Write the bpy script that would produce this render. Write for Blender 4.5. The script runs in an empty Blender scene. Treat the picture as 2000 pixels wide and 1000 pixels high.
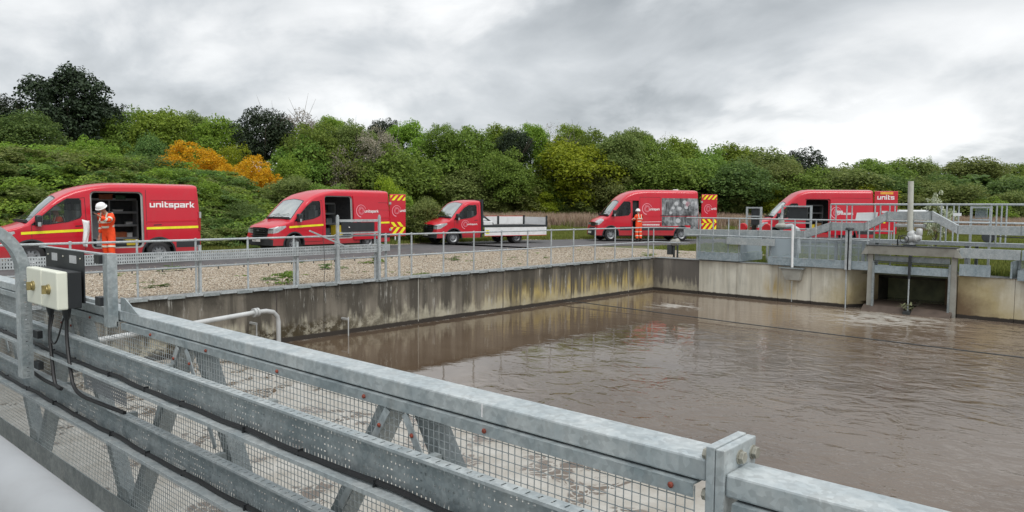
import bpy, bmesh, math, random
import numpy as np
from mathutils import Vector, Matrix, noise as mnoise
R = math.radians
scene = bpy.context.scene
COL = scene.collection

# ------------------------------------------------------------------ camera
F_PX, CAM_H = 1466.0, 1.77
A, P, RO = R(42.2), math.atan(96/1466), R(.47)
fwd = Vector((math.cos(A)*math.cos(P), math.sin(A)*math.cos(P), -math.sin(P)))
r0 = Vector((math.sin(A), -math.cos(A), 0)); u0 = r0.cross(fwd)
rt = r0*math.cos(RO)+u0*math.sin(RO); up = u0*math.cos(RO)-r0*math.sin(RO)
cd = bpy.data.cameras.new('camera'); cam = bpy.data.objects.new('camera', cd); COL.objects.link(cam)
cam.matrix_world = Matrix(((rt.x, up.x, -fwd.x, 0), (rt.y, up.y, -fwd.y, 0), (rt.z, up.z, -fwd.z, CAM_H), (0, 0, 0, 1)))
cd.sensor_width = 36; cd.lens = F_PX/2000*36; cd.clip_start = .05; cd.clip_end = 3000
scene.camera = cam

# ------------------------------------------------------------------ sky, sun, exposure
SUN_EL, SUN_AZ = 52, 250     # degrees; a soft sun hidden behind the cloud
w = bpy.data.worlds.new('World'); scene.world = w; w.use_nodes = True
nt = w.node_tree; nt.nodes.clear()
def N(nt, t, **k):
    n = nt.nodes.new(t)
    for a, v in k.items():
        if a == 'inp':
            for i, x in v.items(): n.inputs[i].default_value = x
        else: setattr(n, a, v)
    return n
L = lambda nt, a, b: nt.links.new(a, b)
def ramp(nt, src, stops, interp='LINEAR'):
    n = nt.nodes.new('ShaderNodeValToRGB'); n.color_ramp.interpolation = interp
    e = n.color_ramp.elements
    while len(e) < len(stops): e.new(.5)
    for i, (p, c) in enumerate(stops):
        e[i].position = p; e[i].color = (c, c, c, 1) if not isinstance(c, tuple) else (*c[:3], 1)
    nt.links.new(src, n.inputs[0]); return n.outputs[0]
def math_(nt, op, a, b=None, c=None, clamp=False):
    n = nt.nodes.new('ShaderNodeMath'); n.operation = op; n.use_clamp = clamp
    for i, v in enumerate((a, b, c)):
        if v is None: continue
        if isinstance(v, (int, float)): n.inputs[i].default_value = v
        else: nt.links.new(v, n.inputs[i])
    return n.outputs[0]
def mixc(nt, fac, a, b, bt='MIX'):
    n = nt.nodes.new('ShaderNodeMix'); n.data_type = 'RGBA'; n.blend_type = bt
    for sock, v in ((n.inputs[0], fac), (n.inputs[6], a), (n.inputs[7], b)):
        if isinstance(v, (int, float)): sock.default_value = v
        elif isinstance(v, tuple): sock.default_value = (*v[:3], 1)
        else: nt.links.new(v, sock)
    return n.outputs[2]
sky = N(nt, 'ShaderNodeTexSky', sky_type='NISHITA', sun_disc=False, sun_elevation=R(SUN_EL), sun_rotation=R(90-SUN_AZ))
tc = N(nt, 'ShaderNodeTexCoord'); sep = N(nt, 'ShaderNodeSeparateXYZ'); L(nt, tc.outputs['Generated'], sep.inputs[0])
zz = math_(nt, 'MAXIMUM', sep.outputs[2], 0.0)
den = math_(nt, 'ADD', zz, .36)
cmb = N(nt, 'ShaderNodeCombineXYZ')
L(nt, math_(nt, 'DIVIDE', sep.outputs[0], den), cmb.inputs[0]); L(nt, math_(nt, 'DIVIDE', sep.outputs[1], den), cmb.inputs[1])
mp = N(nt, 'ShaderNodeMapping'); mp.inputs['Location'].default_value = (3.1, 1.7, 0); mp.inputs['Rotation'].default_value = (0, 0, R(-42)); mp.inputs['Scale'].default_value = (1.0, .8, 1)
L(nt, cmb.outputs[0], mp.inputs[0])
n1 = N(nt, 'ShaderNodeTexNoise', inp={'Scale': 1.9, 'Detail': 8, 'Roughness': .52, 'Distortion': .35}); L(nt, mp.outputs[0], n1.inputs['Vector'])
n2 = N(nt, 'ShaderNodeTexNoise', inp={'Scale': 5.2, 'Detail': 7, 'Roughness': .55, 'Distortion': .3}); L(nt, mp.outputs[0], n2.inputs['Vector'])
cl = math_(nt, 'ADD', math_(nt, 'MULTIPLY', n1.outputs[0], .72), math_(nt, 'MULTIPLY', n2.outputs[0], .28))
# broad cloud masses: soft darker and lighter banks at given azimuth / elevation (degrees), ragged by the noise
az = math_(nt, 'ARCTAN2', sep.outputs[1], sep.outputs[0]); el = math_(nt, 'ARCSINE', sep.outputs[2])
wz = math_(nt, 'MULTIPLY', math_(nt, 'SUBTRACT', n2.outputs[0], .5), .16); wy = math_(nt, 'MULTIPLY', math_(nt, 'SUBTRACT', n1.outputs[0], .5), .7)
az = math_(nt, 'ADD', az, wy); el = math_(nt, 'ADD', el, wz)
for (a0, e0, sa, se, wt) in ((39, 14.0, 13, 2.8, -.14), (20, 15.5, 10, 2.6, -.10), (64, 17.0, 5, 1.6, -.11), (28, 7.0, 6, 1.0, -.09), (52, 12, 8, 1.3, -.05), (75, 20, 12, 3, -.03), (16, 4.6, 15, 2.3, .20), (72, 13, 9, 3.0, .06), (58, 8.5, 10, 2.4, .045), (40, 6.0, 9, 1.5, .05), (10, 11, 6, 2.2, .07),
                             (-40, 14, 22, 4, -.10), (-5, 22, 14, 5, -.08), (110, 12, 14, 4, -.08), (150, 18, 20, 5, -.10), (200, 12, 20, 5, .07), (250, 16, 20, 5, -.09), (290, 10, 16, 4, .06), (60, 30, 20, 5, -.08), (30, 38, 16, 5, .05)):
    dx_ = math_(nt, 'DIVIDE', math_(nt, 'SUBTRACT', az, R(a0 if a0 <= 180 else a0-360)), R(sa)); dy_ = math_(nt, 'DIVIDE', math_(nt, 'SUBTRACT', el, R(e0)), R(se))
    q_ = math_(nt, 'ADD', math_(nt, 'MULTIPLY', dx_, dx_), math_(nt, 'MULTIPLY', dy_, dy_)); cl = math_(nt, 'ADD', cl, math_(nt, 'MULTIPLY', math_(nt, 'EXPONENT', math_(nt, 'MULTIPLY', q_, -1.0)), wt*.8))
cc = ramp(nt, cl, [(.30, (.27, .295, .315)), (.40, (.37, .395, .415)), (.50, (.50, .525, .545)), (.59, (.665, .68, .69)), (.68, (.81, .82, .825))])
glow = ramp(nt, zz, [(0, 1.08), (.10, 1.02), (.28, .98), (.6, 1.5), (1, 1.9)])   # an overcast sky is brighter towards the zenith
cc = mixc(nt, 1.0, cc, glow, 'MULTIPLY')
bgA = N(nt, 'ShaderNodeBackground', inp={'Strength': .1}); L(nt, sky.outputs[0], bgA.inputs[0])
bgB = N(nt, 'ShaderNodeBackground', inp={'Strength': 1.0}); L(nt, cc, bgB.inputs[0])
mx = N(nt, 'ShaderNodeMixShader', inp={0: .96}); L(nt, bgA.outputs[0], mx.inputs[1]); L(nt, bgB.outputs[0], mx.inputs[2])
wo = N(nt, 'ShaderNodeOutputWorld'); L(nt, mx.outputs[0], wo.inputs[0])
sd = bpy.data.lights.new('sun', 'SUN'); sd.energy = 1.5; sd.angle = R(35); sd.color = (1, .97, .93)
so = bpy.data.objects.new('sun', sd); COL.objects.link(so)
sdir = Vector((math.cos(R(SUN_EL))*math.cos(R(SUN_AZ)), math.cos(R(SUN_EL))*math.sin(R(SUN_AZ)), math.sin(R(SUN_EL))))
so.rotation_euler = sdir.to_track_quat('Z', 'Y').to_euler(); so.location = (0, 0, 30)
vs = scene.view_settings
vs.view_transform = 'Standard'; vs.look = 'None'; vs.gamma = 1; vs.use_curve_mapping = False; vs.exposure = 0.42
scene.cycles.max_bounces = 6; scene.cycles.transparent_max_bounces = 12

# ------------------------------------------------------------------ materials
MATS = {}
def newmat(name):
    m = bpy.data.materials.new(name); m.use_nodes = True; t = m.node_tree; t.nodes.clear()
    o = t.nodes.new('ShaderNodeOutputMaterial'); b = t.nodes.new('ShaderNodeBsdfPrincipled')
    t.links.new(b.outputs[0], o.inputs[0]); MATS[name] = m
    return m, t, b, o
def coords(t, scale=(1, 1, 1), kind='Object', loc=(0, 0, 0)):
    c = t.nodes.new('ShaderNodeTexCoord'); m = t.nodes.new('ShaderNodeMapping'); m.inputs['Scale'].default_value = scale; m.inputs['Location'].default_value = loc
    t.links.new(c.outputs[kind], m.inputs[0]); return m.outputs[0]
def wcoords(t, scale=(1, 1, 1), loc=(0, 0, 0)):
    c = t.nodes.new('ShaderNodeNewGeometry'); m = t.nodes.new('ShaderNodeMapping'); m.inputs['Scale'].default_value = scale; m.inputs['Location'].default_value = loc
    t.links.new(c.outputs['Position'], m.inputs[0]); return m.outputs[0]
def noise(t, vec, scale, detail=4, rough=.5, dist=0):
    n = t.nodes.new('ShaderNodeTexNoise'); n.inputs['Scale'].default_value = scale; n.inputs['Detail'].default_value = detail
    n.inputs['Roughness'].default_value = rough; n.inputs['Distortion'].default_value = dist
    t.links.new(vec, n.inputs['Vector']); return n.outputs[0]
def bump(t, b, h, strength, dist=.01):
    n = t.nodes.new('ShaderNodeBump'); n.inputs['Strength'].default_value = strength; n.inputs['Distance'].default_value = dist
    t.links.new(h, n.inputs['Height']); t.links.new(n.outputs[0], b.inputs['Normal']); return n
def simple(name, c, rough=.5, metal=0, var=.12, vscale=6, coat=0, bmp=0, dirt=0):
    m, t, b, o = newmat(name)
    v = coords(t); n = noise(t, v, vscale, 5)
    hi = tuple(min(1, x*(1+var)) for x in c); lo = tuple(x*(1-var) for x in c)
    col = ramp(t, n, [(.3, lo), (.7, hi)])
    if dirt:
        n3 = noise(t, wcoords(t), 3.1, 6, .65); col = mixc(t, ramp(t, n3, [(.5, 0.0), (.75, dirt)]), col, (.12, .10, .08))
    t.links.new(col, b.inputs['Base Color'])
    b.inputs['Roughness'].default_value = rough; b.inputs['Metallic'].default_value = metal; b.inputs['Coat Weight'].default_value = coat
    if bmp: bump(t, b, noise(t, v, vscale*6, 4), bmp)
    return m
# galvanised steel: spangle patches, blotches of dull zinc, small rust freckles
def galv(name, lo=(.25, .295, .31), hi=(.40, .435, .44), metal=.35, rough=.42, dark=1.0):
    m, t, b, o = newmat(name)
    v = wcoords(t)
    vo = t.nodes.new('ShaderNodeTexVoronoi'); vo.inputs['Scale'].default_value = 55; t.links.new(v, vo.inputs['Vector'])
    sp = ramp(t, vo.outputs['Color'], [(0.2, .86), (.8, 1.08)])
    n = noise(t, v, 4.5, 5, .6, .9); n_ = noise(t, v, 19, 4, .6)
    s = math_(t, 'ADD', math_(t, 'MULTIPLY', n, .62), math_(t, 'MULTIPLY', n_, .38))
    col = ramp(t, s, [(.38, tuple(x*dark for x in lo)), (.5, tuple((x+y)/2*dark for x, y in zip(lo, hi))), (.60, tuple(x*dark for x in hi))])
    col = mixc(t, 1.0, col, sp, 'MULTIPLY')
    st = noise(t, wcoords(t, (9, 9, 1.2), (4, 2, 0)), 2.2, 5, .6)
    col = mixc(t, ramp(t, st, [(.56, 0.0), (.72, .35)]), col, (.24, .235, .21))
    t.links.new(col, b.inputs['Base Color']); b.inputs['Metallic'].default_value = metal
    rr = ramp(t, n_, [(.3, rough-.08), (.7, rough+.15)]); t.links.new(rr, b.inputs['Roughness'])
    bump(t, b, n_, .12, .004)
    return m
galv('galv'); galv('galv_far', (.33, .36, .37), (.46, .49, .50), .15, .5); galv('galv_dull', (.20, .23, .235), (.33, .36, .36), .2, .55)
galv('galv_light', (.33, .375, .39), (.46, .49, .49), .25, .45); galv('galv_blue', (.24, .30, .33), (.37, .43, .46), .2, .5)
simple('tube_white', (.29, .30, .31), .5, .0, .10, 5, dirt=.22); simple('black_plastic', (.018, .02, .022), .45, 0, .2); simple('black_steel', (.03, .034, .037), .5, .2, .2)
simple('dark_steel', (.055, .06, .062), .6, .3, .25, 8); simple('box_cream', (.70, .71, .60), .45, 0, .05, 5); simple('brass', (.33, .27, .12), .45, .6, .3, 20)
simple('sticker', (.45, .46, .47), .5); simple('rust', (.22, .045, .025), .75, 0, .5, 60); simple('bolt_zinc', (.33, .32, .27), .5, .4, .25, 25)
simple('stem_paint', (.46, .465, .41), .6, 0, .08, 4, dirt=.3); simple('cream_paint', (.31, .305, .27), .6, 0, .1, 5, dirt=.5); simple('white_sheet', (.75, .76, .76), .5, 0, .05); simple('pipe_grey', (.48, .49, .485), .45, .1, .12, 4)
simple('tarmac', (.085, .082, .083), .85, 0, .25, 3, bmp=.4); simple('cable', (.012, .012, .013), .5)
simple('paint_red', (.54, .007, .024), .28, 0, .03, 2, coat=.4); simple('paint_white', (.72, .72, .72), .35, 0, .05, 3, coat=.3, dirt=.25)
simple('tyre', (.02, .02, .021), .8, 0, .2, 20); simple('alloy', (.26, .27, .28), .4, .4, .2); simple('cladding', (.03, .031, .034), .6, 0, .1)
simple('lamp_glass', (.40, .41, .42), .15, .2, .35, 14, coat=1); simple('yellow_tape', (.85, .80, .02), .45); simple('rear_lamp', (.35, .008, .01), .2, coat=1)
simple('grey_inner', (.30, .315, .33), .6); simple('van_lining', (.35, .35, .34), .6); simple('plate_white', (.7, .7, .66), .5); simple('white_print', (.80, .78, .78), .4, 0, .02)
simple('pink_print', (.80, .30, .36), .4, 0, .05); simple('orange_box', (.35, .10, .04), .6); simple('green_box', (.05, .14, .08), .6); simple('yellow_box', (.6, .45, .03), .6)
simple('hivis', (.90, .075, .012), .8, 0, .12, 14); simple('band_silver', (.62, .63, .52), .5); simple('skin', (.42, .22, .15), .55); simple('helmet', (.82, .83, .83), .35)
simple('boot', (.02, .018, .016), .7); simple('wood', (.22, .13, .06), .7); simple('red_plastic', (.5, .01, .015), .4)
simple('paint_skin', (.54, .007, .024), .28, 0, .03, 2, coat=.4); simple('sign_orange', (.8, .38, .05), .5)
# paint seen from inside a van shows its dark lining
t = MATS['paint_skin'].node_tree; b = t.nodes['Principled BSDF']; g = t.nodes.new('ShaderNodeNewGeometry')
src = b.inputs['Base Color'].links[0].from_socket; oc_ = coords(t); sz_ = t.nodes.new('ShaderNodeSeparateXYZ'); t.links.new(oc_, sz_.inputs[0])
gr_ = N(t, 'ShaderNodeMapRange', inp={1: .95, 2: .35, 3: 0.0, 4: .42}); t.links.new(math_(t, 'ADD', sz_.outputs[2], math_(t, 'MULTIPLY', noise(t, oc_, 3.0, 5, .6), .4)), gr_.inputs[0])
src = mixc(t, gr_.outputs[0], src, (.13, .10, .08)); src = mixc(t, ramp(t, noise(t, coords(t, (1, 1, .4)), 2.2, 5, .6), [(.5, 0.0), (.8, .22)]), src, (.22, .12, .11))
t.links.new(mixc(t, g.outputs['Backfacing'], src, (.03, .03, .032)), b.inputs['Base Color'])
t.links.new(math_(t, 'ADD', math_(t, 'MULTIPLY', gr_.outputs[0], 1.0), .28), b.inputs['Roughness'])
t.links.new(math_(t, 'MULTIPLY', math_(t, 'SUBTRACT', 1.0, g.outputs['Backfacing']), .35), b.inputs['Coat Weight'])
def glass(name, tint, k):
    m, t, b, o = newmat(name); t.nodes.remove(b)
    fr = t.nodes.new('ShaderNodeFresnel'); fr.inputs[0].default_value = 1.5
    gl = t.nodes.new('ShaderNodeBsdfGlossy'); gl.inputs['Roughness'].default_value = .03; gl.inputs[0].default_value = (.9, .93, .92, 1)
    tr = t.nodes.new('ShaderNodeBsdfTransparent'); tr.inputs[0].default_value = (*tint, 1)
    mx = t.nodes.new('ShaderNodeMixShader'); t.links.new(math_(t, 'ADD', fr.outputs[0], k, clamp=True), mx.inputs[0])
    t.links.new(tr.outputs[0], mx.inputs[1]); t.links.new(gl.outputs[0], mx.inputs[2]); t.links.new(mx.outputs[0], o.inputs[0]); return m
glass('glass_side', (.72, .76, .74), .0); glass('glass_screen', (.30, .33, .32), .42)
# fine screens of the far walkways
m, t, b, o = newmat('screen_mesh'); b.inputs['Base Color'].default_value = (.30, .35, .38, 1); b.inputs['Roughness'].default_value = .5
wv = wcoords(t); sepn = t.nodes.new('ShaderNodeSeparateXYZ'); t.links.new(wv, sepn.inputs[0])
def stripes(t, s, pitch, duty):
    f = math_(t, 'FRACT', math_(t, 'DIVIDE', s, pitch)); return math_(t, 'LESS_THAN', f, duty)
k = math_(t, 'MAXIMUM', stripes(t, sepn.outputs[1], .025, .22), stripes(t, sepn.outputs[2], .025, .22)); t.links.new(k, b.inputs['Alpha'])

# concrete
def concrete(name, base, dark, pale, ochre, u, ochre_at, dark_amt, side='x'):
    """u: 0 for a wall running along x, 1 for one running along y"""
    m, t, b, o = newmat(name)
    g = t.nodes.new('ShaderNodeNewGeometry'); s = t.nodes.new('ShaderNodeSeparateXYZ'); t.links.new(g.outputs['Position'], s.inputs[0])
    al = s.outputs[u]; z = s.outputs[2]
    sx = (7, 1, .55) if u == 0 else (1, 7, .55)
    st = noise(t, wcoords(t, sx), .75, 7, .66, .5); st2 = noise(t, wcoords(t, sx, (3, 8, 1)), .33, 6, .6, .1); bl = noise(t, wcoords(t), 1.6, 6, .65)
    fine = noise(t, wcoords(t), 26, 4, .7)
    col = ramp(t, math_(t, 'ADD', math_(t, 'MULTIPLY', st, .6), math_(t, 'MULTIPLY', bl, .4)), [(.36, tuple(x*.72 for x in base)), (.5, base), (.64, tuple(x*1.22 for x in base))])
    col = mixc(t, ramp(t, st2, [(.44, 0.0), (.53, dark_amt)]), col, dark)
    # rising tide of pale lime and ochre algae over the water line, with a ragged upper edge
    lev = math_(t, 'ADD', math_(t, 'MULTIPLY', math_(t, 'ADD', z, 1.15), 1.0), math_(t, 'MULTIPLY', math_(t, 'SUBTRACT', st, .5), -1.5))
    zone = ramp(t, lev, [(.26, 1.0), (.46, 0.0)])
    lm = math_(t, 'MULTIPLY', zone, ramp(t, bl, [(.38, .25), (.55, .95)]))
    col = mixc(t, lm, col, pale)
    if ochre_at:
        a0, a1, a2, a3 = ochre_at
        f = N(t, 'ShaderNodeMapRange', inp={1: a0, 2: a1}); t.links.new(al, f.inputs[0]); f2 = N(t, 'ShaderNodeMapRange', inp={1: a3, 2: a2}); t.links.new(al, f2.inputs[0])
        oz = ramp(t, lev, [(.02, .3), (.3, 1.0), (.78, 0.0)])
        col = mixc(t, math_(t, 'MULTIPLY', math_(t, 'MULTIPLY', math_(t, 'MULTIPLY', f.outputs[0], f2.outputs[0]), oz), ramp(t, st, [(.40, .15), (.6, .95)])), col, ochre)
    t.links.new(col, b.inputs['Base Color']); b.inputs['Roughness'].default_value = .85
    return m, t, b, al, z, col, st, bl, fine
def finish(t, b, col, z, fine, st):
    # permanently wet, slimy band just above the water
    wet = ramp(t, math_(t, 'ADD', z, math_(t, 'MULTIPLY', st, .05)), [(0, 1.0), (1, 1.0)])
    wn = N(t, 'ShaderNodeMapRange', inp={1: -1.035, 2: -1.06}); t.links.new(math_(t, 'ADD', z, math_(t, 'MULTIPLY', math_(t, 'SUBTRACT', st, .5), .06)), wn.inputs[0])
    col = mixc(t, wn.outputs[0], col, (.035, .028, .022)); t.links.new(col, b.inputs['Base Color'])
    bump(t, b, math_(t, 'ADD', fine, math_(t, 'MULTIPLY', st, 1.5)), .35, .01)
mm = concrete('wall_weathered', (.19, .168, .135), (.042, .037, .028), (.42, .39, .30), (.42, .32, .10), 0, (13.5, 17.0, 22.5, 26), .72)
m, t, b, al, z, col, st, bl, fine = mm
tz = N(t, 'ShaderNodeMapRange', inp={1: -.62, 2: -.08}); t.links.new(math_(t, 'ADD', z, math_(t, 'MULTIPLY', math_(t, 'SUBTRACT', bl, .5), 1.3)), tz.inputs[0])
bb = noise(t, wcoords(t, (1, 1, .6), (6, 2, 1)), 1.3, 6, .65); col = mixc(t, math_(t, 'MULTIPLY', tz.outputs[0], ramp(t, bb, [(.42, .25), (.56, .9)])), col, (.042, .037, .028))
ml = N(t, 'ShaderNodeMapRange', inp={1: 13.0, 2: 9.5}); t.links.new(al, ml.inputs[0]); mz = N(t, 'ShaderNodeMapRange', inp={1: -.72, 2: -.92}); t.links.new(math_(t, 'ADD', z, math_(t, 'MULTIPLY', math_(t, 'SUBTRACT', bl, .5), .7)), mz.inputs[0])
mo_ = math_(t, 'MULTIPLY', math_(t, 'MULTIPLY', ml.outputs[0], mz.outputs[0]), ramp(t, noise(t, wcoords(t, (1, 1, 1), (3, 1, 2)), 6, 5, .7), [(.42, 0.0), (.52, .95)])); col = mixc(t, mo_, col, (.045, .032, .012))
lime = math_(t, 'MULTIPLY', ramp(t, noise(t, wcoords(t, (5, 1, .5), (9, 1, 2)), 2.6, 7, .7), [(.57, 0.0), (.64, .85)]), ramp(t, bl, [(.45, 0.0), (.6, 1.0)])); col = mixc(t, lime, col, (.42, .41, .37))
finish(t, b, col, z, fine, st)
mm = concrete('wall_weathered_return', (.20, .18, .155), (.10, .09, .08), (.45, .41, .31), (.42, .30, .10), 1, None, .7)
m, t, b, al, z, col, st, bl, fine = mm; finish(t, b, col, z, fine, st)
mm = concrete('wall_cream', (.60, .575, .49), (.38, .345, .27), (.60, .565, .47), (.42, .30, .10), 1, (9.0, 9.3, 9.9, 10.2), .45)
m, t, b, al, z, col, st, bl, fine = mm
# rust and ochre bloom beside the sluice opening (world y about 6 is its centre)
dy = math_(t, 'ABSOLUTE', math_(t, 'SUBTRACT', al, 5.6)); e = math_(t, 'ADD', math_(t, 'ADD', dy, math_(t, 'MULTIPLY', math_(t, 'ADD', z, 1.15), .75)), math_(t, 'MULTIPLY', math_(t, 'SUBTRACT', bl, .5), 1.6))
oc = N(t, 'ShaderNodeMapRange', inp={1: 3.1, 2: 2.1}); t.links.new(e, oc.inputs[0]); col = mixc(t, math_(t, 'MULTIPLY', oc.outputs[0], .75), col, (.42, .33, .14))
ob = N(t, 'ShaderNodeMapRange', inp={1: 2.15, 2: 1.25}); t.links.new(e, ob.inputs[0]); col = mixc(t, math_(t, 'MULTIPLY', ob.outputs[0], .8), col, (.085, .04, .022))
finish(t, b, col, z, fine, st)
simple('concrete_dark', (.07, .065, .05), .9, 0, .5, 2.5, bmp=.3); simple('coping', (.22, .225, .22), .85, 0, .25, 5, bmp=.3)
simple('joint_pale', (.34, .33, .29), .8); simple('joint_dark', (.06, .05, .045), .9); simple('weir_brown', (.085, .062, .048), .55, 0, .25, 4)
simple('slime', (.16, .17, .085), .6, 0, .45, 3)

def N2R(t, src, a, b_):
    n = N(t, 'ShaderNodeMapRange', inp={1: a, 2: b_}); t.links.new(src, n.inputs[0]); return n.outputs[0]
# water: silty brown, rippled, with scum lying against the bridge
m, t, b, o = newmat('water')
g = t.nodes.new('ShaderNodeNewGeometry'); s = t.nodes.new('ShaderNodeSeparateXYZ'); t.links.new(g.outputs['Position'], s.inputs[0])
X, Y = s.outputs[0], s.outputs[1]
big = noise(t, wcoords(t), .35, 5, .6, .8)
col = ramp(t, big, [(.3, (.080, .053, .033)), (.7, (.122, .087, .058))])
def dist_to(cx, cy):
    return math_(t, 'SQRT', math_(t, 'ADD', math_(t, 'POWER', math_(t, 'SUBTRACT', X, cx), 2.0), math_(t, 'POWER', math_(t, 'SUBTRACT', Y, cy), 2.0)))
silt = N(t, 'ShaderNodeMapRange', inp={1: 8.0, 2: 1.5}); t.links.new(dist_to(22.2, 6.8), silt.inputs[0])
col = mixc(t, math_(t, 'MULTIPLY', silt.outputs[0], .65), col, (.25, .19, .14))
# foam: sheet with torn holes near the bridge, streaks below the sluice
fo = noise(t, wcoords(t, (1, 1, 1)), 1.15, 3, .5, 1.2); cell = t.nodes.new('ShaderNodeTexVoronoi'); cell.feature = 'DISTANCE_TO_EDGE'; cell.inputs['Scale'].default_value = 5.5
dn = t.nodes.new('ShaderNodeMapping'); t.links.new(wcoords(t), dn.inputs[0]); wob = t.nodes.new('ShaderNodeTexNoise'); wob.inputs['Scale'].default_value = 2.2; t.links.new(wcoords(t), wob.inputs['Vector'])
va = t.nodes.new('ShaderNodeVectorMath'); va.operation = 'ADD'; vm = t.nodes.new('ShaderNodeVectorMath'); vm.operation = 'SCALE'; vm.inputs['Scale'].default_value = .6
t.links.new(wob.outputs['Color'], vm.inputs[0]); t.links.new(vm.outputs[0], va.inputs[0]); t.links.new(wcoords(t), va.inputs[1]); t.links.new(va.outputs[0], cell.inputs['Vector'])
hole = math_(t, 'MULTIPLY', ramp(t, fo, [(.53, 0.0), (.57, 1.0)]), ramp(t, cell.outputs[0], [(.05, 0.0), (.09, 1.0)]))
wide = noise(t, wcoords(t), .55, 4, .6, .5)
edge = N(t, 'ShaderNodeMapRange', inp={1: 7.6, 2: 6.9}); t.links.new(math_(t, 'ADD', X, math_(t, 'MULTIPLY', math_(t, 'SUBTRACT', wide, .5), 3.0)), edge.inputs[0])
foam1 = math_(t, 'MULTIPLY', edge.outputs[0], math_(t, 'SUBTRACT', 1.0, hole))
stx = noise(t, wcoords(t, (1.5, .55, 1), (2, 5, 0)), 3.2, 6, .65, 1.0)
n_st = N(t, 'ShaderNodeMapRange', inp={1: 3.0, 2: .4}); t.links.new(dist_to(21.6, 6.0), n_st.inputs[0])
foam2 = math_(t, 'MULTIPLY', ramp(t, math_(t, 'ADD', stx, math_(t, 'MULTIPLY', n_st.outputs[0], .15)), [(.56, 0.0), (.64, 1.0)]), n_st.outputs[0])
n_s2 = N(t, 'ShaderNodeMapRange', inp={1: 1.6, 2: .2}); t.links.new(dist_to(19.9, 11.3), n_s2.inputs[0])
foam3 = math_(t, 'MULTIPLY', ramp(t, math_(t, 'ADD', stx, math_(t, 'MULTIPLY', n_s2.outputs[0], .14)), [(.57, 0.0), (.67, .8)]), n_s2.outputs[0])
wl = math_(t, 'MAXIMUM', N2R(t, Y, 14.0, 14.17), N2R(t, X, 22.98, 23.17)); foam4 = math_(t, 'MULTIPLY', wl, ramp(t, stx, [(.47, 0.0), (.60, .5)]))
foam2 = math_(t, 'MAXIMUM', foam2, foam4)
foam = math_(t, 'MAXIMUM', foam1, math_(t, 'MAXIMUM', foam2, foam3), clamp=True)
fc = ramp(t, noise(t, wcoords(t), 2.6, 5, .6), [(.35, (.29, .265, .225)), (.65, (.40, .385, .35))])
col = mixc(t, foam, col, fc); t.links.new(col, b.inputs['Base Color'])
t.links.new(ramp(t, foam, [(0, .02), (1, .7)]), b.inputs['Roughness']); b.inputs['IOR'].default_value = 1.48
r1 = noise(t, wcoords(t, (1.25, 1.0, 1)), 1.5, 3, .45, .9); r2 = noise(t, wcoords(t, (1.3, .8, 1), (7, 3, 0)), 6.5, 3, .5, .4)
amp = ramp(t, noise(t, wcoords(t), .22, 2, .5), [(.35, .25), (.65, 1.0)])
right = N(t, 'ShaderNodeMapRange', inp={1: 9.8, 2: 3.0, 3: .12, 4: 1.3}); t.links.new(Y, right.inputs[0])
h = math_(t, 'MULTIPLY', math_(t, 'ADD', math_(t, 'MULTIPLY', r1, 1.0), math_(t, 'MULTIPLY', r2, .22)), math_(t, 'MULTIPLY', amp, right.outputs[0]))
bp = bump(t, b, h, 1.0, .05)

# ground covers
m, t, b, o = newmat('grass_ground')
v = wcoords(t); n = noise(t, v, .6, 6, .6); n2_ = noise(t, v, 9, 4, .7)
c1 = ramp(t, n2_, [(.3, (.045, .06, .018)), (.7, (.10, .115, .035))]); col = mixc(t, ramp(t, n, [(.5, 0.0), (.7, .8)]), c1, (.17, .14, .075))
t.links.new(col, b.inputs['Base Color']); b.inputs['Roughness'].default_value = .95; bump(t, b, n2_, .6, .05)
m, t, b, o = newmat('gravel')
v = wcoords(t); vo = t.nodes.new('ShaderNodeTexVoronoi'); vo.inputs['Scale'].default_value = 22; t.links.new(v, vo.inputs['Vector'])
bw = t.nodes.new('ShaderNodeRGBToBW'); t.links.new(vo.outputs['Color'], bw.inputs[0])
col = ramp(t, bw.outputs[0], [(.1, (.16, .13, .10)), (.35, (.26, .215, .165)), (.6, (.34, .29, .235)), (.85, (.43, .39, .33))])
moss = ramp(t, noise(t, v, .9, 5, .6), [(.6, 0.0), (.72, .6)]); col = mixc(t, moss, col, (.10, .11, .06))
t.links.new(col, b.inputs['Base Color']); b.inputs['Roughness'].default_value = .9; bump(t, b, vo.outputs['Distance'], .8, .03)
m, t, b, o = newmat('stones')
oi = t.nodes.new('ShaderNodeObjectInfo')
col = ramp(t, oi.outputs['Random'], [(0, (.14, .11, .08)), (.25, (.29, .235, .17)), (.5, (.38, .31, .235)), (.75, (.43, .37, .29)), (1, (.50, .46, .39))])
t.links.new(col, b.inputs['Base Color']); b.inputs['Roughness'].default_value = .85
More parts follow.
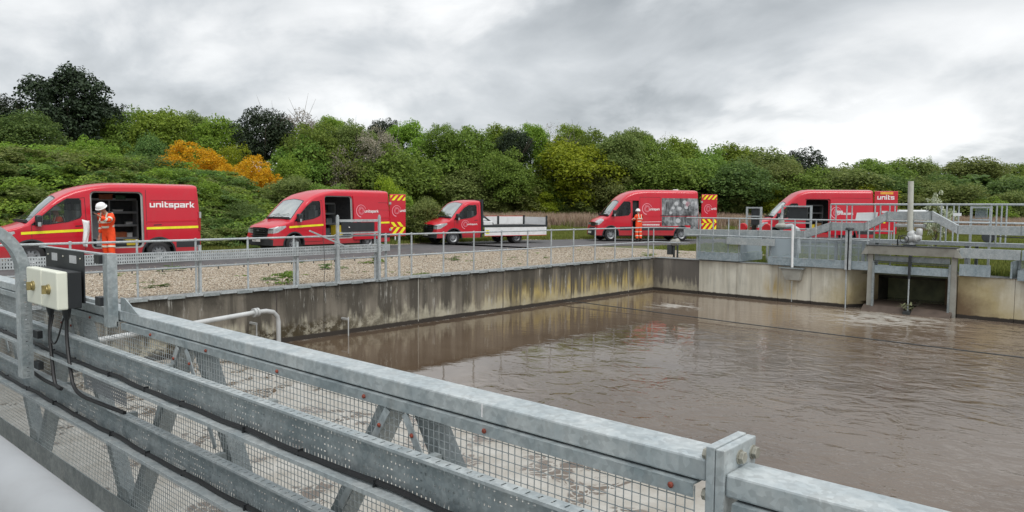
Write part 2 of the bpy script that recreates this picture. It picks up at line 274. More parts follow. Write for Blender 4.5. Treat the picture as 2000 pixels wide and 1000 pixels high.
def leafmat(name, a, b_, c, trans=.45, rough=.6):
    m, t, b, o = newmat(name)
    g = t.nodes.new('ShaderNodeNewGeometry'); oi = t.nodes.new('ShaderNodeObjectInfo')
    col = ramp(t, g.outputs['Random Per Island'], [(0, a), (.5, b_), (1, c)])
    hv = t.nodes.new('ShaderNodeHueSaturation'); t.links.new(col, hv.inputs['Color'])
    t.links.new(math_(t, 'ADD', math_(t, 'MULTIPLY', oi.outputs['Random'], .03), .478), hv.inputs['Hue'])
    t.links.new(math_(t, 'ADD', math_(t, 'MULTIPLY', oi.outputs['Random'], .3), .85), hv.inputs['Value'])
    t.links.new(hv.outputs[0], b.inputs['Base Color']); b.inputs['Roughness'].default_value = rough; b.inputs['Specular IOR Level'].default_value = .25
    tr = t.nodes.new('ShaderNodeBsdfTranslucent'); t.links.new(hv.outputs[0], tr.inputs[0])
    mx = t.nodes.new('ShaderNodeMixShader'); mx.inputs[0].default_value = trans
    t.links.new(b.outputs[0], mx.inputs[1]); t.links.new(tr.outputs[0], mx.inputs[2]); t.links.new(mx.outputs[0], o.inputs[0]); return m
leafmat('leaf_mid', (0.096, 0.167, 0.031), (0.167, 0.270, 0.046), (0.251, 0.367, 0.067))
leafmat('leaf_bright', (0.121, 0.213, 0.028), (0.201, 0.316, 0.041), (0.287, 0.414, 0.057))
leafmat('leaf_olive', (0.103, 0.155, 0.038), (0.180, 0.239, 0.064), (0.258, 0.309, 0.096))
leafmat('leaf_dark', (0.067, 0.129, 0.034), (0.115, 0.199, 0.052), (0.180, 0.277, 0.071))
leafmat('leaf_yellow', (.15, .22, .015), (.25, .33, .022), (.36, .43, .035))
leafmat('leaf_pine', (.014, .026, .012), (.026, .044, .020), (.045, .068, .030), .08)
leafmat('leaf_brown', (0.078, 0.057, 0.030), (0.116, 0.085, 0.043), (0.155, 0.124, 0.060))
leafmat('leaf_grey', (0.204, 0.196, 0.139), (0.324, 0.294, 0.222), (0.482, 0.425, 0.352))
leafmat('leaf_gorse', (.40, .24, .010), (.68, .40, .014), (.82, .55, .03))
leafmat('blossom', (.20, .26, .12), (.50, .54, .38), (.75, .76, .66))
leafmat('grass_green', (0.093, 0.123, 0.026), (0.158, 0.196, 0.041), (0.241, 0.269, 0.064), .2)
leafmat('grass_dry', (.27, .20, .12), (.40, .30, .21), (.50, .40, .30), .2)
simple('bark', (.075, .06, .045), .9, 0, .3, 9); simple('bark_grey', (.16, .15, .13), .9, 0, .3, 9)

# ------------------------------------------------------------------ helpers
def link(name, me, mat=None, parent=None, smooth=False, angle=None):
    o = bpy.data.objects.new(name, me); COL.objects.link(o)
    if mat is not None and not me.materials:
        for mname in (mat if isinstance(mat, (list, tuple)) else [mat]): me.materials.append(MATS[mname])
    if parent is not None: o.parent = parent
    if smooth:
        me.shade_smooth()
        if angle: me.set_sharp_from_angle(angle=R(angle))
    return o
def tag(o, label=None, cat=None, group=None, kind=None):
    if label: o['label'] = label
    if cat: o['category'] = cat
    if group: o['group'] = group
    if kind: o['kind'] = kind
    return o
def empty(name, loc, rz=0, label=None, cat=None, group=None):
    o = bpy.data.objects.new(name, None); COL.objects.link(o); o.location = loc; o.rotation_euler = (0, 0, rz); o.empty_display_size = .2
    return tag(o, label, cat, group)
class MB:
    def __init__(s): s.v = []; s.f = []; s.mi = []; s.m = 0
    def add(s, vs, fs):
        b = len(s.v); s.v.extend([tuple(x) for x in vs]); s.f.extend([tuple(b+i for i in f) for f in fs]); s.mi.extend([s.m]*len(fs))
    def box(s, a, b, M=None):
        x0, y0, z0 = a; x1, y1, z1 = b
        x0, x1 = min(x0, x1), max(x0, x1); y0, y1 = min(y0, y1), max(y0, y1); z0, z1 = min(z0, z1), max(z0, z1)
        vs = [Vector(q) for q in ((x0, y0, z0), (x1, y0, z0), (x1, y1, z0), (x0, y1, z0), (x0, y0, z1), (x1, y0, z1), (x1, y1, z1), (x0, y1, z1))]
        if M is not None: vs = [M @ q for q in vs]
        s.add(vs, [(0, 3, 2, 1), (4, 5, 6, 7), (0, 1, 5, 4), (1, 2, 6, 5), (2, 3, 7, 6), (3, 0, 4, 7)]); return s
    def tube(s, pts, r, n=8, cap=True):
        pts = [Vector(p) for p in pts]; rr = r if isinstance(r, (list, tuple)) else [r]*len(pts)
        b = len(s.v); ref = None
        for i, p in enumerate(pts):
            d = (pts[min(i+1, len(pts)-1)]-pts[max(i-1, 0)]).normalized()
            if ref is None: ref = Vector((0, 0, 1)) if abs(d.z) < .9 else Vector((1, 0, 0))
            a = d.cross(ref).normalized(); c = a.cross(d).normalized(); ref = c
            for k in range(n):
                an = 2*math.pi*k/n; s.v.append(tuple(p+a*math.cos(an)*rr[i]+c*math.sin(an)*rr[i]))
        for i in range(len(pts)-1):
            for k in range(n):
                k2 = (k+1) % n; s.f.append((b+i*n+k, b+i*n+k2, b+(i+1)*n+k2, b+(i+1)*n+k)); s.mi.append(s.m)
        if cap:
            s.f.append(tuple(b+k for k in reversed(range(n)))); s.mi.append(s.m); e = b+(len(pts)-1)*n; s.f.append(tuple(e+k for k in range(n))); s.mi.append(s.m)
        return s
    def bar(s, p, q, w, h, upv=(0, 0, 1)):
        p = Vector(p); q = Vector(q); d = (q-p).normalized(); u = Vector(upv); a = d.cross(u).normalized(); c = a.cross(d).normalized()
        vs = [e+a*i*w/2+c*j*h/2 for e in (p, q) for i, j in ((-1, -1), (1, -1), (1, 1), (-1, 1))]
        s.add(vs, [(0, 1, 2, 3), (7, 6, 5, 4), (0, 4, 5, 1), (1, 5, 6, 2), (2, 6, 7, 3), (3, 7, 4, 0)]); return s
    def lathe(s, prof, n=20, M=None, closed=False):
        b = len(s.v)
        for r, z in prof:
            for k in range(n):
                a = 2*math.pi*k/n; q = Vector((r*math.cos(a), r*math.sin(a), z)); s.v.append(tuple(M @ q if M is not None else q))
        for i in range(len(prof)-1):
            for k in range(n):
                k2 = (k+1) % n; s.f.append((b+i*n+k, b+i*n+k2, b+(i+1)*n+k2, b+(i+1)*n+k)); s.mi.append(s.m)
        return s
    def prism(s, poly, axis, a, b):
        """poly: 2-D points in the other two axes; extruded along axis from a to b"""
        n = len(poly); i3 = {'x': lambda p, c: (c, p[0], p[1]), 'y': lambda p, c: (p[0], c, p[1]), 'z': lambda p, c: (p[0], p[1], c)}[axis]
        vs = [i3(p, a) for p in poly]+[i3(p, b) for p in poly]
        s.add(vs, [tuple(range(n)), tuple(reversed(range(n, 2*n)))]+[(i, i+n, (i+1) % n+n, (i+1) % n) for i in range(n)]); return s
    def mesh(s, name, fix=True):
        me = bpy.data.meshes.new(name); me.from_pydata(s.v, [], s.f)
        if any(s.mi): me.polygons.foreach_set('material_index', s.mi)
        if fix and len(s.f) < 60000:
            bm = bmesh.new(); bm.from_mesh(me); bmesh.ops.recalc_face_normals(bm, faces=bm.faces); bm.to_mesh(me); bm.free()
        me.update(); return me
    def build(s, name, mat, parent=None, smooth=False, angle=40, bevel=0, **tg):
        o = link(name, s.mesh(name), mat, parent, smooth, angle if smooth else None)
        if bevel:
            md = o.modifiers.new('b', 'BEVEL'); md.width = bevel; md.segments = 2; md.limit_method = 'ANGLE'; md.angle_limit = R(40)
        if tg: tag(o, **tg)
        return o
def dup(o, parent=None):
    c = o.copy(); COL.objects.link(c); c.parent = parent
    for ch in [q for q in bpy.data.objects if q.parent == o]: dup(ch, c)
    return c
def arc(cx, cy, r, a0, a1, n):
    return [(cx+r*math.cos(R(a0+(a1-a0)*i/n)), cy+r*math.sin(R(a0+(a1-a0)*i/n))) for i in range(n+1)]
rnd = random.Random(7)
WORLD = {}
def wthing(name, loc, label, cat, group=None):
    """a thing whose parts are given in world coordinates; the Empty stands at its base"""
    o = empty(name, loc, 0, label, cat, group); WORLD[o.name] = Vector(loc); return o
_build = MB.build
def build_w(s, name, mat, parent=None, **k):
    o = _build(s, name, mat, parent, **k)
    if parent is not None and parent.name in WORLD: o.location = -WORLD[parent.name]
    return o
MB.build = build_w

# ------------------------------------------------------------------ terrain and surfaces
RL = -.1      # level of the road
def sm(a, b, x):
    t = max(0., min(1., (x-a)/(b-a))); return t*t*(3-2*t)
far_edge = [(-60, 28.0), (18, 28.2), (25, 28.6), (32, 27.8), (37.5, 25.6), (42.5, 21.5), (47, 15.5), (51, 7), (54, -4), (56, -40)]
near_edge = [(-60, 21.9), (18, 21.9), (26, 21.8), (30.5, 21.2), (34.5, 18.6), (38.5, 14.2), (42, 9), (45.5, 1), (48, -8), (50, -40)]
def edge_dist(x, y):
    best = 1e9
    for (ax, ay), (bx, by) in zip(far_edge, far_edge[1:]):
        dx, dy = bx-ax, by-ay; t = max(0, min(1, ((x-ax)*dx+(y-ay)*dy)/(dx*dx+dy*dy))); qx, qy = ax+dx*t, ay+dy*t
        d = math.hypot(x-qx, y-qy); s = -(dx*(y-ay)-dy*(x-ax)); d = -d if s > 0 else d
        if abs(d) < abs(best): best = d
    return best
def terrain(x, y):
    if y < 22 and x < 26: return RL-.03
    d = edge_dist(x, y)
    base = RL-.02
    if d > 0:
        k = 1-sm(8, 42, x+ (y-28)*.10)
        base += k*(3.4*sm(2.2, 12, d)+1.6*sm(14, 40, d)) + (1-k)*(.35*sm(3, 10, d)+1.2*sm(16, 60, d))
        base += .16*mnoise.noise(Vector((x*.25, y*.25, 0)))*sm(1, 4, d)
    return base
def grid_ground():
    xs = sorted(set([-80, -60, -45, -30, -20, -12] + [i*1.5 for i in range(-6, 62)] + [23.65] + [92+i*8 for i in range(14)] + [240, 320, 450, 700, 1200]))
    ys = sorted(set([-900, -500, -250, -120, -80, -60, -40, -30, -20] + [i*1.5 for i in range(-12, 62)] + [14.6] + [92+i*8 for i in range(14)] + [240, 320, 450, 700, 1200]))
    vs = [(x, y, terrain(x, y)) for y in ys for x in xs]; nx = len(xs); fs = []
    for j in range(len(ys)-1):
        for i in range(nx-1):
            if -12 <= xs[i] < 23.64 and ys[j] >= -20 and ys[j+1] <= 14.61: continue
            fs.append((j*nx+i, j*nx+i+1, (j+1)*nx+i+1, (j+1)*nx+i))
    me = bpy.data.meshes.new('ground'); me.from_pydata(vs, [], fs); o = link('ground', me, 'grass_ground', smooth=True); tag(o, kind='structure'); return o
grid_ground()
def ribbon(ea, eb, z, name, mat, n=60):
    def samp(e, t):
        ls = [0]
        for (ax, ay), (bx, by) in zip(e, e[1:]): ls.append(ls[-1]+math.hypot(bx-ax, by-ay))
        d = t*ls[-1]
        for i in range(len(e)-1):
            if d <= ls[i+1]+1e-6:
                k = (d-ls[i])/(ls[i+1]-ls[i]); return e[i][0]+(e[i+1][0]-e[i][0])*k, e[i][1]+(e[i+1][1]-e[i][1])*k
    vs, fs = [], []
    for i in range(n+1):
        a, b_ = samp(ea, i/n), samp(eb, i/n); vs += [(*a, z), (*b_, z)]
        if i: k = 2*i; fs.append((k-2, k, k+1, k-1))
    me = bpy.data.meshes.new(name); me.from_pydata(vs, [], fs); o = link(name, me, mat); tag(o, kind='structure'); return o
def fine(e):
    out = []
    for i in range(len(e)-1):
        p0, p1, p2, p3 = e[max(i-1, 0)], e[i], e[i+1], e[min(i+2, len(e)-1)]
        for k in range(6):
            t = k/6; out.append(tuple(.5*((2*p1[j])+(-p0[j]+p2[j])*t+(2*p0[j]-5*p1[j]+4*p2[j]-p3[j])*t*t+(-p0[j]+3*p1[j]-3*p2[j]+p3[j])*t**3) for j in (0, 1)))
    return out+[e[-1]]
near_s, far_s = fine(near_edge), fine(far_edge)
def strip_rows(a, b_, name, z, mat):
    vs = [(*p, z) for p in a]+[(*p, z) for p in b_]; n = len(a)
    me = bpy.data.meshes.new(name); me.from_pydata(vs, [], [(i, i+1, n+i+1, n+i) for i in range(n-1)]); o = link(name, me, mat); tag(o, kind='structure'); return o
strip_rows(near_s, far_s, 'road', RL, 'tarmac')
# pale gravel margin along the far edge of the road
def offset(e, d):
    out = []
    for i, p in enumerate(e):
        a, b_ = e[max(i-1, 0)], e[min(i+1, len(e)-1)]; dx, dy = b_[0]-a[0], b_[1]-a[1]; l = math.hypot(dx, dy); out.append((p[0]-dy/l*d, p[1]+dx/l*d))
    return out
strip_rows(offset(far_s, .02), offset(far_s, .38), 'gravel_margin', RL+.004, 'gravel')
# gravel bank between coping and road
gv = [(-12, 14.62), (23.7, 14.62), (23.7, 12.3), (27.5, 12.3), (28.8, 16), (28.6, 21.3)]
xs = [-12+i*1.0 for i in range(42)]; vs, fs = [], []
for i, x in enumerate(xs):
    y1 = 21.95 if x < 26.5 else 21.75
    y0 = 14.60 if x < 23.7 else 12.4
    for j in range(7):
        y = y0+(y1-y0)*j/6; z = -.02-.06*j/6 + .012*mnoise.noise(Vector((x, y, 0))); vs.append((x, y, z if x < 24 else min(z, -.05)))
for i in range(len(xs)-1):
    for j in range(6): fs.append((i*7+j, (i+1)*7+j, (i+1)*7+j+1, i*7+j+1))
me = bpy.data.meshes.new('gravel_bed'); me.from_pydata(vs, [], fs); gbed = link('gravel_bed', me, 'gravel', smooth=True); tag(gbed, kind='structure')

# ------------------------------------------------------------------ scatter helper (stones, grass, scum)
def scatter(name, surf_pts, protos, density_seed, mat=None, smin=.6, smax=1.4, flat=False, tiltv=.3):
    """one 'stuff' object: points carry scale and turn, the prototype meshes are instanced on them"""
    me = bpy.data.meshes.new(name); me.from_pydata(surf_pts, [], []); o = link(name, me); tag(o, kind='stuff')
    if mat: me.materials.append(MATS[mat])
    ng = bpy.data.node_groups.new(name, 'GeometryNodeTree'); ng.interface.new_socket('Geometry', in_out='INPUT', socket_type='NodeSocketGeometry'); ng.interface.new_socket('Geometry', in_out='OUTPUT', socket_type='NodeSocketGeometry')
    gi, go = ng.nodes.new('NodeGroupInput'), ng.nodes.new('NodeGroupOutput')
    m2p = ng.nodes.new('GeometryNodeMeshToPoints'); ng.links.new(gi.outputs[0], m2p.inputs[0])
    iop = ng.nodes.new('GeometryNodeInstanceOnPoints'); ng.links.new(m2p.outputs[0], iop.inputs['Points'])
    ci = ng.nodes.new('GeometryNodeCollectionInfo'); coll = bpy.data.collections.new(name+'_shapes')
    for p in protos:
        q = bpy.data.objects.new(name+'_shape', p); coll.objects.link(q)
    ci.inputs['Collection'].default_value = coll; ci.inputs['Separate Children'].default_value = True; ci.inputs['Reset Children'].default_value = True
    ng.links.new(ci.outputs[0], iop.inputs['Instance']); iop.inputs['Pick Instance'].default_value = True
    rr = ng.nodes.new('FunctionNodeRandomValue'); rr.data_type = 'FLOAT_VECTOR'; rr.inputs[0].default_value = (-tiltv, -tiltv, 0); rr.inputs[1].default_value = (tiltv, tiltv, 6.283); rr.inputs['Seed'].default_value = density_seed
    ng.links.new(rr.outputs[0], iop.inputs['Rotation'])
    rs = ng.nodes.new('FunctionNodeRandomValue'); rs.data_type = 'FLOAT'; rs.inputs[2].default_value = smin; rs.inputs[3].default_value = smax; rs.inputs['Seed'].default_value = density_seed+1
    ng.links.new(rs.outputs[1], iop.inputs['Scale']); ng.links.new(iop.outputs[0], go.inputs[0])
    md = o.modifiers.new('s', 'NODES'); md.node_group = ng; return o
def stone_mesh(seed):
    r = random.Random(seed); bm = bmesh.new(); bmesh.ops.create_icosphere(bm, subdivisions=1, radius=.5)
    for v in bm.verts: v.co *= r.uniform(.75, 1.1)
    for v in bm.verts: v.co.z *= .6; v.co.x *= 1.25
    me = bpy.data.meshes.new('stone'); bm.to_mesh(me); bm.free(); me.materials.append(MATS['stones']); me.shade_smooth(); return me
stones = [stone_mesh(i) for i in range(4)]
r_ = random.Random(11); pts = []
for _ in range(105000):
    x = r_.uniform(1.5, 28.3); y = r_.uniform(14.68, 21.9) if x < 23.8 else r_.uniform(12.5, 21.7)
    if r_.random() > max(.25, 1-(x-8)*.025): continue
    j = (y-14.6)/7.3; pts.append((x, y, (-.02-.06*j if x < 24 else -.055)+.005))
o_st = scatter('gravel_stones', pts, stones, 3, None, .018, .050, tiltv=.5)
pts = []
for i in range(len(far_s)-1):
    a, b_ = far_s[i], far_s[i+1]
    for _ in range(int(math.hypot(b_[0]-a[0], b_[1]-a[1])*55) if a[0] > 5 and a[1] > 10 else 0):
        k = r_.random(); pts.append((a[0]+(b_[0]-a[0])*k+r_.uniform(0, .1), a[1]+(b_[1]-a[1])*k+r_.uniform(.02, .4), RL+.01))
scatter('roadside_stones', pts, stones, 5, None, .03, .08, tiltv=.5)

pts = []
for _ in range(2600):      # loose stones strayed on to the tarmac
    x = r_.uniform(-2, 27); pts.append((x, 21.95+abs(r_.gauss(0, .35)), RL+.004))
scatter('stray_stones', pts, stones, 6, None, .015, .04, tiltv=.5)
# ------------------------------------------------------------------ water and tank
WZ = -1.15
vs = [(-12, -20), (23.65, -20), (23.65, 14.25), (-12, 14.25)]
me = bpy.data.meshes.new('water'); me.from_pydata([(*p, WZ) for p in vs], [], [(0, 1, 2, 3)]); tag(link('water', me, 'water'), kind='structure')
me = bpy.data.meshes.new('channel_water'); me.from_pydata([(23.66, 4.4, WZ+.19), (29, 4.4, WZ+.19), (29, 7.6, WZ+.19), (23.66, 7.6, WZ+.19)], [], [(0, 1, 2, 3)]); tag(link('channel_water', me, 'water'), kind='structure')
m = MB(); m.box((-12.3, -20.3, -4.4), (29, 15, -4.2)); m.build('tank_floor', 'concrete_dark', kind='structure')
# left wall
lw = wthing('tank_wall', (5.6, 14.4, -4.2), 'long dark weathered concrete wall with ochre stains below the gravel bank', 'wall')
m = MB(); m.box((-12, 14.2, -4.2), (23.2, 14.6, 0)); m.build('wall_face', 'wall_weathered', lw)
for x in (4.95, 8.3, 12.2, 15.3, 18.4, 21.6):
    m = MB(); m.box((x-.012, 14.194, -1.1), (x+.012, 14.2, -.02)); m.build('joint', 'joint_pale' if x in (4.95, 12.2, 21.6) else 'joint_dark', lw)
m = MB(); m.box((-12, 14.17, 0), (23.16, 14.62, .022)); m.build('coping', 'coping', lw, bevel=.006)
# toe plates along the coping: short galvanised lengths set alternately
for i in range(64):
    x = 1.2+i*.345
    if x > 22.9: break
    m = MB(); k = i % 2
    m.box((x, 14.155-.012*k, -.018+.02*k), (x+.325, 14.163-.012*k, .04+.02*k)); m.build('toe_plate', 'galv_far' if k else 'galv_dull', lw)
# corner return and right walls
rw = wthing('tank_wall', (23.4, 10.8, -4.2), 'cream concrete wall left of the sluice gate, darker where it meets the tank corner', 'wall')
m = MB(); m.box((23.2, 12.42, -4.2), (23.65, 14.6, 0)); m.build('dark_bay', 'wall_weathered_return', rw)
for (ya, yb, off) in ((11.05, 12.41, 0), (9.66, 11.04, .003), (8.62, 9.65, 0), (7.55, 8.61, .004)):
    m = MB(); m.box((23.2-off, ya, -4.2), (23.65, yb, 0)); m.build('wall_bay', 'wall_cream', rw)
m = MB(); m.box((23.17, 7.56, 0), (23.68, 14.15, .022)); m.build('coping', 'coping', rw, bevel=.006)
jm = MB(); jm.prism([(23.2, 7.54), (24.3, 7.0), (24.3, 7.6), (23.66, 7.6)], 'z', -4.2, -.02); jm.build('splayed_jamb', 'wall_cream', rw)
rw2 = wthing('tank_wall', (23.4, -2, -4.2), 'cream concrete wall with a large ochre stain right of the sluice gate', 'wall')
for (ya, yb) in ((3.36, 4.66), (1.9, 3.35), (.4, 1.89), (-20, .39)):
    m = MB(); m.box((23.2, ya, -4.2), (23.65, yb, 0)); m.build('wall_bay', 'wall_cream', rw2)
m = MB(); m.box((23.17, -20, 0), (23.68, 4.62, .022)); m.build('coping', 'coping', rw2, bevel=.006)
jm = MB(); jm.prism([(23.2, 4.67), (23.66, 4.6), (24.3, 4.6), (24.3, 5.2)], 'z', -4.2, -.02); jm.build('splayed_jamb', 'wall_cream', rw2)
bw_ = wthing('tank_wall', (-12.2, -3, -4.2), 'plain concrete end wall of the tank behind the walkway', 'wall')
m = MB(); m.box((-12.4, -20, -4.2), (-12, 14.6, 0)); m.box((-12, -20.4, -4.2), (23.65, -20, 0)); m.build('wall_face', 'wall_weathered', bw_)
# sluice channel behind the gate
ch = wthing('inlet_channel', (26, 6, -4.2), 'dark concrete inlet channel seen through the sluice opening', 'channel')
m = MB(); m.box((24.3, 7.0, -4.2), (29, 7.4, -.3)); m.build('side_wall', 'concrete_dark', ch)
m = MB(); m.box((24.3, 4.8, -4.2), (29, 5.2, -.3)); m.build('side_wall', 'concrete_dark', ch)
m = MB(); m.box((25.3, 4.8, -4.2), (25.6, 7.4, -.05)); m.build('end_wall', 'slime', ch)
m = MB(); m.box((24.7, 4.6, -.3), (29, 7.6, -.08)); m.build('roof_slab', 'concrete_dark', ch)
m = MB(); m.prism([(22.75, -1.2), (23.1, -.98), (24.2, -.93), (24.2, -4.2), (22.75, -4.2)], 'y', 5.92, 7.05); m.build('weir_block', 'weir_brown', ch, bevel=.02)
m = MB(); m.prism([(22.75, -1.2), (23.1, -.98), (24.2, -.93), (24.2, -4.2), (22.75, -4.2)], 'y', 4.75, 5.74); m.build('weir_block', 'weir_brown', ch, bevel=.02)
# taut wire over the water
m = MB(); m.tube([(17.95, 14.15, -1.06), (17.7, 8, -1.10), (17.35, 0, -1.08), (17.0, -8, -1.06)], .013, 6); tag(m.build('taut_wire', 'dark_steel', smooth=True), 'thin grey wire stretched just above the brown water across the tank', 'wire')

# ------------------------------------------------------------------ railings on the left wall
fa = wthing('handrail', (14, 14.25, 0), 'long galvanised handrail of round tubes along the gravel bank', 'railing')
FX = [-1.0, .08, 1.17, 2.26, 3.35, 4.44, 5.54, 6.63, 7.71, 8.77, 9.83, 10.93, 11.25, 11.66, 12.05, 13.12, 14.22, 15.31, 16.42, 17.5, 18.6, 19.74, 20.87, 21.92]
for x in FX:
    th = x in (6.63, 8.77, 9.83, 10.93)
    m = MB(); r = .03 if x in (11.25, 11.66) else .021
    m.tube([(x, 14.28, .02), (x, 14.28, 1.09)], r, 8); m.box((x-.06, 14.22, .02), (x+.06, 14.34, .035)); m.lathe([(0, 1.12), (.028, 1.11), (.032, 1.09), (.028, 1.06), (0, 1.05)], 8, Matrix.Translation((x, 14.28, 0)))
    if x < 20 and x > 10.9 : pass
    if th: m.box((x+.05, 14.24, .02), (x+.095, 14.31, .98))
    m.build('post', 'galv_far', fa, smooth=True)
m = MB(); m.tube([(-3, 14.28, 1.08), (23.2, 14.28, 1.08), (23.33, 14.1, 1.08), (23.4, 12.9, 1.08)], .021, 8); m.build('top_rail', 'galv_far', fa, smooth=True)
m = MB(); m.tube([(-3, 14.28, .56), (23.2, 14.28, .56), (23.33, 14.1, .56), (23.4, 12.9, .56)], .019, 8); m.build('mid_rail', 'galv_far', fa, smooth=True)
for x in (22.9, 23.25): m = MB(); m.tube([(x, 14.26, .02), (x, 14.26, 1.09)], .021, 8); m.build('post', 'galv_far', fa, smooth=True)
for i in range(15):   # clips under the mid rail
    x = 4.9+i*.545; m = MB(); m.box((x-.008, 14.27, .50), (x+.008, 14.29, .56)); m.build('clip', 'dark_steel', fa)
# perforated cable tray hung on that handrail
def perforated(m, o, u, v, nu, nv, pu, pv, hu, hv, stag=False):
    """sheet from origin o spanned by unit vectors u, v with nu x nv cells of pu x pv, each with a real hole hu x hv"""
    o = Vector(o); u = Vector(u); v = Vector(v)
    for i in range(nu):
        for j in range(nv):
            a = o+u*(i*pu)+v*(j*pv); hx, hy = (hu, hv) if not callable(hu) else hu(i, j)
            c = a+u*pu/2+v*pv/2
            O = [a, a+u*pu, a+u*pu+v*pv, a+v*pv]; I = [c-u*hx/2-v*hy/2, c+u*hx/2-v*hy/2, c+u*hx/2+v*hy/2, c-u*hx/2+v*hy/2]
            m.add(O+I, [(0, 1, 5, 4), (1, 2, 6, 5), (2, 3, 7, 6), (3, 0, 4, 7)])
ft = wthing('cable_tray', (5, 14.2, .7), 'galvanised perforated cable tray hung along the far handrail in front of the left vans', 'cable tray')
m = MB(); perforated(m, (-3, 14.19, .69), (1, 0, 0), (0, 0, 1), 352, 3, .04, .06, .016, .03); m.build('web', 'galv_far', ft)
m = MB(); m.box((-3, 14.19, .87), (11.08, 14.25, .874)); m.box((-3, 14.19, .686), (11.08, 14.25, .69)); m.build('flange', 'galv_far', ft)
m = MB(); m.box((11.08, 14.185, .70), (11.3, 14.22, .86)); m.build('end_plate', 'galv_far', ft)
# control station frame on the handrail
cs = wthing('control_station', (10.4, 14.2, 0), 'small frame with a black panel between two posts on the far handrail', 'control station')
for x in (9.8, 10.96): m = MB(); m.box((x-.027, 14.125, .02), (x+.027, 14.175, 1.52)); m.lathe([(0, 1.56), (.025, 1.55), (.025, 1.52)], 8, Matrix.Translation((x, 14.15, 0))); m.build('post', 'galv_far', cs)
m = MB(); m.box((9.84, 14.13, 1.40), (10.92, 14.17, 1.455)); m.build('crossbar', 'galv_far', cs); m = MB(); m.box((9.84, 14.13, 1.13), (10.92, 14.17, 1.17)); m.build('crossbar', 'galv_far', cs)
m = MB(); m.box((9.9, 14.12, 1.175), (10.8, 14.16, 1.39)); m.build('panel', 'black_steel', cs)
m = MB(); m.lathe([(0, .03), (.012, .03), (.012, 0)], 8, Matrix.Translation((10.08, 14.12, 1.28)) @ Matrix.Rotation(R(90), 4, 'X')); m.build('knob', 'white_print', cs)
m = MB(); m.bar((9.05, 14.1, 1.22), (9.95, 14.0, .84), .05, .03); tag(m.build('lever_arm', 'galv_light'), 'pale metal arm slanting down beside the black panel frame', 'lever')
m = MB(); m.tube([(9.45, 14.18, 1.1), (9.47, 14.16, .4), (9.42, 14.15, -.1), (9.47, 14.15, -.35)], .006, 5); tag(m.build('hanging_cord', 'dark_steel'), 'thin dark cord hanging from the far handrail over the wall edge', 'cord')
# upright pipes and a pipe loop against the left wall
for x, z0, lab in ((7.7, -1.2, 'thin pale pipe standing in the water at the dark left part of the long wall'), (9.93, -1.2, 'thin pale rod standing in the water beside the pipe bend')):
    m = MB(); m.tube([(x, 13.95, -1.6), (x, 13.95, -.62 if x < 9 else -.73)], .014 if x < 9 else .014, 8); m.box((x-.02, 13.95, -.66 if x < 9 else -.8), (x+.02, 14.2, -.62 if x < 9 else -.76)); tag(m.build('standing_pipe', 'pipe_grey', smooth=True), lab, 'pipe')
# ------------------------------------------------------------------ pipe loop beside the bridge
pl = wthing('pipe_loop', (8.1, 13.7, -1.6), 'light grey flanged pipe running out from the walkway and bending down into the water', 'pipe')
m = MB(); m.tube([(3.7, 13.11, -.50), (7.55, 13.68, -.36), (7.78, 13.71, -.36), (7.95, 13.74, -.40), (8.05, 13.755, -.50), (8.08, 13.76, -.62), (8.08, 13.76, -1.8)], .047, 12); m.build('pipe', 'pipe_grey', pl, smooth=True)
m = MB(); m.tube([(7.48, 13.67, -.362), (7.53, 13.677, -.361)], .09, 12); m.tube([(7.54, 13.679, -.36), (7.59, 13.687, -.36)], .09, 12); m.build('flange', 'pipe_grey', pl, smooth=True)
# ------------------------------------------------------------------ right-hand walkways over the inlet wall
def rail_run(t, x, ys, z0, z1, zm, y0, y1, mat='galv_far', r=.022):
    m = MB(); m.tube([(x, y0, z1), (x, y1, z1)], r, 8); m.build('top_rail', mat, t, smooth=True)
    m = MB(); m.tube([(x, y0, zm), (x, y1, zm)], r, 8); m.build('mid_rail', mat, t, smooth=True)
    for y in ys: m = MB(); m.tube([(x, y, z0), (x, y, z1)], r, 8); m.build('post', mat, t, smooth=True)
wa = wthing('walkway', (23.9, 11.8, 0), 'short galvanised walkway platform with mesh sides nearest the tank corner', 'walkway')
m = MB(); m.box((23.12, 10.98, .03), (24.8, 12.4, .07)); m.build('deck', 'galv_dull', wa)
m = MB(); m.box((23.06, 10.96, .05), (23.11, 12.42, .32)); m.build('side_channel', 'galv_blue', wa); m = MB(); m.box((23.12, 10.9, .05), (24.8, 10.95, .32)); m.build('side_channel', 'galv_blue', wa)
for a, b_ in (((23.105, 10.97, .33), (23.11, 12.4, .85)), ((23.13, 10.93, .33), (24.8, 10.935, .85))): m = MB(); m.box(a, b_); m.build('side_screen', 'screen_mesh', wa)
rail_run(wa, 23.14, (10.97, 11.35, 11.9, 12.38), .07, 1.45, .87, 10.97, 12.9)
for y in (11.1, 11.45, 11.8, 12.15): m = MB(); m.box((23.05, y, .30), (23.10, y+.13, .33)); m.build('toe_clip', 'galv_light', wa)
wb = wthing('walkway', (23.9, 8.4, 0), 'galvanised walkway platform with mesh sides left of the sluice gate', 'walkway')
m = MB(); m.box((23.12, 6.95, .0), (25.4, 9.9, .04)); m.build('deck', 'galv_dull', wb)
m = MB(); m.box((23.06, 6.95, .02), (23.11, 9.95, .27)); m.build('side_channel', 'galv_blue', wb); m = MB(); m.box((23.12, 9.92, .02), (25.4, 9.97, .27)); m.build('side_channel', 'galv_blue', wb)
for a, b_ in (((23.105, 7.0, .28), (23.11, 9.9, .85)), ((23.13, 9.95, .28), (25.4, 9.955, .85)), ((25.38, 7.0, .28), (25.385, 9.9, .85))): m = MB(); m.box(a, b_); m.build('side_screen', 'screen_mesh', wb)
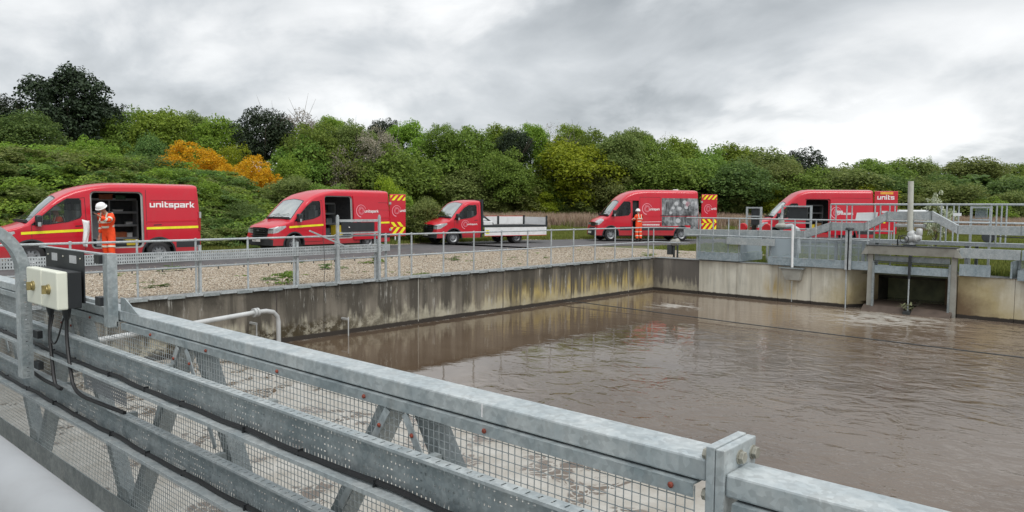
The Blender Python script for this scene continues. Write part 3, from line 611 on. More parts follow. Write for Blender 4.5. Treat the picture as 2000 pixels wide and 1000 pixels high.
rail_run(wb, 23.14, (7.0, 7.75, 8.5, 9.15, 9.9), .04, 1.45, .87, 6.95, 10.97)
rail_run(wb, 25.4, (7.0, 7.95, 8.9, 9.9), .04, 1.1, .55, 6.95, 9.95)
for y in (7.1, 7.5, 7.9, 8.3, 8.7, 9.3, 9.65): m = MB(); m.box((23.05, y, .25), (23.10, y+.15, .275)); m.build('toe_clip', 'galv_light', wb)
# raised operating platform over the sluice
wc = wthing('operating_platform', (24.2, 5.5, .8), 'raised platform with tall double-post handrails over the sluice gate', 'platform')
m = MB(); m.box((23.6, 2.0, .80), (25.2, 8.3, .86)); m.build('deck', 'galv_dull', wc)
m = MB(); m.box((23.55, -6, .80), (23.6, 8.3, .9)); m.build('edge_channel', 'galv_far', wc)
m = MB(); m.box((23.6, -6, .80), (25.2, 1.98, .86)); m.build('deck', 'galv_dull', wc)
for x in (23.7, 25.15):
    m = MB(); m.tube([(x, 8.28, 1.93), (x, -6, 1.96)], .026, 8); m.build('top_rail', 'galv_far', wc, smooth=True)
    m = MB(); m.tube([(x, 8.28, 1.44), (x, -6, 1.42)], .018, 8); m.build('mid_rail', 'galv_far', wc, smooth=True)
    for y in (8.28, 8.12, 7.0, 6.85, 5.25, 5.12, 4.05, 3.93, 2.6, 1.2, -.3):
        m = MB(); m.tube([(x, y, .86), (x, y, 1.93)], .021, 8); m.build('post', 'galv_far', wc, smooth=True)
for x in (23.75, 25.05):
  for y in (8.1, 7.3, 4.6, 2.9, 1.2): m = MB(); m.box((x-.04, y-.04, .02), (x+.04, y+.04, .80)); m.build('support_leg', 'galv_far', wc)
# cable duct that climbs over the gate
cdk = wthing('cable_duct', (23.5, 8, .8), 'wide galvanised cable duct that steps up and over the sluice gate', 'cable duct')
path = [(13.1, .93), (8.95, .98), (8.15, 1.26), (7.15, 1.27), (6.55, 1.60), (5.4, 1.62), (4.75, 1.25), (1, 1.25), (-6, 1.25)]
for i, ((ya, za), (yb, zb)) in enumerate(zip(path, path[1:])):
    m = MB(); h = .12; g = .006
    m.prism([(ya-g, za-h), (yb+g, zb-h), (yb+g, zb+h), (ya-g, za+h)], 'x', 23.30-.002*(i % 2), 23.48+.002*(i % 2)); m.build('duct_section', 'galv_far' if i % 2 else 'galv_light', cdk, bevel=.004)
for y, z in ((12.0, .93), (10.4, .95), (9.0, .97), (8.1, 1.27), (7.15, 1.27), (6.55, 1.6), (5.42, 1.62), (3.3, 1.25), (2.7, 1.25)):
    m = MB(); m.box((23.29, y-.015, z-.13), (23.49, y+.015, z+.13)); m.build('joint_strip', 'galv_dull', cdk)
for y in (12.6, 11.0, 9.2, 7.6, 5.9): m = MB(); m.box((23.36, y-.03, .02), (23.42, y+.03, .85 if y > 8.5 else (1.15 if y > 7 else 1.48))); m.build('bracket', 'galv_far', cdk)
cd2 = wthing('cable_duct', (23.4, 10.6, .6), 'short lower cable duct bridging the gap between the two mesh-sided walkways', 'cable duct')
m = MB(); m.box((23.02, 9.75, .60), (23.10, 11.35, .83)); m.build('duct_section', 'galv_light', cd2, bevel=.004)
cd3 = wthing('cable_duct', (23.0, 2, .5), 'lower galvanised trunking right of the sluice gate at the picture edge', 'cable duct')
m = MB(); m.box((23.0, 3.25, .5), (23.12, 4.62, .76)); m.build('duct_section', 'galv_light', cd3, bevel=.004); m = MB(); m.box((22.99, -5, .5), (23.13, 3.22, .76)); m.build('duct_section', 'galv_blue', cd3, bevel=.004)
# boxes and channel sections right of the gate
we = wthing('walkway', (23.9, 2, 0), 'galvanised walkway platform with sheet sides at the right edge', 'walkway')
m = MB(); m.box((23.06, -5, -.03), (23.12, 3.3, .24)); m.build('side_channel', 'galv_blue', we); m = MB(); m.box((23.1, -5, .25), (23.105, 3.3, .5)); m.build('side_screen', 'screen_mesh', we); m = MB(); m.box((23.12, -5, .2), (25.2, 3.3, .24)); m.build('deck', 'galv_dull', we)
m = MB(); m.box((23.04, 3.9, .02), (23.10, 4.62, .33)); m.build('side_channel', 'galv_blue', we); m = MB(); m.box((23.06, 3.42, .02), (24.4, 3.46, .45)); m.build('side_channel', 'galv_blue', we)
for y in (2.7, 1.6): m = MB(); m.tube([(23.02, y, .0), (23.02, y, 1.1)], .022, 8); m.build('post', 'galv_far', we, smooth=True)
# sluice gate
sg = wthing('sluice_gate', (23.15, 5.85, -1.2), 'wide galvanised sluice gate frame with cream head beam over the dark channel', 'sluice gate')
for y0, y1 in ((6.82, 6.96), (4.68, 4.82)):
    m = MB(); m.box((23.07, y0, -1.6), (23.18, y1, .52)); m.build('frame_post', 'cream_paint', sg, bevel=.006)
    m = MB(); yy = y0-.05 if y0 > 6 else y1; m.box((23.04, yy, -1.6), (23.12, yy+.05, .3)); m.build('guide', 'galv_dull', sg)
m = MB(); m.prism([(22.98, .50), (23.30, .50), (23.34, .74), (22.94, .74)], 'y', 4.72, 6.95); m.build('head_beam', 'cream_paint', sg, bevel=.006)
for y, s in ((6.96, 1), (4.70, -1)): m = MB(); m.prism([(y-.03*s, .74), (y-.03*s, .50), (y+.16*s, .48), (y+.02*s, .74)], 'x', 22.96, 23.30); m.build('beam_end', 'cream_paint', sg)
m = MB(); m.box((22.92, 4.68, .745), (23.36, 6.99, .765)); m.build('top_plate', 'dark_steel', sg)
m = MB(); m.box((23.1, 4.85, .31), (23.16, 6.79, .46)); m.build('cross_member', 'galv_dull', sg)
for z in (.25, .29): m = MB(); m.tube([(23.05, 4.85, z), (23.05, 6.79, z+.02)], .015, 6); m.build('tie_rod', 'dark_steel', sg)
m = MB(); m.box((23.06, 4.85, -.04), (23.12, 6.79, .18)); m.build('gate_leaf', 'galv_blue', sg, bevel=.004)
m = MB(); m.tube([(23.0, 5.83, .5), (23.0, 5.83, -.15)], .035, 8); m.build('spindle_sleeve', 'black_steel', sg, smooth=True)
m = MB(); m.tube([(23.0, 5.83, -.1), (23.0, 5.83, -1.15)], .020, 8); m.build('spindle', 'galv_light', sg, smooth=True)
m = MB(); m.box((22.85, 5.74, -1.5), (23.1, 5.92, -1.06)); m.build('foot_bracket', 'dark_steel', sg)
m = MB(); rr_ = random.Random(3)
for k in range(36):
    p = Vector((22.98+rr_.gauss(0, .05), 5.83+rr_.gauss(0, .08), -.96+rr_.gauss(0, .04))); q = p+Vector((rr_.gauss(0, .05), rr_.gauss(0, .07), rr_.uniform(.0, .08))); m.add([p, q, q+Vector((.01, .03, .01)), p+Vector((0, .03, 0))], [(0, 1, 2, 3)])
tag(m.build('weed', 'slime'), 'small tuft of green weed caught on the gate spindle', 'weed')
# actuator with its tall cover tube
ac = wthing('gate_actuator', (23.25, 5.85, .77), 'grey electric gate actuator with handwheel under a tall cream tube', 'actuator')
m = MB(); m.box((23.12, 5.78, .765), (23.38, 6.05, .80)); m.build('base_plate', 'black_steel', ac)
m = MB(); m.lathe([(.0, .80), (.10, .80), (.10, .86), (.07, .90), (.09, .96), (.12, 1.0), (.12, 1.12), (.09, 1.17), (.05, 1.2), (0, 1.2)], 16, Matrix.Translation((23.25, 5.87, 0))); m.build('gearbox', 'pipe_grey', ac, smooth=True)
m = MB(); m.lathe([(0, -.20), (.08, -.20), (.11, -.15), (.11, .02), (.13, .03), (.13, .08), (.11, .1), (.09, .2), (.04, .22), (0, .22)], 16, Matrix.Translation((23.2, 5.82, .98)) @ Matrix.Rotation(R(78), 4, 'X')); m.build('motor', 'pipe_grey', ac, smooth=True)
m = MB(); m.lathe([(0, -.1), (.06, -.1), (.085, -.05), (.085, .09), (.06, .12), (0, .12)], 14, Matrix.Translation((23.2, 5.67, 1.14))); m.build('switch_head', 'pipe_grey', ac, smooth=True)
m = MB(); m.tube([(23.02, 6.0+.11*math.cos(a*math.pi/8), .96+.11*math.sin(a*math.pi/8)) for a in range(17)], .012, 6, cap=False)
for a in (0, 2.1, 4.2): m.tube([(23.02, 6.0, .96), (23.02, 6.0+.11*math.cos(a), .96+.11*math.sin(a))], .009, 5)
m.tube([(23.02, 6.0, .96), (23.12, 5.98, .96)], .02, 8); m.build('handwheel', 'dark_steel', ac, smooth=True)
m = MB(); m.tube([(23.25, 5.92, 1.18), (23.25, 5.95, 2.58)], .075, 14); m.build('stem_cover', 'stem_paint', ac, smooth=True)
m = MB(); m.tube([(23.15, 6.02, 1.0), (23.1, 6.16, 1.05), (23.12, 6.2, .9), (23.14, 6.18, .6), (23.2, 6.25, .45)], .018, 6); m.build('cable', 'cable', ac, smooth=True)
# float guide post, level post, cream hopper bracket
lp = wthing('level_post', (23.12, 9.15, -.5), 'white level-gauge post on a grey hopper bracket left of the mesh walkway', 'gauge post')
m = MB(); m.tube([(23.02, 9.15, -.03), (23.02, 9.17, 1.27)], .038, 10); m.build('post', 'white_sheet', lp, smooth=True)
m = MB(); m.prism([(9.50, -.07), (8.84, -.07), (8.90, -.42), (9.34, -.42)], 'x', 22.98, 23.19); m.build('hopper', 'cream_paint', lp); m = MB(); m.box((22.94, 8.80, -.075), (23.19, 9.54, -.045)); m.build('hopper_rim', 'galv_dull', lp)
m = MB(); m.tube([(22.96, 9.12, -.45), (22.98, 9.12, -1.1)], .012, 6); m.build('gauge_rod', 'galv_far', lp)
gp = wthing('guide_post', (23.05, 7.5, -1.5), 'tall grey H-section post with round cap left of the sluice frame', 'post')
m = MB(); m.box((22.98, 7.40, .0), (23.0, 7.58, 1.16)); m.box((22.98, 7.47, 0), (23.12, 7.51, 1.16)); m.build('section', 'galv_far', gp)
m = MB(); m.lathe([(0, 1.24), (.10, 1.24), (.12, 1.21), (.12, 1.18), (.07, 1.16), (0, 1.16)], 14, Matrix.Translation((23.05, 7.49, 0))); m.build('cap', 'dark_steel', gp, smooth=True)
m = MB(); m.tube([(23.1, 7.56, 0), (23.14, 7.56, -1.7)], .022, 8); m.build('lower_tube', 'galv_far', gp, smooth=True)
# pumps, frames and boards standing behind the walkways
vp = wthing('valve_stand', (22.6, 14.0, .02), 'small grey valve head on a short stand at the tank corner', 'valve')
vx, vy = 23.9, 13.75; vp.location = (vx, vy, 0); WORLD[vp.name] = Vector((vx, vy, 0))
m = MB(); m.box((vx-.05, vy+.02, -.05), (vx+.02, vy+.07, .45)); m.box((vx-.05, vy-.12, -.05), (vx+.02, vy-.08, .45)); m.build('stand', 'dark_steel', vp)
m = MB(); m.box((vx-.1, vy+.1, .1), (vx+.05, vy+.28, .45)); m.build('terminal_box', 'dark_steel', vp)
m = MB(); m.lathe([(0, -.16), (.1, -.16), (.13, -.08), (.13, .1), (.07, .16), (0, .16)], 12, Matrix.Translation((vx, vy, .55)) @ Matrix.Rotation(R(80), 4, 'X')); m.build('valve_body', 'cream_paint', vp, smooth=True)
m = MB(); m.lathe([(0, .66), (.07, .66), (.07, .74), (.03, .78), (.02, .86), (0, .86)], 10, Matrix.Translation((vx, vy, 0))); m.build('valve_head', 'dark_steel', vp, smooth=True)
def frame_stand(name, x, ya, yb, z0, z1, zmid, label, cat, panel=None, n=2):
    t = wthing(name, (x, (ya+yb)/2, z0), label, cat)
    for y in (ya, yb): m = MB(); m.box((x-.03, y-.03, z0), (x+.03, y+.03, z1)); m.build('post', 'galv_far', t)
    for z in (z1-.03, zmid): m = MB(); m.box((x-.025, min(ya, yb)+.03, z-.025), (x+.025, max(ya, yb)-.03, z+.025)); m.build('crossbar', 'galv_far', t)
    if panel: m = MB(); m.box((x+.03, panel[0], panel[2]), (x+.12, panel[1], panel[3])); m.build('panel', panel[4], t)
    return t
frame_stand('panel_frame', 26, 12.05, 11.52, -.1, 1.84, 1.5, 'narrow grey frame holding a black box left of the walkways', 'panel frame', (11.62, 11.9, 1.2, 1.8, 'black_steel'))
frame_stand('panel_frame', 25.9, 10.7, 9.7, -.1, 1.9, 1.3, 'wide grey frame with a black panel in front of the far right van', 'panel frame', (9.85, 10.5, 1.38, 1.84, 'black_steel'))
frame_stand('panel_frame', 26.2, 5.0, 4.5, -.1, 1.9, 1.5, 'small grey frame with a wire-screened window right of the tall cream tube', 'panel frame', (4.6, 4.9, 1.55, 1.85, 'screen_mesh'))
nb = wthing('notice_board', (24.1, 7.2, .9), 'plain white notice board fixed to the platform handrail', 'notice board')
m = MB(); m.prism([(7.56, 1.42), (6.97, 1.42), (6.92, 1.70), (7.52, 1.68)], 'x', 23.72, 23.735); m.build('board', 'white_sheet', nb)
for (y, z, w_, h_, lab) in ((8.0, 1.70, .17, .07, 'small white tag left of the notice board'), (6.72, 1.71, .16, .06, 'small white tag right of the notice board'), (4.85, 1.66, .2, .08, 'small white tag beside the double post')):
    m = MB(); m.box((23.66, y-w_/2, z-h_/2), (23.672, y+w_/2, z+h_/2)); tag(m.build('tag_plate', 'white_sheet'), lab, 'tag')
for (y0, y1, z, lab) in ((6.35, 5.55, 1.73, 'white tubular lamp lying along the top of the raised duct'), (6.4, 5.6, 1.33, 'white tubular lamp under the raised duct')):
    t = wthing('strip_lamp', (23.6, (y0+y1)/2, z), lab, 'lamp')
    m = MB(); m.tube([(23.56, y0, z), (23.56, y1, z)], .045, 8); m.build('tube', 'white_sheet', t, smooth=True)
    m = MB(); m.box((23.52, y0-.04, z-.05), (23.62, y0+.0, z+.05)); m.box((23.52, y1, z-.05), (23.62, y1+.05, z+.05)); m.build('end_cap', 'pipe_grey', t)
pc = wthing('pump_column', (25.4, 10.1, 0), 'grey pump head with pipework between the two panel frames', 'pump')
m = MB(); m.tube([(25.0, 10.35, .1), (25.0, 10.35, 1.55)], .05, 8); m.build('column', 'pipe_grey', pc, smooth=True)
m = MB(); m.lathe([(0, 1.1), (.12, 1.1), (.2, 1.16), (.2, 1.22), (.1, 1.3), (.09, 1.42), (0, 1.45)], 14, Matrix.Translation((25.0, 10.35, 0))); m.build('pump_head', 'cream_paint', pc, smooth=True)
m = MB(); m.tube([(25.0, 10.35, 1.15), (25.0, 10.0, 1.2), (25.0, 9.8, 1.1), (25.0, 9.75, .3)], .09, 10); m.build('elbow_pipe', 'galv_far', pc, smooth=True)
for i, (y, c, lab) in enumerate(((12.0, 'red_plastic', 'red hose drum left of the mesh walkways'), (11.1, 'red_plastic', 'red plastic guard behind the first mesh walkway'))):
    t = wthing('hose_drum', (25.6, y, .0), lab, 'hose drum'); m = MB(); M_ = Matrix.Translation((25.6, y, 1.1)) @ Matrix.Rotation(R(90), 4, 'Y')
    m.lathe([(.0, -.06), (.14, -.06), (.16, -.03), (.16, .03), (.14, .06), (0, .06)], 16, M_); m.build('drum', c, t, smooth=True); m = MB(); m.box((25.62, y-.03, -.1), (25.68, y+.03, 1.0)); m.build('stand', 'galv_far', t)
hw = wthing('handwheel_stand', (25.5, 4.6, 0), 'dark ribbed handwheel on a post to the right of the gate', 'handwheel')
m = MB(); m.lathe([(0, -.06), (.15, -.06), (.17, -.03), (.17, .03), (.15, .06), (0, .06)], 18, Matrix.Translation((25.2, 4.35, 1.02)) @ Matrix.Rotation(R(90), 4, 'Y')); m.build('wheel', 'dark_steel', hw, smooth=True)
m = MB(); m.box((25.18, 4.3, .86), (25.24, 4.4, 1.0)); m.build('post', 'galv_far', hw)
m = MB(); m.tube([(25.0, 4.3, 1.05), (24.9, 2, .98), (24.8, 0, .9)], .016, 6); tag(m.build('black_cable', 'cable', smooth=True), 'black cable sagging from the handwheel to the right picture edge', 'cable')

# ------------------------------------------------------------------ bridge girder in the foreground
gb = wthing('bridge_girder', (2.05, 4, -.5), 'galvanised lattice girder with flat top rail and wire mesh along the walkway', 'bridge girder')
for (ya, yb, dz) in ((1.018, 5.36, 0), (5.37, 14.15, 0), (-6, .956, -.028)):
    m = MB(); m.box((1.972, ya, .972+dz), (2.122, yb, 1.040+dz)); m.build('top_chord', 'galv_light', gb, bevel=.007)
    m = MB(); m.box((1.952, ya+.03, .924+dz), (1.958, yb-.03, .966+dz)); m.box((1.958, ya+.03, .960+dz), (2.03, yb-.03, .966+dz)); m.build('clamp_angle', 'galv', gb)
m = MB(); m.box((1.955, -6, -.50), (1.963, 14.1, -.283)); m.box((1.963, -6, -.50), (2.1, 14.1, -.492)); m.build('bottom_chord', 'galv_dull', gb)
# wire mesh: real wires 25 mm apart
for k, (ya, yb) in enumerate(((-1.0, .93), (1.05, 3.40), (3.42, 5.38), (5.40, 9.3), (9.32, 13.9))):
    st = .031 if yb < 9.31 else .075; m = MB(); n = int((yb-ya)/st)
    z0, z1 = -.30, (.955 if ya > 0 else .925)
    for i in range(n+1):
        y = ya+i*st; r = .0014 if yb < 9.4 else .002
        m.bar((1.968, y, z0), (1.968, y, z1), 2*r, 2*r, (1, 0, 0))
    for i in range(int((z1-z0)/.031)+1):
        z = z0+i*.031; m.bar((1.9715, ya, z), (1.9715, yb, z), .0026, .0026)
    m.build('wire_mesh_panel', 'galv_light', gb, kind='stuff')
# zigzag lattice members behind the mesh
for i in range(-2, 5):
    ya = .42+2.0*i           # apex
    m = MB(); m.bar((2.04, ya+.97, -.42), (2.04, ya+.09, .95), .10, .075, (0, 1, 0)); m.build('lattice_brace', 'galv', gb)
    m = MB(); m.bar((2.042, ya-.97, -.42), (2.042, ya-.09, .95), .096, .075, (0, 1, 0)); m.build('lattice_brace', 'galv_dull', gb)
    for s in (-1, 1):    # outer clamping flats with rusty bolt heads
        m = MB(); m.bar((1.958, ya+s*.40, .40), (1.958, ya+s*.055, .915), .006, .036, (0, 1, 0)); fl = m.build('clamp_flat', 'galv_light', gb)
        for f in (.3, .85):
            yb, zb = ya+s*(.40-.345*f), .40+.515*f; m = MB(); m.lathe([(0, 0), (.009, 0), (.010, .003), (.006, .008), (0, .009)], 10, Matrix.Translation((1.953, yb, zb)) @ Matrix.Rotation(R(-90), 4, 'Y')); m.build('bolt_head', 'rust', gb, smooth=True)
    m = MB(); m.prism([(ya+1.16, -.43), (ya+.84, -.43), (ya+.92, -.20), (ya+1.08, -.20)], 'x', 1.972, 1.978); m.build('gusset', 'galv', gb)
for y in [1.12, 1.9, 2.63, 3.34, 4.10, 4.85, 5.9, 6.7, 7.5, .25, -.5]:
    dz = -.028 if y < 1 else 0
    m = MB(); m.lathe([(0, 0), (.009, 0), (.010, .004), (.006, .009), (0, .010)], 10, Matrix.Translation((1.952, y, .944+dz)) @ Matrix.Rotation(R(-90), 4, 'Y')); m.build('bolt_head', 'rust', gb, smooth=True)
# bolted joint plates
def bolt(M, r, h, mat, parent):
    m = MB(); n = 6; m.prism([(r*math.cos(k*math.pi/3), r*math.sin(k*math.pi/3)) for k in range(6)], 'z', .003, h); m.v = [tuple(M @ Vector(v)) for v in m.v]; o = m.build('bolt', mat, parent, bevel=.0015)
    m = MB(); m.lathe([(0, 0), (r*1.2, 0), (r*1.2, .003), (0, .003)], 14, M); m.build('washer', mat, parent, smooth=True, angle=30)
m = MB(); m.box((1.966, .988, .62), (2.172, 1.016, 1.082)); m.build('joint_plate', 'galv_light', gb, bevel=.003)
m = MB(); m.box((1.966, .957, .62), (2.172, .986, 1.079)); m.build('joint_plate', 'galv_light', gb, bevel=.003)
MR = Matrix.Rotation(R(90), 4, 'X')
for (x, z) in ((2.062, 1.040), (2.150, 1.034), (2.022, .948), (2.022, .80)): bolt(Matrix.Translation((x, .957, z)) @ MR, .0185, .017, 'bolt_zinc', gb)
MR2 = Matrix.Rotation(R(-90), 4, 'X')
for (x, z) in ((1.99, 1.05), (1.99, .93), (2.15, 1.05)): bolt(Matrix.Translation((x, 1.016, z)) @ MR2, .0185, .017, 'bolt_zinc', gb)
# far joint: upright post with gusset
m = MB(); m.box((1.90, 5.40, .93), (1.965, 5.485, 1.432)); m.build('tray_post', 'galv', gb, bevel=.003)
m = MB(); m.prism([(5.37, 1.045), (5.37, 1.135), (5.30, 1.135), (5.08, 1.045)], 'x', 1.968, 1.976); m.build('gusset', 'galv', gb)
# bird lime on the rail
m = MB(); m.box((1.9695, 1.93, .985), (1.9715, 1.934, 1.036)); tag(m.build('lime_streak', 'white_print'), 'thin white bird-lime streak running down the top rail', 'streak')

# ------------------------------------------------------------------ perforated trays along the girder
def tray(zt, zb, y0, y1, label):
    t = wthing('perforated_tray', (1.85, (y0+y1)/2, zb), label, 'cable tray')
    n = int((y1-y0)/.026); rw_ = 6; ph = (zt-zb)/rw_
    def hole(i, j):
        if j == 0: return (.006, ph*.7) if i % 1 == 0 else (.001, .001)
        k = (i*3+j*5) % 7
        return {0: (.011, .006), 1: (.0005, .0005), 2: (.006, .011), 3: (.007, .007), 4: (.0005, .0005), 5: (.008, .006), 6: (.006, .008)}[k]
    m = MB(); perforated(m, (1.87, y0, zb), (0, 1, 0), (0, 0, 1), n, rw_, (y1-y0)/n, ph, hole, 0); m.build('web', 'galv', t)
    n2 = int((y1-y0)/.055)
    m = MB(); perforated(m, (1.87, y0, zt), (0, 1, 0), (-1, 0, 0), n2, 1, (y1-y0)/n2, .05, lambda i, j: (.007, .026), 0); m.build('top_flange', 'galv_light', t)
    m = MB(); m.box((1.816, y0, zt-.012), (1.820, y1, zt+.0)); m.build('top_lip', 'galv_light', t)
    m = MB(); m.box((1.765, y0, zb-.003), (1.87, y1, zb)); m.build('bottom_flange', 'galv_light', t)
    m = MB(); m.box((1.760, y0, zb-.003), (1.764, y1, zb+.016)); m.build('bottom_lip', 'galv_light', t)
    for i in range(int((y1-y0)/1.2)):
        y = y0+.6+1.2*i; m = MB(); m.box((1.873, y-.02, zb+.02), (1.95, y+.02, zt-.02)); m.build('bracket', 'galv_dull', t)
    return t
tray(.823, .633, .35, 9.3, 'upper perforated steel tray fixed along the lattice girder'); tray(.425, .235, .9, 9.3, 'lower perforated steel tray fixed along the lattice girder')
for zt, lab in ((.633, 'black cable lying in the upper perforated tray'), (.235, 'black cable lying in the lower perforated tray')):
    t = wthing('tray_cable', (1.84, 4, zt), lab, 'cable'); pts = [(1.838+.004*math.sin(i*1.1)+.004*math.sin(i*.43), .4+i*.1, zt+.016+.003*math.sin(i*.7)) for i in range(int(88 if zt > .5 else 88))]
    m = MB(); m.tube(pts, .013, 8); m.build('sheath', 'cable', t, smooth=True)
    for i in range(15): y = .62+i*.58+.07*math.sin(i*2.3); m = MB(); m.box((1.8225, y-.0025, zt+.002), (1.853, y+.0025, zt+.0315)); m.build('cable_tie', 'black_plastic', t)
# cover plate on the lower tray (short perforated piece seen between the trays)
cp = wthing('perforated_cover', (1.9, 6, .42), 'short white perforated cover plate standing between the two trays', 'cover plate')
m = MB(); perforated(m, (1.90, 5.12, .44), (0, 1, 0), (0, 0, 1), 26, 6, .03, .024, .009, .009); m.build('plate', 'tube_white', cp)
# isolator boxes on the black panel
ip = wthing('isolator_bracket', (1.88, 6.2, .95), 'black back panel with grey stickers and two slotted support bars', 'panel')
m = MB(); m.box((1.885, 5.80, 1.06), (1.893, 6.62, 1.425)); m.build('back_plate', 'black_steel', ip)
m = MB(); m.box((1.89, 5.50, 1.418), (1.93, 6.80, 1.43)); m.build('support_bar', 'galv_light', ip); m = MB(); m.box((1.895, 5.50, 1.075), (1.93, 6.7, 1.10)); m.build('support_bar', 'galv_light', ip)
for z in (1.36, 1.07): m = MB(); m.box((1.878, 5.486, z), (1.935, 5.58, z+.062)); m.build('end_cap', 'black_plastic', ip, bevel=.004)
for ya, yb in ((6.35, 6.47), (5.94, 6.08)): m = MB(); m.box((1.8815, ya, 1.335), (1.8845, yb, 1.392)); m.build('sticker', 'sticker', ip)
for ya in (6.56, 6.22, 5.86): m = MB(); m.lathe([(0, 0), (.008, 0), (.006, .006), (0, .007)], 8, Matrix.Translation((1.885, ya, 1.375)) @ Matrix.Rotation(R(-90), 4, 'Y')); m.build('screw', 'bolt_zinc', ip, smooth=True)
for (ya, yb, lab) in ((5.765, 6.085, 'cream isolator box with brass switch, nearer of the pair'), (6.10, 6.44, 'cream isolator box with brass switch beside the curved channel')):
    t = wthing('isolator_box', (1.78, (ya+yb)/2, 1.03), lab, 'isolator box'); yc = (ya+yb)/2
    m = MB(); m.box((1.70, ya, 1.03), (1.772, yb, 1.295)); m.build('lid', 'box_cream', t, bevel=.010)
    m = MB(); m.box((1.7725, ya+.004, 1.034), (1.86, yb-.004, 1.291)); m.build('case', 'black_plastic', t, bevel=.006)
    m = MB(); m.lathe([(0, 0), (.036, 0), (.036, .012), (.024, .016), (.022, .022), (0, .022)], 14, Matrix.Translation((1.70, yc, 1.165)) @ Matrix.Rotation(R(-90), 4, 'Y')); sw = m.build('switch_plate', 'brass', t, smooth=True, angle=30)
    m = MB(); m.box((1.655, yc-.010, 1.135), (1.682, yc+.010, 1.195)); hd = link('switch_handle', m.mesh('switch_handle'), 'brass', sw)
    m = MB(); m.lathe([(.0, 1.03), (.032, 1.03), (.030, 1.0), (.022, .96), (.016, .94), (0, .94)], 12, Matrix.Translation((1.80, yc-.02, 0))); m.build('cable_gland', 'black_plastic', t, smooth=True)
for (y, pts, lab) in ((5.90, [(1.80, 5.905, .95), (1.79, 5.88, .8), (1.78, 5.80, .62), (1.775, 5.72, .50), (1.785, 5.60, .452), (1.81, 5.35, .44), (1.84, 5.0, .436)], 'black armoured cable from the nearer isolator box down to the lower tray'),
                      (6.25, [(1.80, 6.25, .95), (1.78, 6.22, .8), (1.77, 6.15, .62), (1.765, 6.08, .46), (1.78, 6.0, .43), (1.80, 6.15, .42), (1.80, 6.5, .42), (1.80, 6.85, .45)], 'black armoured cable from the further isolator box looping to the curved channel'),
                      (6.1, [(1.80, 6.19, .95), (1.76, 6.14, .82), (1.75, 6.05, .76), (1.76, 5.98, .80), (1.79, 5.94, .95)], 'thin black loop of cable between the two isolator boxes')):
    sp = []
    for i in range(len(pts)-1):
        p0, p1, p2, p3 = [Vector(pts[max(0, min(len(pts)-1, j))]) for j in (i-1, i, i+1, i+2)]
        for k in range(5): tt = k/5; sp.append(.5*((2*p1)+(-p0+p2)*tt+(2*p0-5*p1+4*p2-p3)*tt*tt+(-p0+3*p1-3*p2+p3)*tt**3))
    sp.append(Vector(pts[-1])); m = MB(); m.tube(sp, .013 if 'armoured' in lab else .006, 8); tag(m.build('armoured_cable' if 'armoured' in lab else 'loop_cable', 'cable', smooth=True), lab, 'cable')
# curved riser channel
rc = wthing('curved_channel', (1.72, 6.6, .42), 'galvanised slotted channel rising and curving over at the left edge', 'channel')
m = MB(); perforated(m, (1.685, 6.55, .43), (1, 0, 0), (0, 0, 1), 1, 24, .075, .0335, .020, .006); m.build('slotted_web', 'galv', rc)
m = MB(); m.box((1.685, 6.551, .43), (1.689, 6.67, 1.233)); m.box((1.756, 6.551, .43), (1.76, 6.67, 1.233)); m.build('flange', 'galv_light', rc)
cx_, cz_ = 1.32, 1.233; m = MB(); n = 14
for i in range(n):
    a0, a1 = R(90*i/n), R(90*(i+1)/n)
    for ro, ri, ya, yb in ((.44, .365, 6.548, 6.551), (.44, .436, 6.551, 6.67), (.369, .365, 6.551, 6.67)):
        q = [(cx_+ro*math.cos(a0), cz_+ro*math.sin(a0)), (cx_+ro*math.cos(a1), cz_+ro*math.sin(a1)), (cx_+ri*math.cos(a1), cz_+ri*math.sin(a1)), (cx_+ri*math.cos(a0), cz_+ri*math.sin(a0))]; m.prism(q, 'y', ya, yb)
m.box((.2, 6.548, cz_+.365), (cx_, 6.551, cz_+.44)); m.box((.2, 6.551, cz_+.436), (cx_, 6.67, cz_+.44)); m.box((.2, 6.551, cz_+.365), (cx_, 6.67, cz_+.369)); m.build('bend', 'galv', rc)
for z in (.50, .74): m = MB(); m.box((1.762, 6.45, z), (1.80, 6.56, z+.06)); m.build('end_cap', 'black_plastic', rc, bevel=.004)
# near handrail tube and deck under the camera
hr = wthing('near_handrail', (.4, 1, .1), 'thick pale grey tube handrail at the bottom left corner', 'handrail')
m = MB(); m.tube([(.435, -4, 1.156), (.435, 9, 1.156)], .078, 32); m.build('tube', 'tube_white', hr, smooth=True)
for y in (-3, 7.5): m = MB(); m.tube([(.435, y, .12), (.435, y, 1.2)], .025, 10); m.build('post', 'galv_far', hr, smooth=True)
dk = wthing('bridge_deck', (0, 3, 0), 'grated walkway deck under the viewer between the girder and the handrail', 'deck')
m = MB(); m.box((-.9, -6, .06), (.95, 14, .10)); m.build('grating', 'galv_dull', dk); m = MB(); m.box((-.9, -6, -.4), (-.8, 14, .06)); m.box((.85, -6, -.4), (.95, 14, .06)); m.build('beam', 'galv_dull', dk)
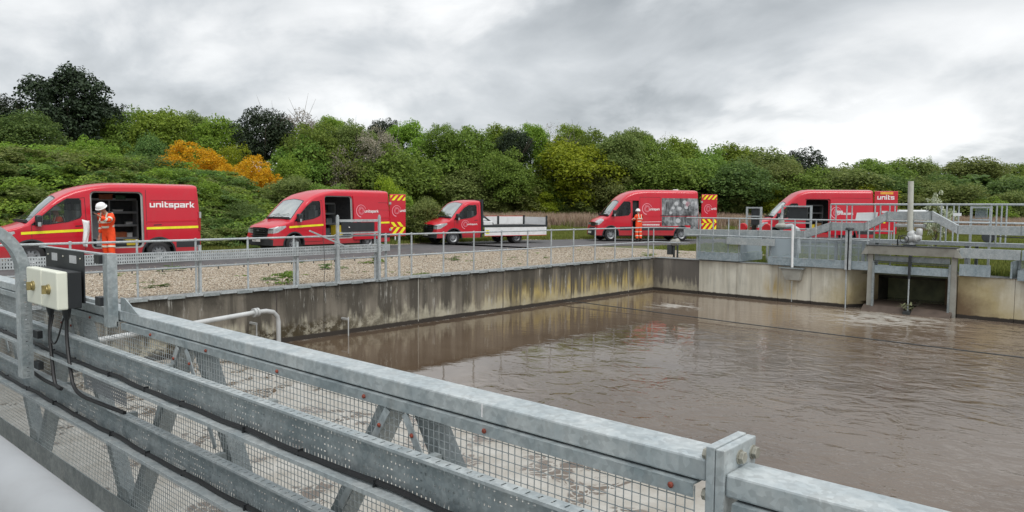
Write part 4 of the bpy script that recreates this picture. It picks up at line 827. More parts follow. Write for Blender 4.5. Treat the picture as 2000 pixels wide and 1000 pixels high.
# ------------------------------------------------------------------ vehicles
class Body:
    """a van body skin on a (length, height) grid; s = 0 at the nose, near side is -y"""
    def __init__(B, prof, L_, W=1.0, rear_open=False, cab_only=None, corner=.17, zb=.30, tumble=.085, roofcrown=.05):
        B.prof, B.L, B.W, B.r, B.tumble, B.crown, B.zb = prof, L_, W, corner, tumble, roofcrown, zb
        end = cab_only or L_; ss = sorted(set([round(x, 3) for x in [0, .04, .1, .18, .28, .4, .52, .66, .8, .92, 1.0, 1.08, 1.2, 1.35, 1.5, 1.65, 1.8, 1.95, 2.1, 2.25, 2.45, 2.7, 3.0, 3.4]+[3.4+i*.5 for i in range(1, 8)]+[end-.25, end-.1, end-.03, end] if x <= end]))
        bm = bmesh.new(); rings = []
        for s in ss:
            rings.append([bm.verts.new(p) for p in B.ring(s)])
        n = len(rings[0])
        for a, b_ in zip(rings, rings[1:]):
            for i in range(n-1): bm.faces.new((a[i], b_[i], b_[i+1], a[i+1]))
        def cap(ring, flip, deep):
            h = n//2; K = 10; grid = []
            for i in range(h+1):
                a, b_ = ring[i].co, ring[n-1-i].co; row = [ring[i]]
                if i < h:
                    for k in range(1, K):
                        p = a.lerp(b_, k/K); y = p.y/max(.01, abs(a.y)); p.x += deep*(1-abs(y)**2.5); row.append(bm.verts.new(p))
                    row.append(ring[n-1-i])
                grid.append(row)
            for i in range(h):
                if len(grid[i+1]) == 1: bm.faces.new(grid[i][:]+[grid[i+1][0]]); continue
                for k in range(K): bm.faces.new((grid[i][k], grid[i][k+1], grid[i+1][k+1], grid[i+1][k]))
        cap(rings[0], False, -.0)
        if not rear_open and not cab_only: cap(rings[-1], True, .0)
        if cab_only: cap(rings[-1], True, 0)
        bmesh.ops.recalc_face_normals(bm, faces=bm.faces); B.bm = bm
    def T(B, s):
        p = B.prof
        if s <= p[0][0]: return p[0][1]
        for (a, za), (b_, zb) in zip(p, p[1:]):
            if s <= b_: return za+(zb-za)*(s-a)/(b_-a)
        return p[-1][1]
    def hw(B, s, z):
        w = B.W*(.87+.13*min(1, (s/.6))**.6) if s < .7 else B.W
        if s > B.L-.15: w -= .05*((s-B.L+.15)/.15)**2
        if z > 1.1: w *= 1-B.tumble*((z-1.1)/1.2)**1.25
        if z < .6: w *= 1-.03*((.6-z)/.3)
        if 1.0 < s < 2.2 and z > 1.25: w -= .035*(z-1.25)*(2.2-s)/1.2*1.4
        return w
    def side(B, s, z): return -B.hw(s, z)
    def ring(B, s):
        T = B.T(s); r = B.r*(.55 if s < .9 else 1); base = .90; zs = [B.zb, .38, .48, .6, .72, .82, base]
        top = max(T-r, base+.02); zs += [base+(top-base)*k/5 for k in range(1, 6)]
        half = []
        for z in zs: half.append((-B.hw(s, z), z))
        y0, z0 = half[-1]
        for k in range(1, 5):
            a = R(90*k/4); half.append((y0+r*1.1*(1-math.cos(a)), z0+(T-B.crown-z0)*math.sin(a)))
        y1, z1 = half[-1]
        half += [(y1*.66, z1+B.crown*.6), (y1*.33, z1+B.crown*.9)]
        full = half+[(0, z1+B.crown)]+[(-y, z) for y, z in reversed(half)]
        out = []
        fade = max(0, 1-s/.9)
        for y, z in full:
            dx = fade*(.16*(abs(y)/B.W)**3+.07*max(0, (z-.60)/.45)**2) - .04*fade*(1 if z < .62 else 0)
            if s > B.L-.3: dx -= .06*max(0, (z-1.2))/1.2*(s-B.L+.3)/.3
            out.append((s+dx, y, z))
        return out
    def cut(B, poly, ax, cond, name=None, mat=None, parent=None, smooth=True, push=0, keep=False, flip=False):
        bm = B.bm; a, b_ = ax; other = 3-a-b_
        lo = [min(p[i] for p in poly)-1e-3 for i in (0, 1)]; hi = [max(p[i] for p in poly)+1e-3 for i in (0, 1)]
        def near(f):
            q = [v.co for v in f.verts]
            return max(c[a] for c in q) > lo[0] and min(c[a] for c in q) < hi[0] and max(c[b_] for c in q) > lo[1] and min(c[b_] for c in q) < hi[1] and cond(f.calc_center_median(), f.normal)
        n = len(poly)
        for i in range(n):
            p, q = poly[i], poly[(i+1) % n]; fs = [f for f in bm.faces if near(f)]
            if not fs: return None
            nn = Vector((0, 0, 0)); nn[a] = q[1]-p[1]; nn[b_] = -(q[0]-p[0]); co = Vector((0, 0, 0)); co[a], co[b_] = p
            if nn.length < 1e-6: continue
            g = set(fs)
            for f in fs: g.update(f.edges); g.update(f.verts)
            bmesh.ops.bisect_plane(bm, geom=list(g), dist=1e-5, plane_co=co, plane_no=nn.normalized())
        def inside(c):
            x, y = c[a], c[b_]; r = False
            for i in range(n):
                (x1, y1), (x2, y2) = poly[i], poly[(i+1) % n]
                if (y1 > y) != (y2 > y) and x < (x2-x1)*(y-y1)/(y2-y1)+x1: r = not r
            return r
        fs = [f for f in bm.faces if near(f) and inside(f.calc_center_median())]
        o = None
        if name:
            idx = {}; vs = []; out = []
            for f in fs:
                row = []
                for v in f.verts:
                    if v not in idx: idx[v] = len(vs); vs.append(v.co+f.normal*push)
                    row.append(idx[v])
                out.append(row)
            me = bpy.data.meshes.new(name); me.from_pydata([tuple(v) for v in vs], [], out); o = link(name, me, mat, parent, True, 35)
        if not keep: bmesh.ops.delete(bm, geom=fs, context='FACES')
        return o
    def finish(B, parent, mat='paint_skin', name='body'):
        me = bpy.data.meshes.new(name); bmesh.ops.delete(B.bm, geom=[v for v in B.bm.verts if not v.link_faces], context='VERTS'); B.bm.to_mesh(me); B.bm.free()
        return link(name, me, mat, parent, True, 32)
def rpoly(x0, y0, x1, y1, r, n=3):
    out = []
    for cx, cy, a in ((x1-r, y0+r, -90), (x1-r, y1-r, 0), (x0+r, y1-r, 90), (x0+r, y0+r, 180)): out += arc(cx, cy, r, a, a+90, n)
    return out
NEAR = lambda c, n: c.y < -.3 and abs(n.y) > .35
FAR = lambda c, n: c.y > .3 and abs(n.y) > .35
FRONT = lambda c, n: c.x < .8 and n.x < -.35
TOPF = lambda c, n: n.z > .2
def wheel(parent, s, y, r=.345, w=.22, steel=False, ang=0):
    wt = bpy.data.objects.new('wheel', None)
    M = Matrix.Rotation(R(90), 4, 'X')
    m = MB(); m.lathe([(r*.62, -w/2), (r*.9, -w/2), (r, -w*.32), (r, w*.32), (r*.9, w/2), (r*.62, w/2), (r*.62, -w/2)], 28, M); wh = m.build('wheel', 'tyre', parent, smooth=True, angle=50); wh.location = (s, y, r); wh.rotation_euler = (0, 0, ang)
    m = MB(); m.lathe([(0, w*.25), (r*.18, w*.27), (r*.22, w*.2), (r*.42, w*.16), (r*.5, w*.30), (r*.64, w*.40), (r*.64, -w*.4)], 28, M); m.build('rim', 'alloy', wh, smooth=True, angle=30)
    m = MB()
    for k in range(8): a = k*math.pi/4; m.tube([Vector((r*.36*math.cos(a), 0, r*.36*math.sin(a)))+Vector((0, -w*.30, 0)), Vector((r*.36*math.cos(a), 0, r*.36*math.sin(a)))+Vector((0, -w*.15, 0))], r*.055, 8)
    m.build('rim_hole', 'black_plastic', wh); bpy.data.objects.remove(wt); return wh
def text_mesh(txt, size, squeeze=1.0, bold=.0):
    c = bpy.data.curves.new('txt', 'FONT'); c.body = txt; c.size = size; c.offset = bold*size; c.resolution_u = 3; c.fill_mode = 'FRONT' if False else 'BOTH'
    o = bpy.data.objects.new('txt', c); COL.objects.link(o); dg = bpy.context.evaluated_depsgraph_get(); dg.update()
    me = bpy.data.meshes.new_from_object(o.evaluated_get(dg)); bpy.data.objects.remove(o); bpy.data.curves.remove(c)
    for v in me.vertices: v.co.x *= squeeze
    me.materials.clear(); return me
GLY = {'u': (6, [(0, 0, 1.6, 5), (1.6, 0, 4.4, 1.4), (4.4, 0, 6, 5)]), 'n': (6, [(0, 0, 1.6, 5), (1.6, 3.6, 4.4, 5), (4.4, 0, 6, 5)]), 'i': (1.7, [(0, 0, 1.7, 5), (0, 5.7, 1.7, 7)]), 't': (4.4, [(.6, 0, 2.2, 6.6), (2.2, 3.6, 4.4, 5), (2.2, 0, 4.4, 1.4)]),
       's': (5.6, [(0, 3.7, 5.6, 5), (0, 1.9, 1.5, 3.7), (1.5, 1.9, 5.6, 3.1), (4.1, 1.3, 5.6, 1.9), (0, 0, 5.6, 1.3)]), 'p': (6, [(0, -2, 1.6, 5), (1.6, 3.6, 4.4, 5), (4.4, 0, 6, 5), (1.6, 0, 4.4, 1.4)]), 'a': (5.8, [(0, 3.8, 5.8, 5), (4.2, 0, 5.8, 3.8), (0, 0, 4.2, 1.2), (0, 1.2, 1.5, 3.1), (1.5, 2.1, 4.2, 3.1)]),
       'r': (4, [(0, 0, 1.6, 5), (1.6, 3.6, 4, 5)]), 'k': (5.6, [(0, 0, 1.6, 7)])}
def block_text(txt, size, s0, z0, ysurf, mat, parent, wide=1.0, clip=None, name='lettering'):
    m = MB(); x = 0; u = size/5
    for ch in txt:
        w_, rs = GLY[ch]
        for (a, b_, c, d) in rs:
            xa, xc = (x+a)*u*wide, (x+c)*u*wide
            if clip and xa > clip: continue
            if clip: xc = min(xc, clip)
            m.add([(s0+q[0], ysurf(s0+q[0], z0+q[1])-.012, z0+q[1]) for q in ((xa, b_*u), (xc, b_*u), (xc, d*u), (xa, d*u))], [(0, 1, 2, 3)])
        if ch == 'k':
            for poly in (((1.6, 1.9), (3.6, 5), (5.5, 5), (3.2, 2.4), (1.6, 2.9)), ((1.6, 1.9), (1.6, 3.0), (3.3, 2.7), (5.6, 0), (3.7, 0))): m.add([(s0+(x+q[0])*u*wide, ysurf(s0+(x+q[0])*u*wide, z0+q[1]*u)-.012, z0+q[1]*u) for q in poly], [(0, 1, 2, 3, 4)])
        x += w_+.9
    return m.build(name, mat, parent)
def put_text(txt, size, s0, z0, ysurf, mat, parent, squeeze=1.35, bold=.02, name='lettering', clip=None, rot=None):
    me = text_mesh(txt, size, squeeze, bold)
    bm = bmesh.new(); bm.from_mesh(me)
    if clip: bmesh.ops.bisect_plane(bm, geom=bm.verts[:]+bm.edges[:]+bm.faces[:], plane_co=(clip, 0, 0), plane_no=(1, 0, 0), clear_outer=True)
    for v in bm.verts: x, y = v.co.x, v.co.y; v.co = Vector((s0+x, ysurf(s0+x, z0+y)-.012, z0+y))
    bm.to_mesh(me); bm.free(); return link(name, me, mat, parent)
def swirl(size, s0, z0, ysurf, mat, parent, name='swirl_emblem'):
    m = MB(); n = 40
    def ring(r0, r1, a0, a1, taper=0):
        for i in range(n):
            t0, t1 = i/n, (i+1)/n; A0, A1 = R(a0+(a1-a0)*t0), R(a0+(a1-a0)*t1); w0, w1 = (r1-r0)*(1-taper*t0), (r1-r0)*(1-taper*t1)
            q = []
            for an, rr in ((A0, r1), (A1, r1), (A1, r1-w1), (A0, r1-w0)): x, z = s0+rr*math.cos(an)*size, z0+rr*math.sin(an)*size; q.append((x, ysurf(x, z)-.010, z))
            m.add(q, [(0, 1, 2, 3)])
    ring(.84, 1.0, 265, 20, .6); ring(.44, .52, 0, 350, .0); ring(.28, .33, 100, 400, .3); ring(.62, .68, 130, -40, .7)
    return m.build(name, mat, parent)
def chevrons(m, s0, s1, z0, z1, y, w=.16, slope=1.0):
    """slanting stripes clipped to a rectangle"""
    out = []
    x = s0-(z1-z0)*slope
    while x < s1:
        quad = [(x, z0), (x+w, z0), (x+w+(z1-z0)*slope, z1), (x+(z1-z0)*slope, z1)]
        def clip(poly, ax, v, keep_less):
            res = []
            for i in range(len(poly)):
                p, q = poly[i], poly[(i+1) % len(poly)]; pi, qi = (p[ax] <= v) == keep_less, (q[ax] <= v) == keep_less
                if pi: res.append(p)
                if pi != qi: t_ = (v-p[ax])/(q[ax]-p[ax]); res.append((p[0]+(q[0]-p[0])*t_, p[1]+(q[1]-p[1])*t_))
            return res
        for ax, v, k in ((0, s0, False), (0, s1, True)):
            if quad: quad = clip(quad, ax, v, k)
        if len(quad) > 2: m.add([(p[0], y, p[1]) for p in quad], [tuple(range(len(quad)))])
        x += w*2
TRANSIT = [(0, .99), (.06, 1.07), (.3, 1.15), (.6, 1.22), (.84, 1.29), (.92, 1.35), (1.28, 1.73), (1.60, 2.04), (1.82, 2.19), (2.12, 2.33), (2.55, 2.45), (3.0, 2.51), (3.6, 2.53), (9, 2.52)]
TRANSIT_CAB = [(0, .99), (.06, 1.07), (.3, 1.15), (.6, 1.22), (.84, 1.29), (.92, 1.35), (1.28, 1.73), (1.60, 2.03), (1.75, 2.12), (2.0, 2.19), (2.5, 2.20), (9, 2.2)]
MASTER = [(0, 1.0), (.08, 1.10), (.32, 1.20), (.62, 1.30), (.74, 1.37), (1.08, 1.76), (1.36, 2.06), (1.6, 2.30), (1.9, 2.50), (2.3, 2.64), (2.8, 2.70), (3.6, 2.71), (9, 2.70)]
HIGH = [(0, .99), (.06, 1.07), (.3, 1.15), (.6, 1.22), (.84, 1.29), (.92, 1.35), (1.28, 1.73), (1.62, 2.05), (1.95, 2.32), (2.25, 2.55), (2.6, 2.69), (3.0, 2.73), (9, 2.74)]
def front_parts(B, t, master=False, plate='', cab_end=2.45, tint='glass_side'):
    if not master:
        B.cut([(-.47, .58), (.47, .58), (.53, .68), (.50, .94), (.42, .985), (-.42, .985), (-.50, .94), (-.53, .68)], (1, 2), FRONT, 'grille', 'black_plastic', t)
        B.cut([(-.9, .30), (.9, .30), (.9, .53), (.50, .56), (-.50, .56), (-.9, .53)], (1, 2), FRONT, 'lower_bumper', 'cladding', t)
        for s in (-1, 1):
            B.cut([(.02, .74), (.30, .80), (.62, 1.0), (.60, 1.06), (.25, 1.02), (.02, .93)], (0, 2), (lambda c, n, s=s: c.y*s > .50 and c.x < .95 and abs(n.z) < .9), 'headlight', 'lamp_glass', t)
        m = MB(); m.lathe([(0, 0), (.085, 0), (.085, .012), (0, .016)], 20, Matrix.Translation((.012, 0, .86)) @ Matrix.Rotation(R(-90), 4, 'Y') @ Matrix.Diagonal((.45, 1, 1, 1))); m.build('front_badge', 'alloy', t, smooth=True, angle=30)
        for z in (.66, .75, .84, .93): m = MB(); m.box((-.035, -.45, z-.012), (.05, .45, z+.012)); m.build('grille_bar', 'black_plastic', t, bevel=.004)
    else:
        B.cut([(-.75, .30), (.75, .30), (.80, .55), (.45, .72), (-.45, .72), (-.80, .55)], (1, 2), FRONT, 'lower_bumper', 'cladding', t)
        B.cut([(-.40, .76), (.40, .76), (.45, .96), (-.45, .96)], (1, 2), FRONT, 'grille', 'black_plastic', t)
        for s in (-1, 1):
            B.cut([(.02, .80), (.22, .86), (.45, 1.08), (.42, 1.19), (.20, 1.12), (.02, .98)], (0, 2), (lambda c, n, s=s: c.y*s > .42 and c.x < .9 and n.z < .95), 'headlight', 'lamp_glass', t)
    # number plate
    m = MB(); m.box((-.075, -.26, .44 if not master else .40), (-.06, .26, .55 if not master else .51)); npl = m.build('number_plate', 'plate_white', t)
    if plate:
        me = text_mesh(plate, .10, 1.0, .02); bm = bmesh.new(); bm.from_mesh(me)
        for v in bm.verts: v.co = Vector((-.078, .21-v.co.x, .465+v.co.y-(0 if not master else .04)))
        bm.to_mesh(me); bm.free(); link('plate_lettering', me, 'black_plastic', npl)
    a, b_ = (.95, 1.62) if not master else (.77, 1.38)
    B.cut([(a, -.80), (b_, -.66), (b_+.03, 0), (b_, .66), (a, .80), (a-.04, 0)], (0, 1), lambda c, n: n.z > .3 and c.z > 1.25, 'windscreen', 'glass_screen', t)
    B.cut([(a-.06, -.86), (b_+.02, -.72), (b_+.075, 0), (b_+.02, .72), (a-.06, .86), (a-.09, 0)], (0, 1), lambda c, n: n.z > .3 and c.z > 1.2, 'windscreen_seal', 'black_plastic', t)
    z0, z1 = B.T(a), B.T(b_)
    m = MB()
    for (y0, y1) in ((-.55, .05), (.1, .66)): m.tube([(a-.02, y1, z0+.03), (a+.05, (y0+y1)/2, B.T(a+.05)+.035), (a+.10, y0, B.T(a+.10)+.03)], .008, 5)
    m.build('wiper', 'black_plastic', t)
    m = MB(); m.box((a-.10, -.72, z0-.07), (a+.0, .72, z0+.005)); m.build('scuttle', 'cladding', t)
    # dashboard, seats
    m = MB(); m.box((a+.15, -.78, .9), (a+.6, .78, z0-.02)); m.build('dashboard', 'black_plastic', t, bevel=.03)
    for y in (-.5, .5):
        m = MB(); m.box((1.75, y-.24, .95), (2.2, y+.24, 1.1)); m.box((2.15, y-.24, 1.05), (2.3, y+.24, 1.65)); m.box((2.17, y-.13, 1.66), (2.27, y+.13, 1.85)); m.build('seat', 'grey_inner', t, bevel=.03)
def mirror(t, s, z=1.36, y=-1.08, cap='black_plastic'):
    m = MB(); m.box((s-.09, y-.10, z-.16), (s+.06, y+.10, z+.16)); mm_ = m.build('door_mirror', cap, t, bevel=.04, smooth=True)
    m = MB(); m.box((s+.05, y+.06, z-.1), (s+.12, y+.2, z-.02)); link('mirror_arm', m.mesh('mirror_arm'), 'black_plastic', mm_)
    m = MB(); m.box((s+.0605, y-.08, z-.13), (s+.064, y+.08, z+.13)); link('mirror_glass', m.mesh('mirror_glass'), 'lamp_glass', mm_)
    m = MB(); m.box((s-.05, y-.105, z-.16), (s+.03, y-.10, z-.04)); link('indicator', m.mesh('indicator'), 'lamp_glass', mm_)
def side_window(B, t, poly, side, split=None, open_=False, glassmat='glass_side'):
    f = NEAR if side < 0 else FAR
    # black surround then the pane inside it
    cx = sum(p[0] for p in poly)/len(poly); cz = sum(p[1] for p in poly)/len(poly)
    o = B.cut(poly, (0, 2), f, 'window', glassmat if not open_ else None, t) if not open_ else B.cut(poly, (0, 2), f)
    m = MB()
    for p, q in zip(poly, poly[1:]+poly[:1]):
        P_, Q_ = [(a[0], side*B.hw(a[0], a[1])+side*.004, a[1]) for a in (p, q)]; m.bar(P_, Q_, .022, .022, (0, 1, 0))
    if split: x, za, zb = split; m.bar((x, side*B.hw(x, za)+side*.002, za), (x, side*B.hw(x, zb)+side*.002, zb), .035, .02, (0, 1, 0))
    m.build('window_surround', 'black_plastic', t)
def seam(B, t, pts, side=-1, name='panel_seam', w=.012, mat='black_plastic', off=.003):
    m = MB()
    for p, q in zip(pts, pts[1:]):
        k = 4
        for i in range(k):
            a = [p[j]+(q[j]-p[j])*i/k for j in (0, 1)]; b_ = [p[j]+(q[j]-p[j])*(i+1)/k for j in (0, 1)]
            m.bar((a[0], side*(B.hw(*a)+off-.004), a[1]), (b_[0], side*(B.hw(*b_)+off-.004), b_[1]), w, .010, (0, 1, 0))
    return m.build(name, mat, t)
def tape(B, t, pts, h, mat='yellow_tape', name='reflective_stripe', off=.006):
    m = MB(); vs = []
    for (sa, za), (sb, zb) in zip(pts, pts[1:]):
        k = max(2, int((sb-sa)/.12))
        for i in range(k):
            q = []
            for (u, dz) in ((i/k, -h/2), ((i+1)/k, -h/2), ((i+1)/k, h/2), (i/k, h/2)): s = sa+(sb-sa)*u; z = za+(zb-za)*u+dz; q.append((s+.9*0, -B.hw(s, z)-off, z))
            m.add(q, [(0, 1, 2, 3)])
    return m.build(name, mat, t)
def arches(B, t, centers, r=.44, both=True):
    for c in centers:
        poly = [(c+r*math.cos(R(a)), max(.28, .34+r*math.sin(R(a)))) for a in range(-12, 193, 12)]
        for f, s in ((NEAR, -1), (FAR, 1)):
            B.cut(poly, (0, 2), lambda p, n, s=s: p.y*s > .3)
        for s in (-1, 1):
            m = MB(); pr = [(c+(r+.0)*math.cos(R(a)), max(.29, .34+(r)*math.sin(R(a)))) for a in range(-10, 191, 10)]
            for p, q in zip(pr, pr[1:]):
                m.add([(p[0], s*(B.hw(p[0], p[1])+.012), p[1]), (q[0], s*(B.hw(q[0], q[1])+.012), q[1]), (q[0], s*.55, q[1]), (p[0], s*.55, p[1])], [(0, 1, 2, 3)])
                o_ = lambda P: (c+(P[0]-c)*1.11, .34+(P[1]-.34)*1.11)
                P2, Q2 = o_(p), o_(q); m.add([(p[0], s*(B.hw(p[0], p[1])+.012), p[1]), (q[0], s*(B.hw(q[0], q[1])+.012), q[1]), (Q2[0], s*(B.hw(*Q2)+.006), max(.29, Q2[1])), (P2[0], s*(B.hw(*P2)+.006), max(.29, P2[1]))], [(0, 1, 2, 3)])
            m.build('wheel_arch', 'cladding', t, smooth=True, angle=40)
            m = MB(); m.box((c-r, s*.50, .3), (c+r, s*.55, .34+r)); m.build('wheel_well', 'black_plastic', t)
def underside(t, L_, w=.9, z=.3):
    m = MB(); m.box((.25, -w, z-.05), (L_-.1, w, z+.02)); m.build('floor_pan', 'black_plastic', t)
def shelving(t, s0, s1, z0, z1, y, cols, rows, depth=.45):
    m = MB()
    for i in range(cols+1): x = s0+(s1-s0)*i/cols; m = MB(); m.box((x-.02, y-depth, z0), (x+.02, y, z1)); m.build('rack_upright', 'grey_inner', t)
    for j in range(rows+1):
        z = z0+(z1-z0)*j/rows; m = MB(); m.box((s0+.02, y-depth+.01, z-.012), (s1-.02, y, z+.012)); m.box((s0+.02, y-depth-.01, z-.012), (s1-.02, y-depth+.01, z+.06)); m.build('shelf', 'grey_inner', t)
def cargo(t, s0, s1, H_, w=.88, back=True, opening=None, lining='grey_inner'):
    """open-fronted inner box: floor, far wall, bulkhead, ceiling, near walls either side of the opening"""
    m = MB(); m.box((s0, -w, .50), (s1, w, .54)); m.build('load_floor', 'dark_steel', t)
    m = MB(); m.box((s0, w-.03, .54), (s1, w, 1.95)); m.box((s0+.5, w-.06, 1.95), (s1, w-.03, H_-.12)); m.build('inner_wall', 'dark_steel', t)
    m = MB(); m.box((s0-.03, -w, .5), (s0, w, min(H_-.1, 2.06))); m.build('bulkhead', 'dark_steel', t)
    m = MB(); m.box((s0+.75, -w+.12, H_-.10), (s1, w-.12, H_-.08)); m.build('inner_ceiling', 'dark_steel', t)
    if back: m = MB(); m.box((s1-.03, -w, .54), (s1, w, H_-.1)); m.build('rear_lining', 'dark_steel', t)
    if opening: m = MB(); m.box((opening+.0, -w+.02, .54), (s1, -w+.05, H_-.12)); m.build('inner_wall', 'dark_steel', t)
def door_frame(B, t, s0, s1, z0, z1, mat='van_lining'):
    m = MB(); pts = rpoly(s0, z0, s1, z1, .10)
    for p, q in zip(pts, pts[1:]+pts[:1]):
        m.add([(p[0], -B.hw(p[0], p[1]), p[1]), (q[0], -B.hw(q[0], q[1]), q[1]), (q[0], -B.hw(q[0], q[1])+.13, q[1]), (p[0], -B.hw(p[0], p[1])+.13, p[1])], [(0, 1, 2, 3)])
        i_ = lambda P: (P[0]+(.05 if P[0] < (s0+s1)/2 else -.05), P[1]+(.04 if P[1] < (z0+z1)/2 else -.04)); P2, Q2 = i_(p), i_(q)
        m.add([(p[0], -B.hw(*p)+.06, p[1]), (q[0], -B.hw(*q)+.06, q[1]), (Q2[0], -B.hw(*Q2)+.06, Q2[1]), (P2[0], -B.hw(*P2)+.06, P2[1])], [(0, 1, 2, 3)])
    m.build('door_aperture', mat, t)
def sliding_door(B, t, s0, s1, z0, z1, src, off=.055, handle=True):
    """door slid back along the flank, standing proud of it"""
    m = MB(); nx, nz = 8, 10
    vs = lambda i, j, o: (s0+(s1-s0)*i/nx, -B.hw(src, z0+(z1-z0)*j/nz)-o, z0+(z1-z0)*j/nz)
    for i in range(nx):
        for j in range(nz): m.add([vs(i, j, off), vs(i+1, j, off), vs(i+1, j+1, off), vs(i, j+1, off)], [(0, 1, 2, 3)])
    for i in range(nx): m.add([vs(i, 0, off), vs(i+1, 0, off), vs(i+1, 0, .01), vs(i, 0, .01)], [(0, 1, 2, 3)]); m.add([vs(i, nz, off), vs(i+1, nz, off), vs(i+1, nz, .01), vs(i, nz, .01)], [(0, 1, 2, 3)])
    for j in range(nz): m.add([vs(0, j, off), vs(0, j+1, off), vs(0, j+1, .01), vs(0, j, .01)], [(0, 1, 2, 3)]); m.add([vs(nx, j, off), vs(nx, j+1, off), vs(nx, j+1, .01), vs(nx, j, .01)], [(0, 1, 2, 3)])
    d = m.build('sliding_door', 'paint_red', t, smooth=True, angle=30)
    m = MB(); m.box((s0+.0, -B.hw(src, 1.2)-off-.001, z0), (s0+.012, -B.hw(src, 1.2)+.02, z1)); 
    if handle: m = MB(); m.box((s0+.12, -B.hw(src, 1.2)-off-.03, 1.13), (s0+.32, -B.hw(src, 1.2)-off-.0, 1.17)); link('handle', m.mesh('handle'), 'black_plastic', d)
    return d
def rear_door_open(t, s, y, w_, z0, z1, ang, emblem=True, letters='unit', win=False, chev=True, top='plain'):
    """near rear door hinged at (s, y), swung out; its outer face with chevrons faces the near side"""
    d = empty('rear_door_pivot', (0, 0, 0)); bpy.data.objects.remove(d)
    m = MB(); m.box((0, 0, z0), (w_, .05, z1)); dr = m.build('rear_door', 'paint_red', t, bevel=.02, smooth=True); dr.location = (s, y, 0); dr.rotation_euler = (0, 0, ang)
    if chev:
        m = MB(); hh = z1-z0; chevrons(m, .03, w_-.03, z1-.27, z1-.04, -.004, .14, 1.0); o = link('chevron_stripe', m.mesh('chevron_stripe'), 'yellow_tape', dr)
        m = MB(); chevrons(m, .03, w_-.03, z0+.06, z0+.40, -.004, .17, -.9 if False else .9); chevrons(m, .03, w_-.03, z0+.42, z0+.62, -.004, .17, -.9); o = link('chevron_stripe', m.mesh('chevron_stripe'), 'yellow_tape', dr)
    ys = lambda a, b_: .003
    if emblem: swirl(.25, w_*.42, z0+(z1-z0)*.60, ys, 'pink_print', dr)
    block_text(letters, .09, w_*.62, z0+(z1-z0)*.58, ys, 'white_print', dr, .9, clip=w_*.36)
    m = MB(); m.box((.02, .051, z0+.05), (w_-.02, .06, z1-.05)); link('door_lining', m.mesh('door_lining'), 'grey_inner', dr)
    for z in (z0+.25, z1-.45): m = MB(); m.box((-.05, -.02, z), (.06, .02, z+.10)); link('hinge', m.mesh('hinge'), 'van_lining', dr)
    return dr
def vthing(name, x, y, th, label, group='red works vehicles parked along the road', cat='van', z=RL, sc=1.0):
    t = empty(name, (x, y, z+.002), R(th), label, cat, group); t.scale = sc if isinstance(sc, tuple) else (sc,)*3; return t
TWIN = [(1.0, 1.24), (1.4, 1.26), (1.88, 1.33), (2.18, 1.44), (2.22, 1.52), (2.22, 1.95), (2.17, 2.01), (1.88, 2.0), (1.58, 1.79)]
# --- first van (left): long transit-type van, side door open
L1 = 5.55; t = vthing('works_van', 5.72, 25.75, -5, 'long red van nearest the left edge with side door open and plain white lettering', sc=(1.05, 1.03, 1.0))
B = Body(TRANSIT, L1); arches(B, t, (.98, 4.30)); front_parts(B, t, plate='YK64')
side_window(B, t, TWIN, -1, split=(1.46, 1.27, 1.66)); side_window(B, t, TWIN, 1)
B.cut(rpoly(2.46, .50, 3.88, 2.24, .12), (0, 2), NEAR); door_frame(B, t, 2.46, 3.88, .50, 2.24); cargo(t, 2.40, L1-.1, 2.45, opening=3.92)
B.cut([(2.48, .30), (2.50, .30), (2.50, .3)], (0, 2), NEAR) if False else None
seam(B, t, [(1.0, .62), (1.0, 1.22)]); seam(B, t, [(1.45, .42), (2.30, .42), (2.34, 1.3), (2.32, 2.04), (2.06, 2.0)]); seam(B, t, [(3.95, .42), (3.96, 2.3)]); seam(B, t, [(4.10, 1.98), (L1-.15, 1.98)])
tape(B, t, [(.75, 1.00), (1.6, 1.04), (2.34, 1.07)], .075); tape(B, t, [(3.95, 1.10), (L1-.08, 1.13)], .075)
B.cut([(4.80, .47), (L1-.02, .47), (L1-.02, .68), (4.80, .68)], (0, 2), NEAR, 'side_moulding', 'cladding', t)
block_text('unitspark', .135, 4.06, 1.76, B.side, 'white_print', t, .93)
seam(B, t, [(4.15, 1.20), (4.38, 1.21)], name='handle', w=.03); seam(B, t, [(2.06, 1.19), (2.24, 1.20)], name='handle', w=.03)
m = MB(); m.box((L1-.08, -.99, 1.0), (L1+.0, -.90, 1.42)); m.build('rear_lamp', 'rear_lamp', t); m = MB(); m.box((L1-.04, -.985, 1.42), (L1+.02, -.88, 1.62)); m.build('door_hinge', 'van_lining', t)
seam(B, t, [(3.95 if L1 < 6.1 else 5.25, 1.30), (L1-.12, 1.33)], name='body_crease', w=.05, mat='paint_red', off=.006); seam(B, t, [(.95, .86), (2.32, .90)], name='body_crease', w=.035, mat='paint_red', off=.005)
B.finish(t); underside(t, L1)
for s_ in (.98, 4.30):
    wheel(t, s_, -.86); w2 = wheel(t, s_, .86); w2.rotation_euler = (0, 0, math.pi)
mirror(t, 1.17)
shelving(t, 2.50, 4.1, .72, 1.98, .84, 2, 3, .45)
m = MB(); m.box((2.50, .36, .54), (3.18, .40, 1.52)); m.build('rack_panel', 'grey_inner', t)
m = MB(); m.box((2.5, -.93, .44), (3.86, -.80, .50)); m.build('door_sill', 'van_lining', t)
V1 = t
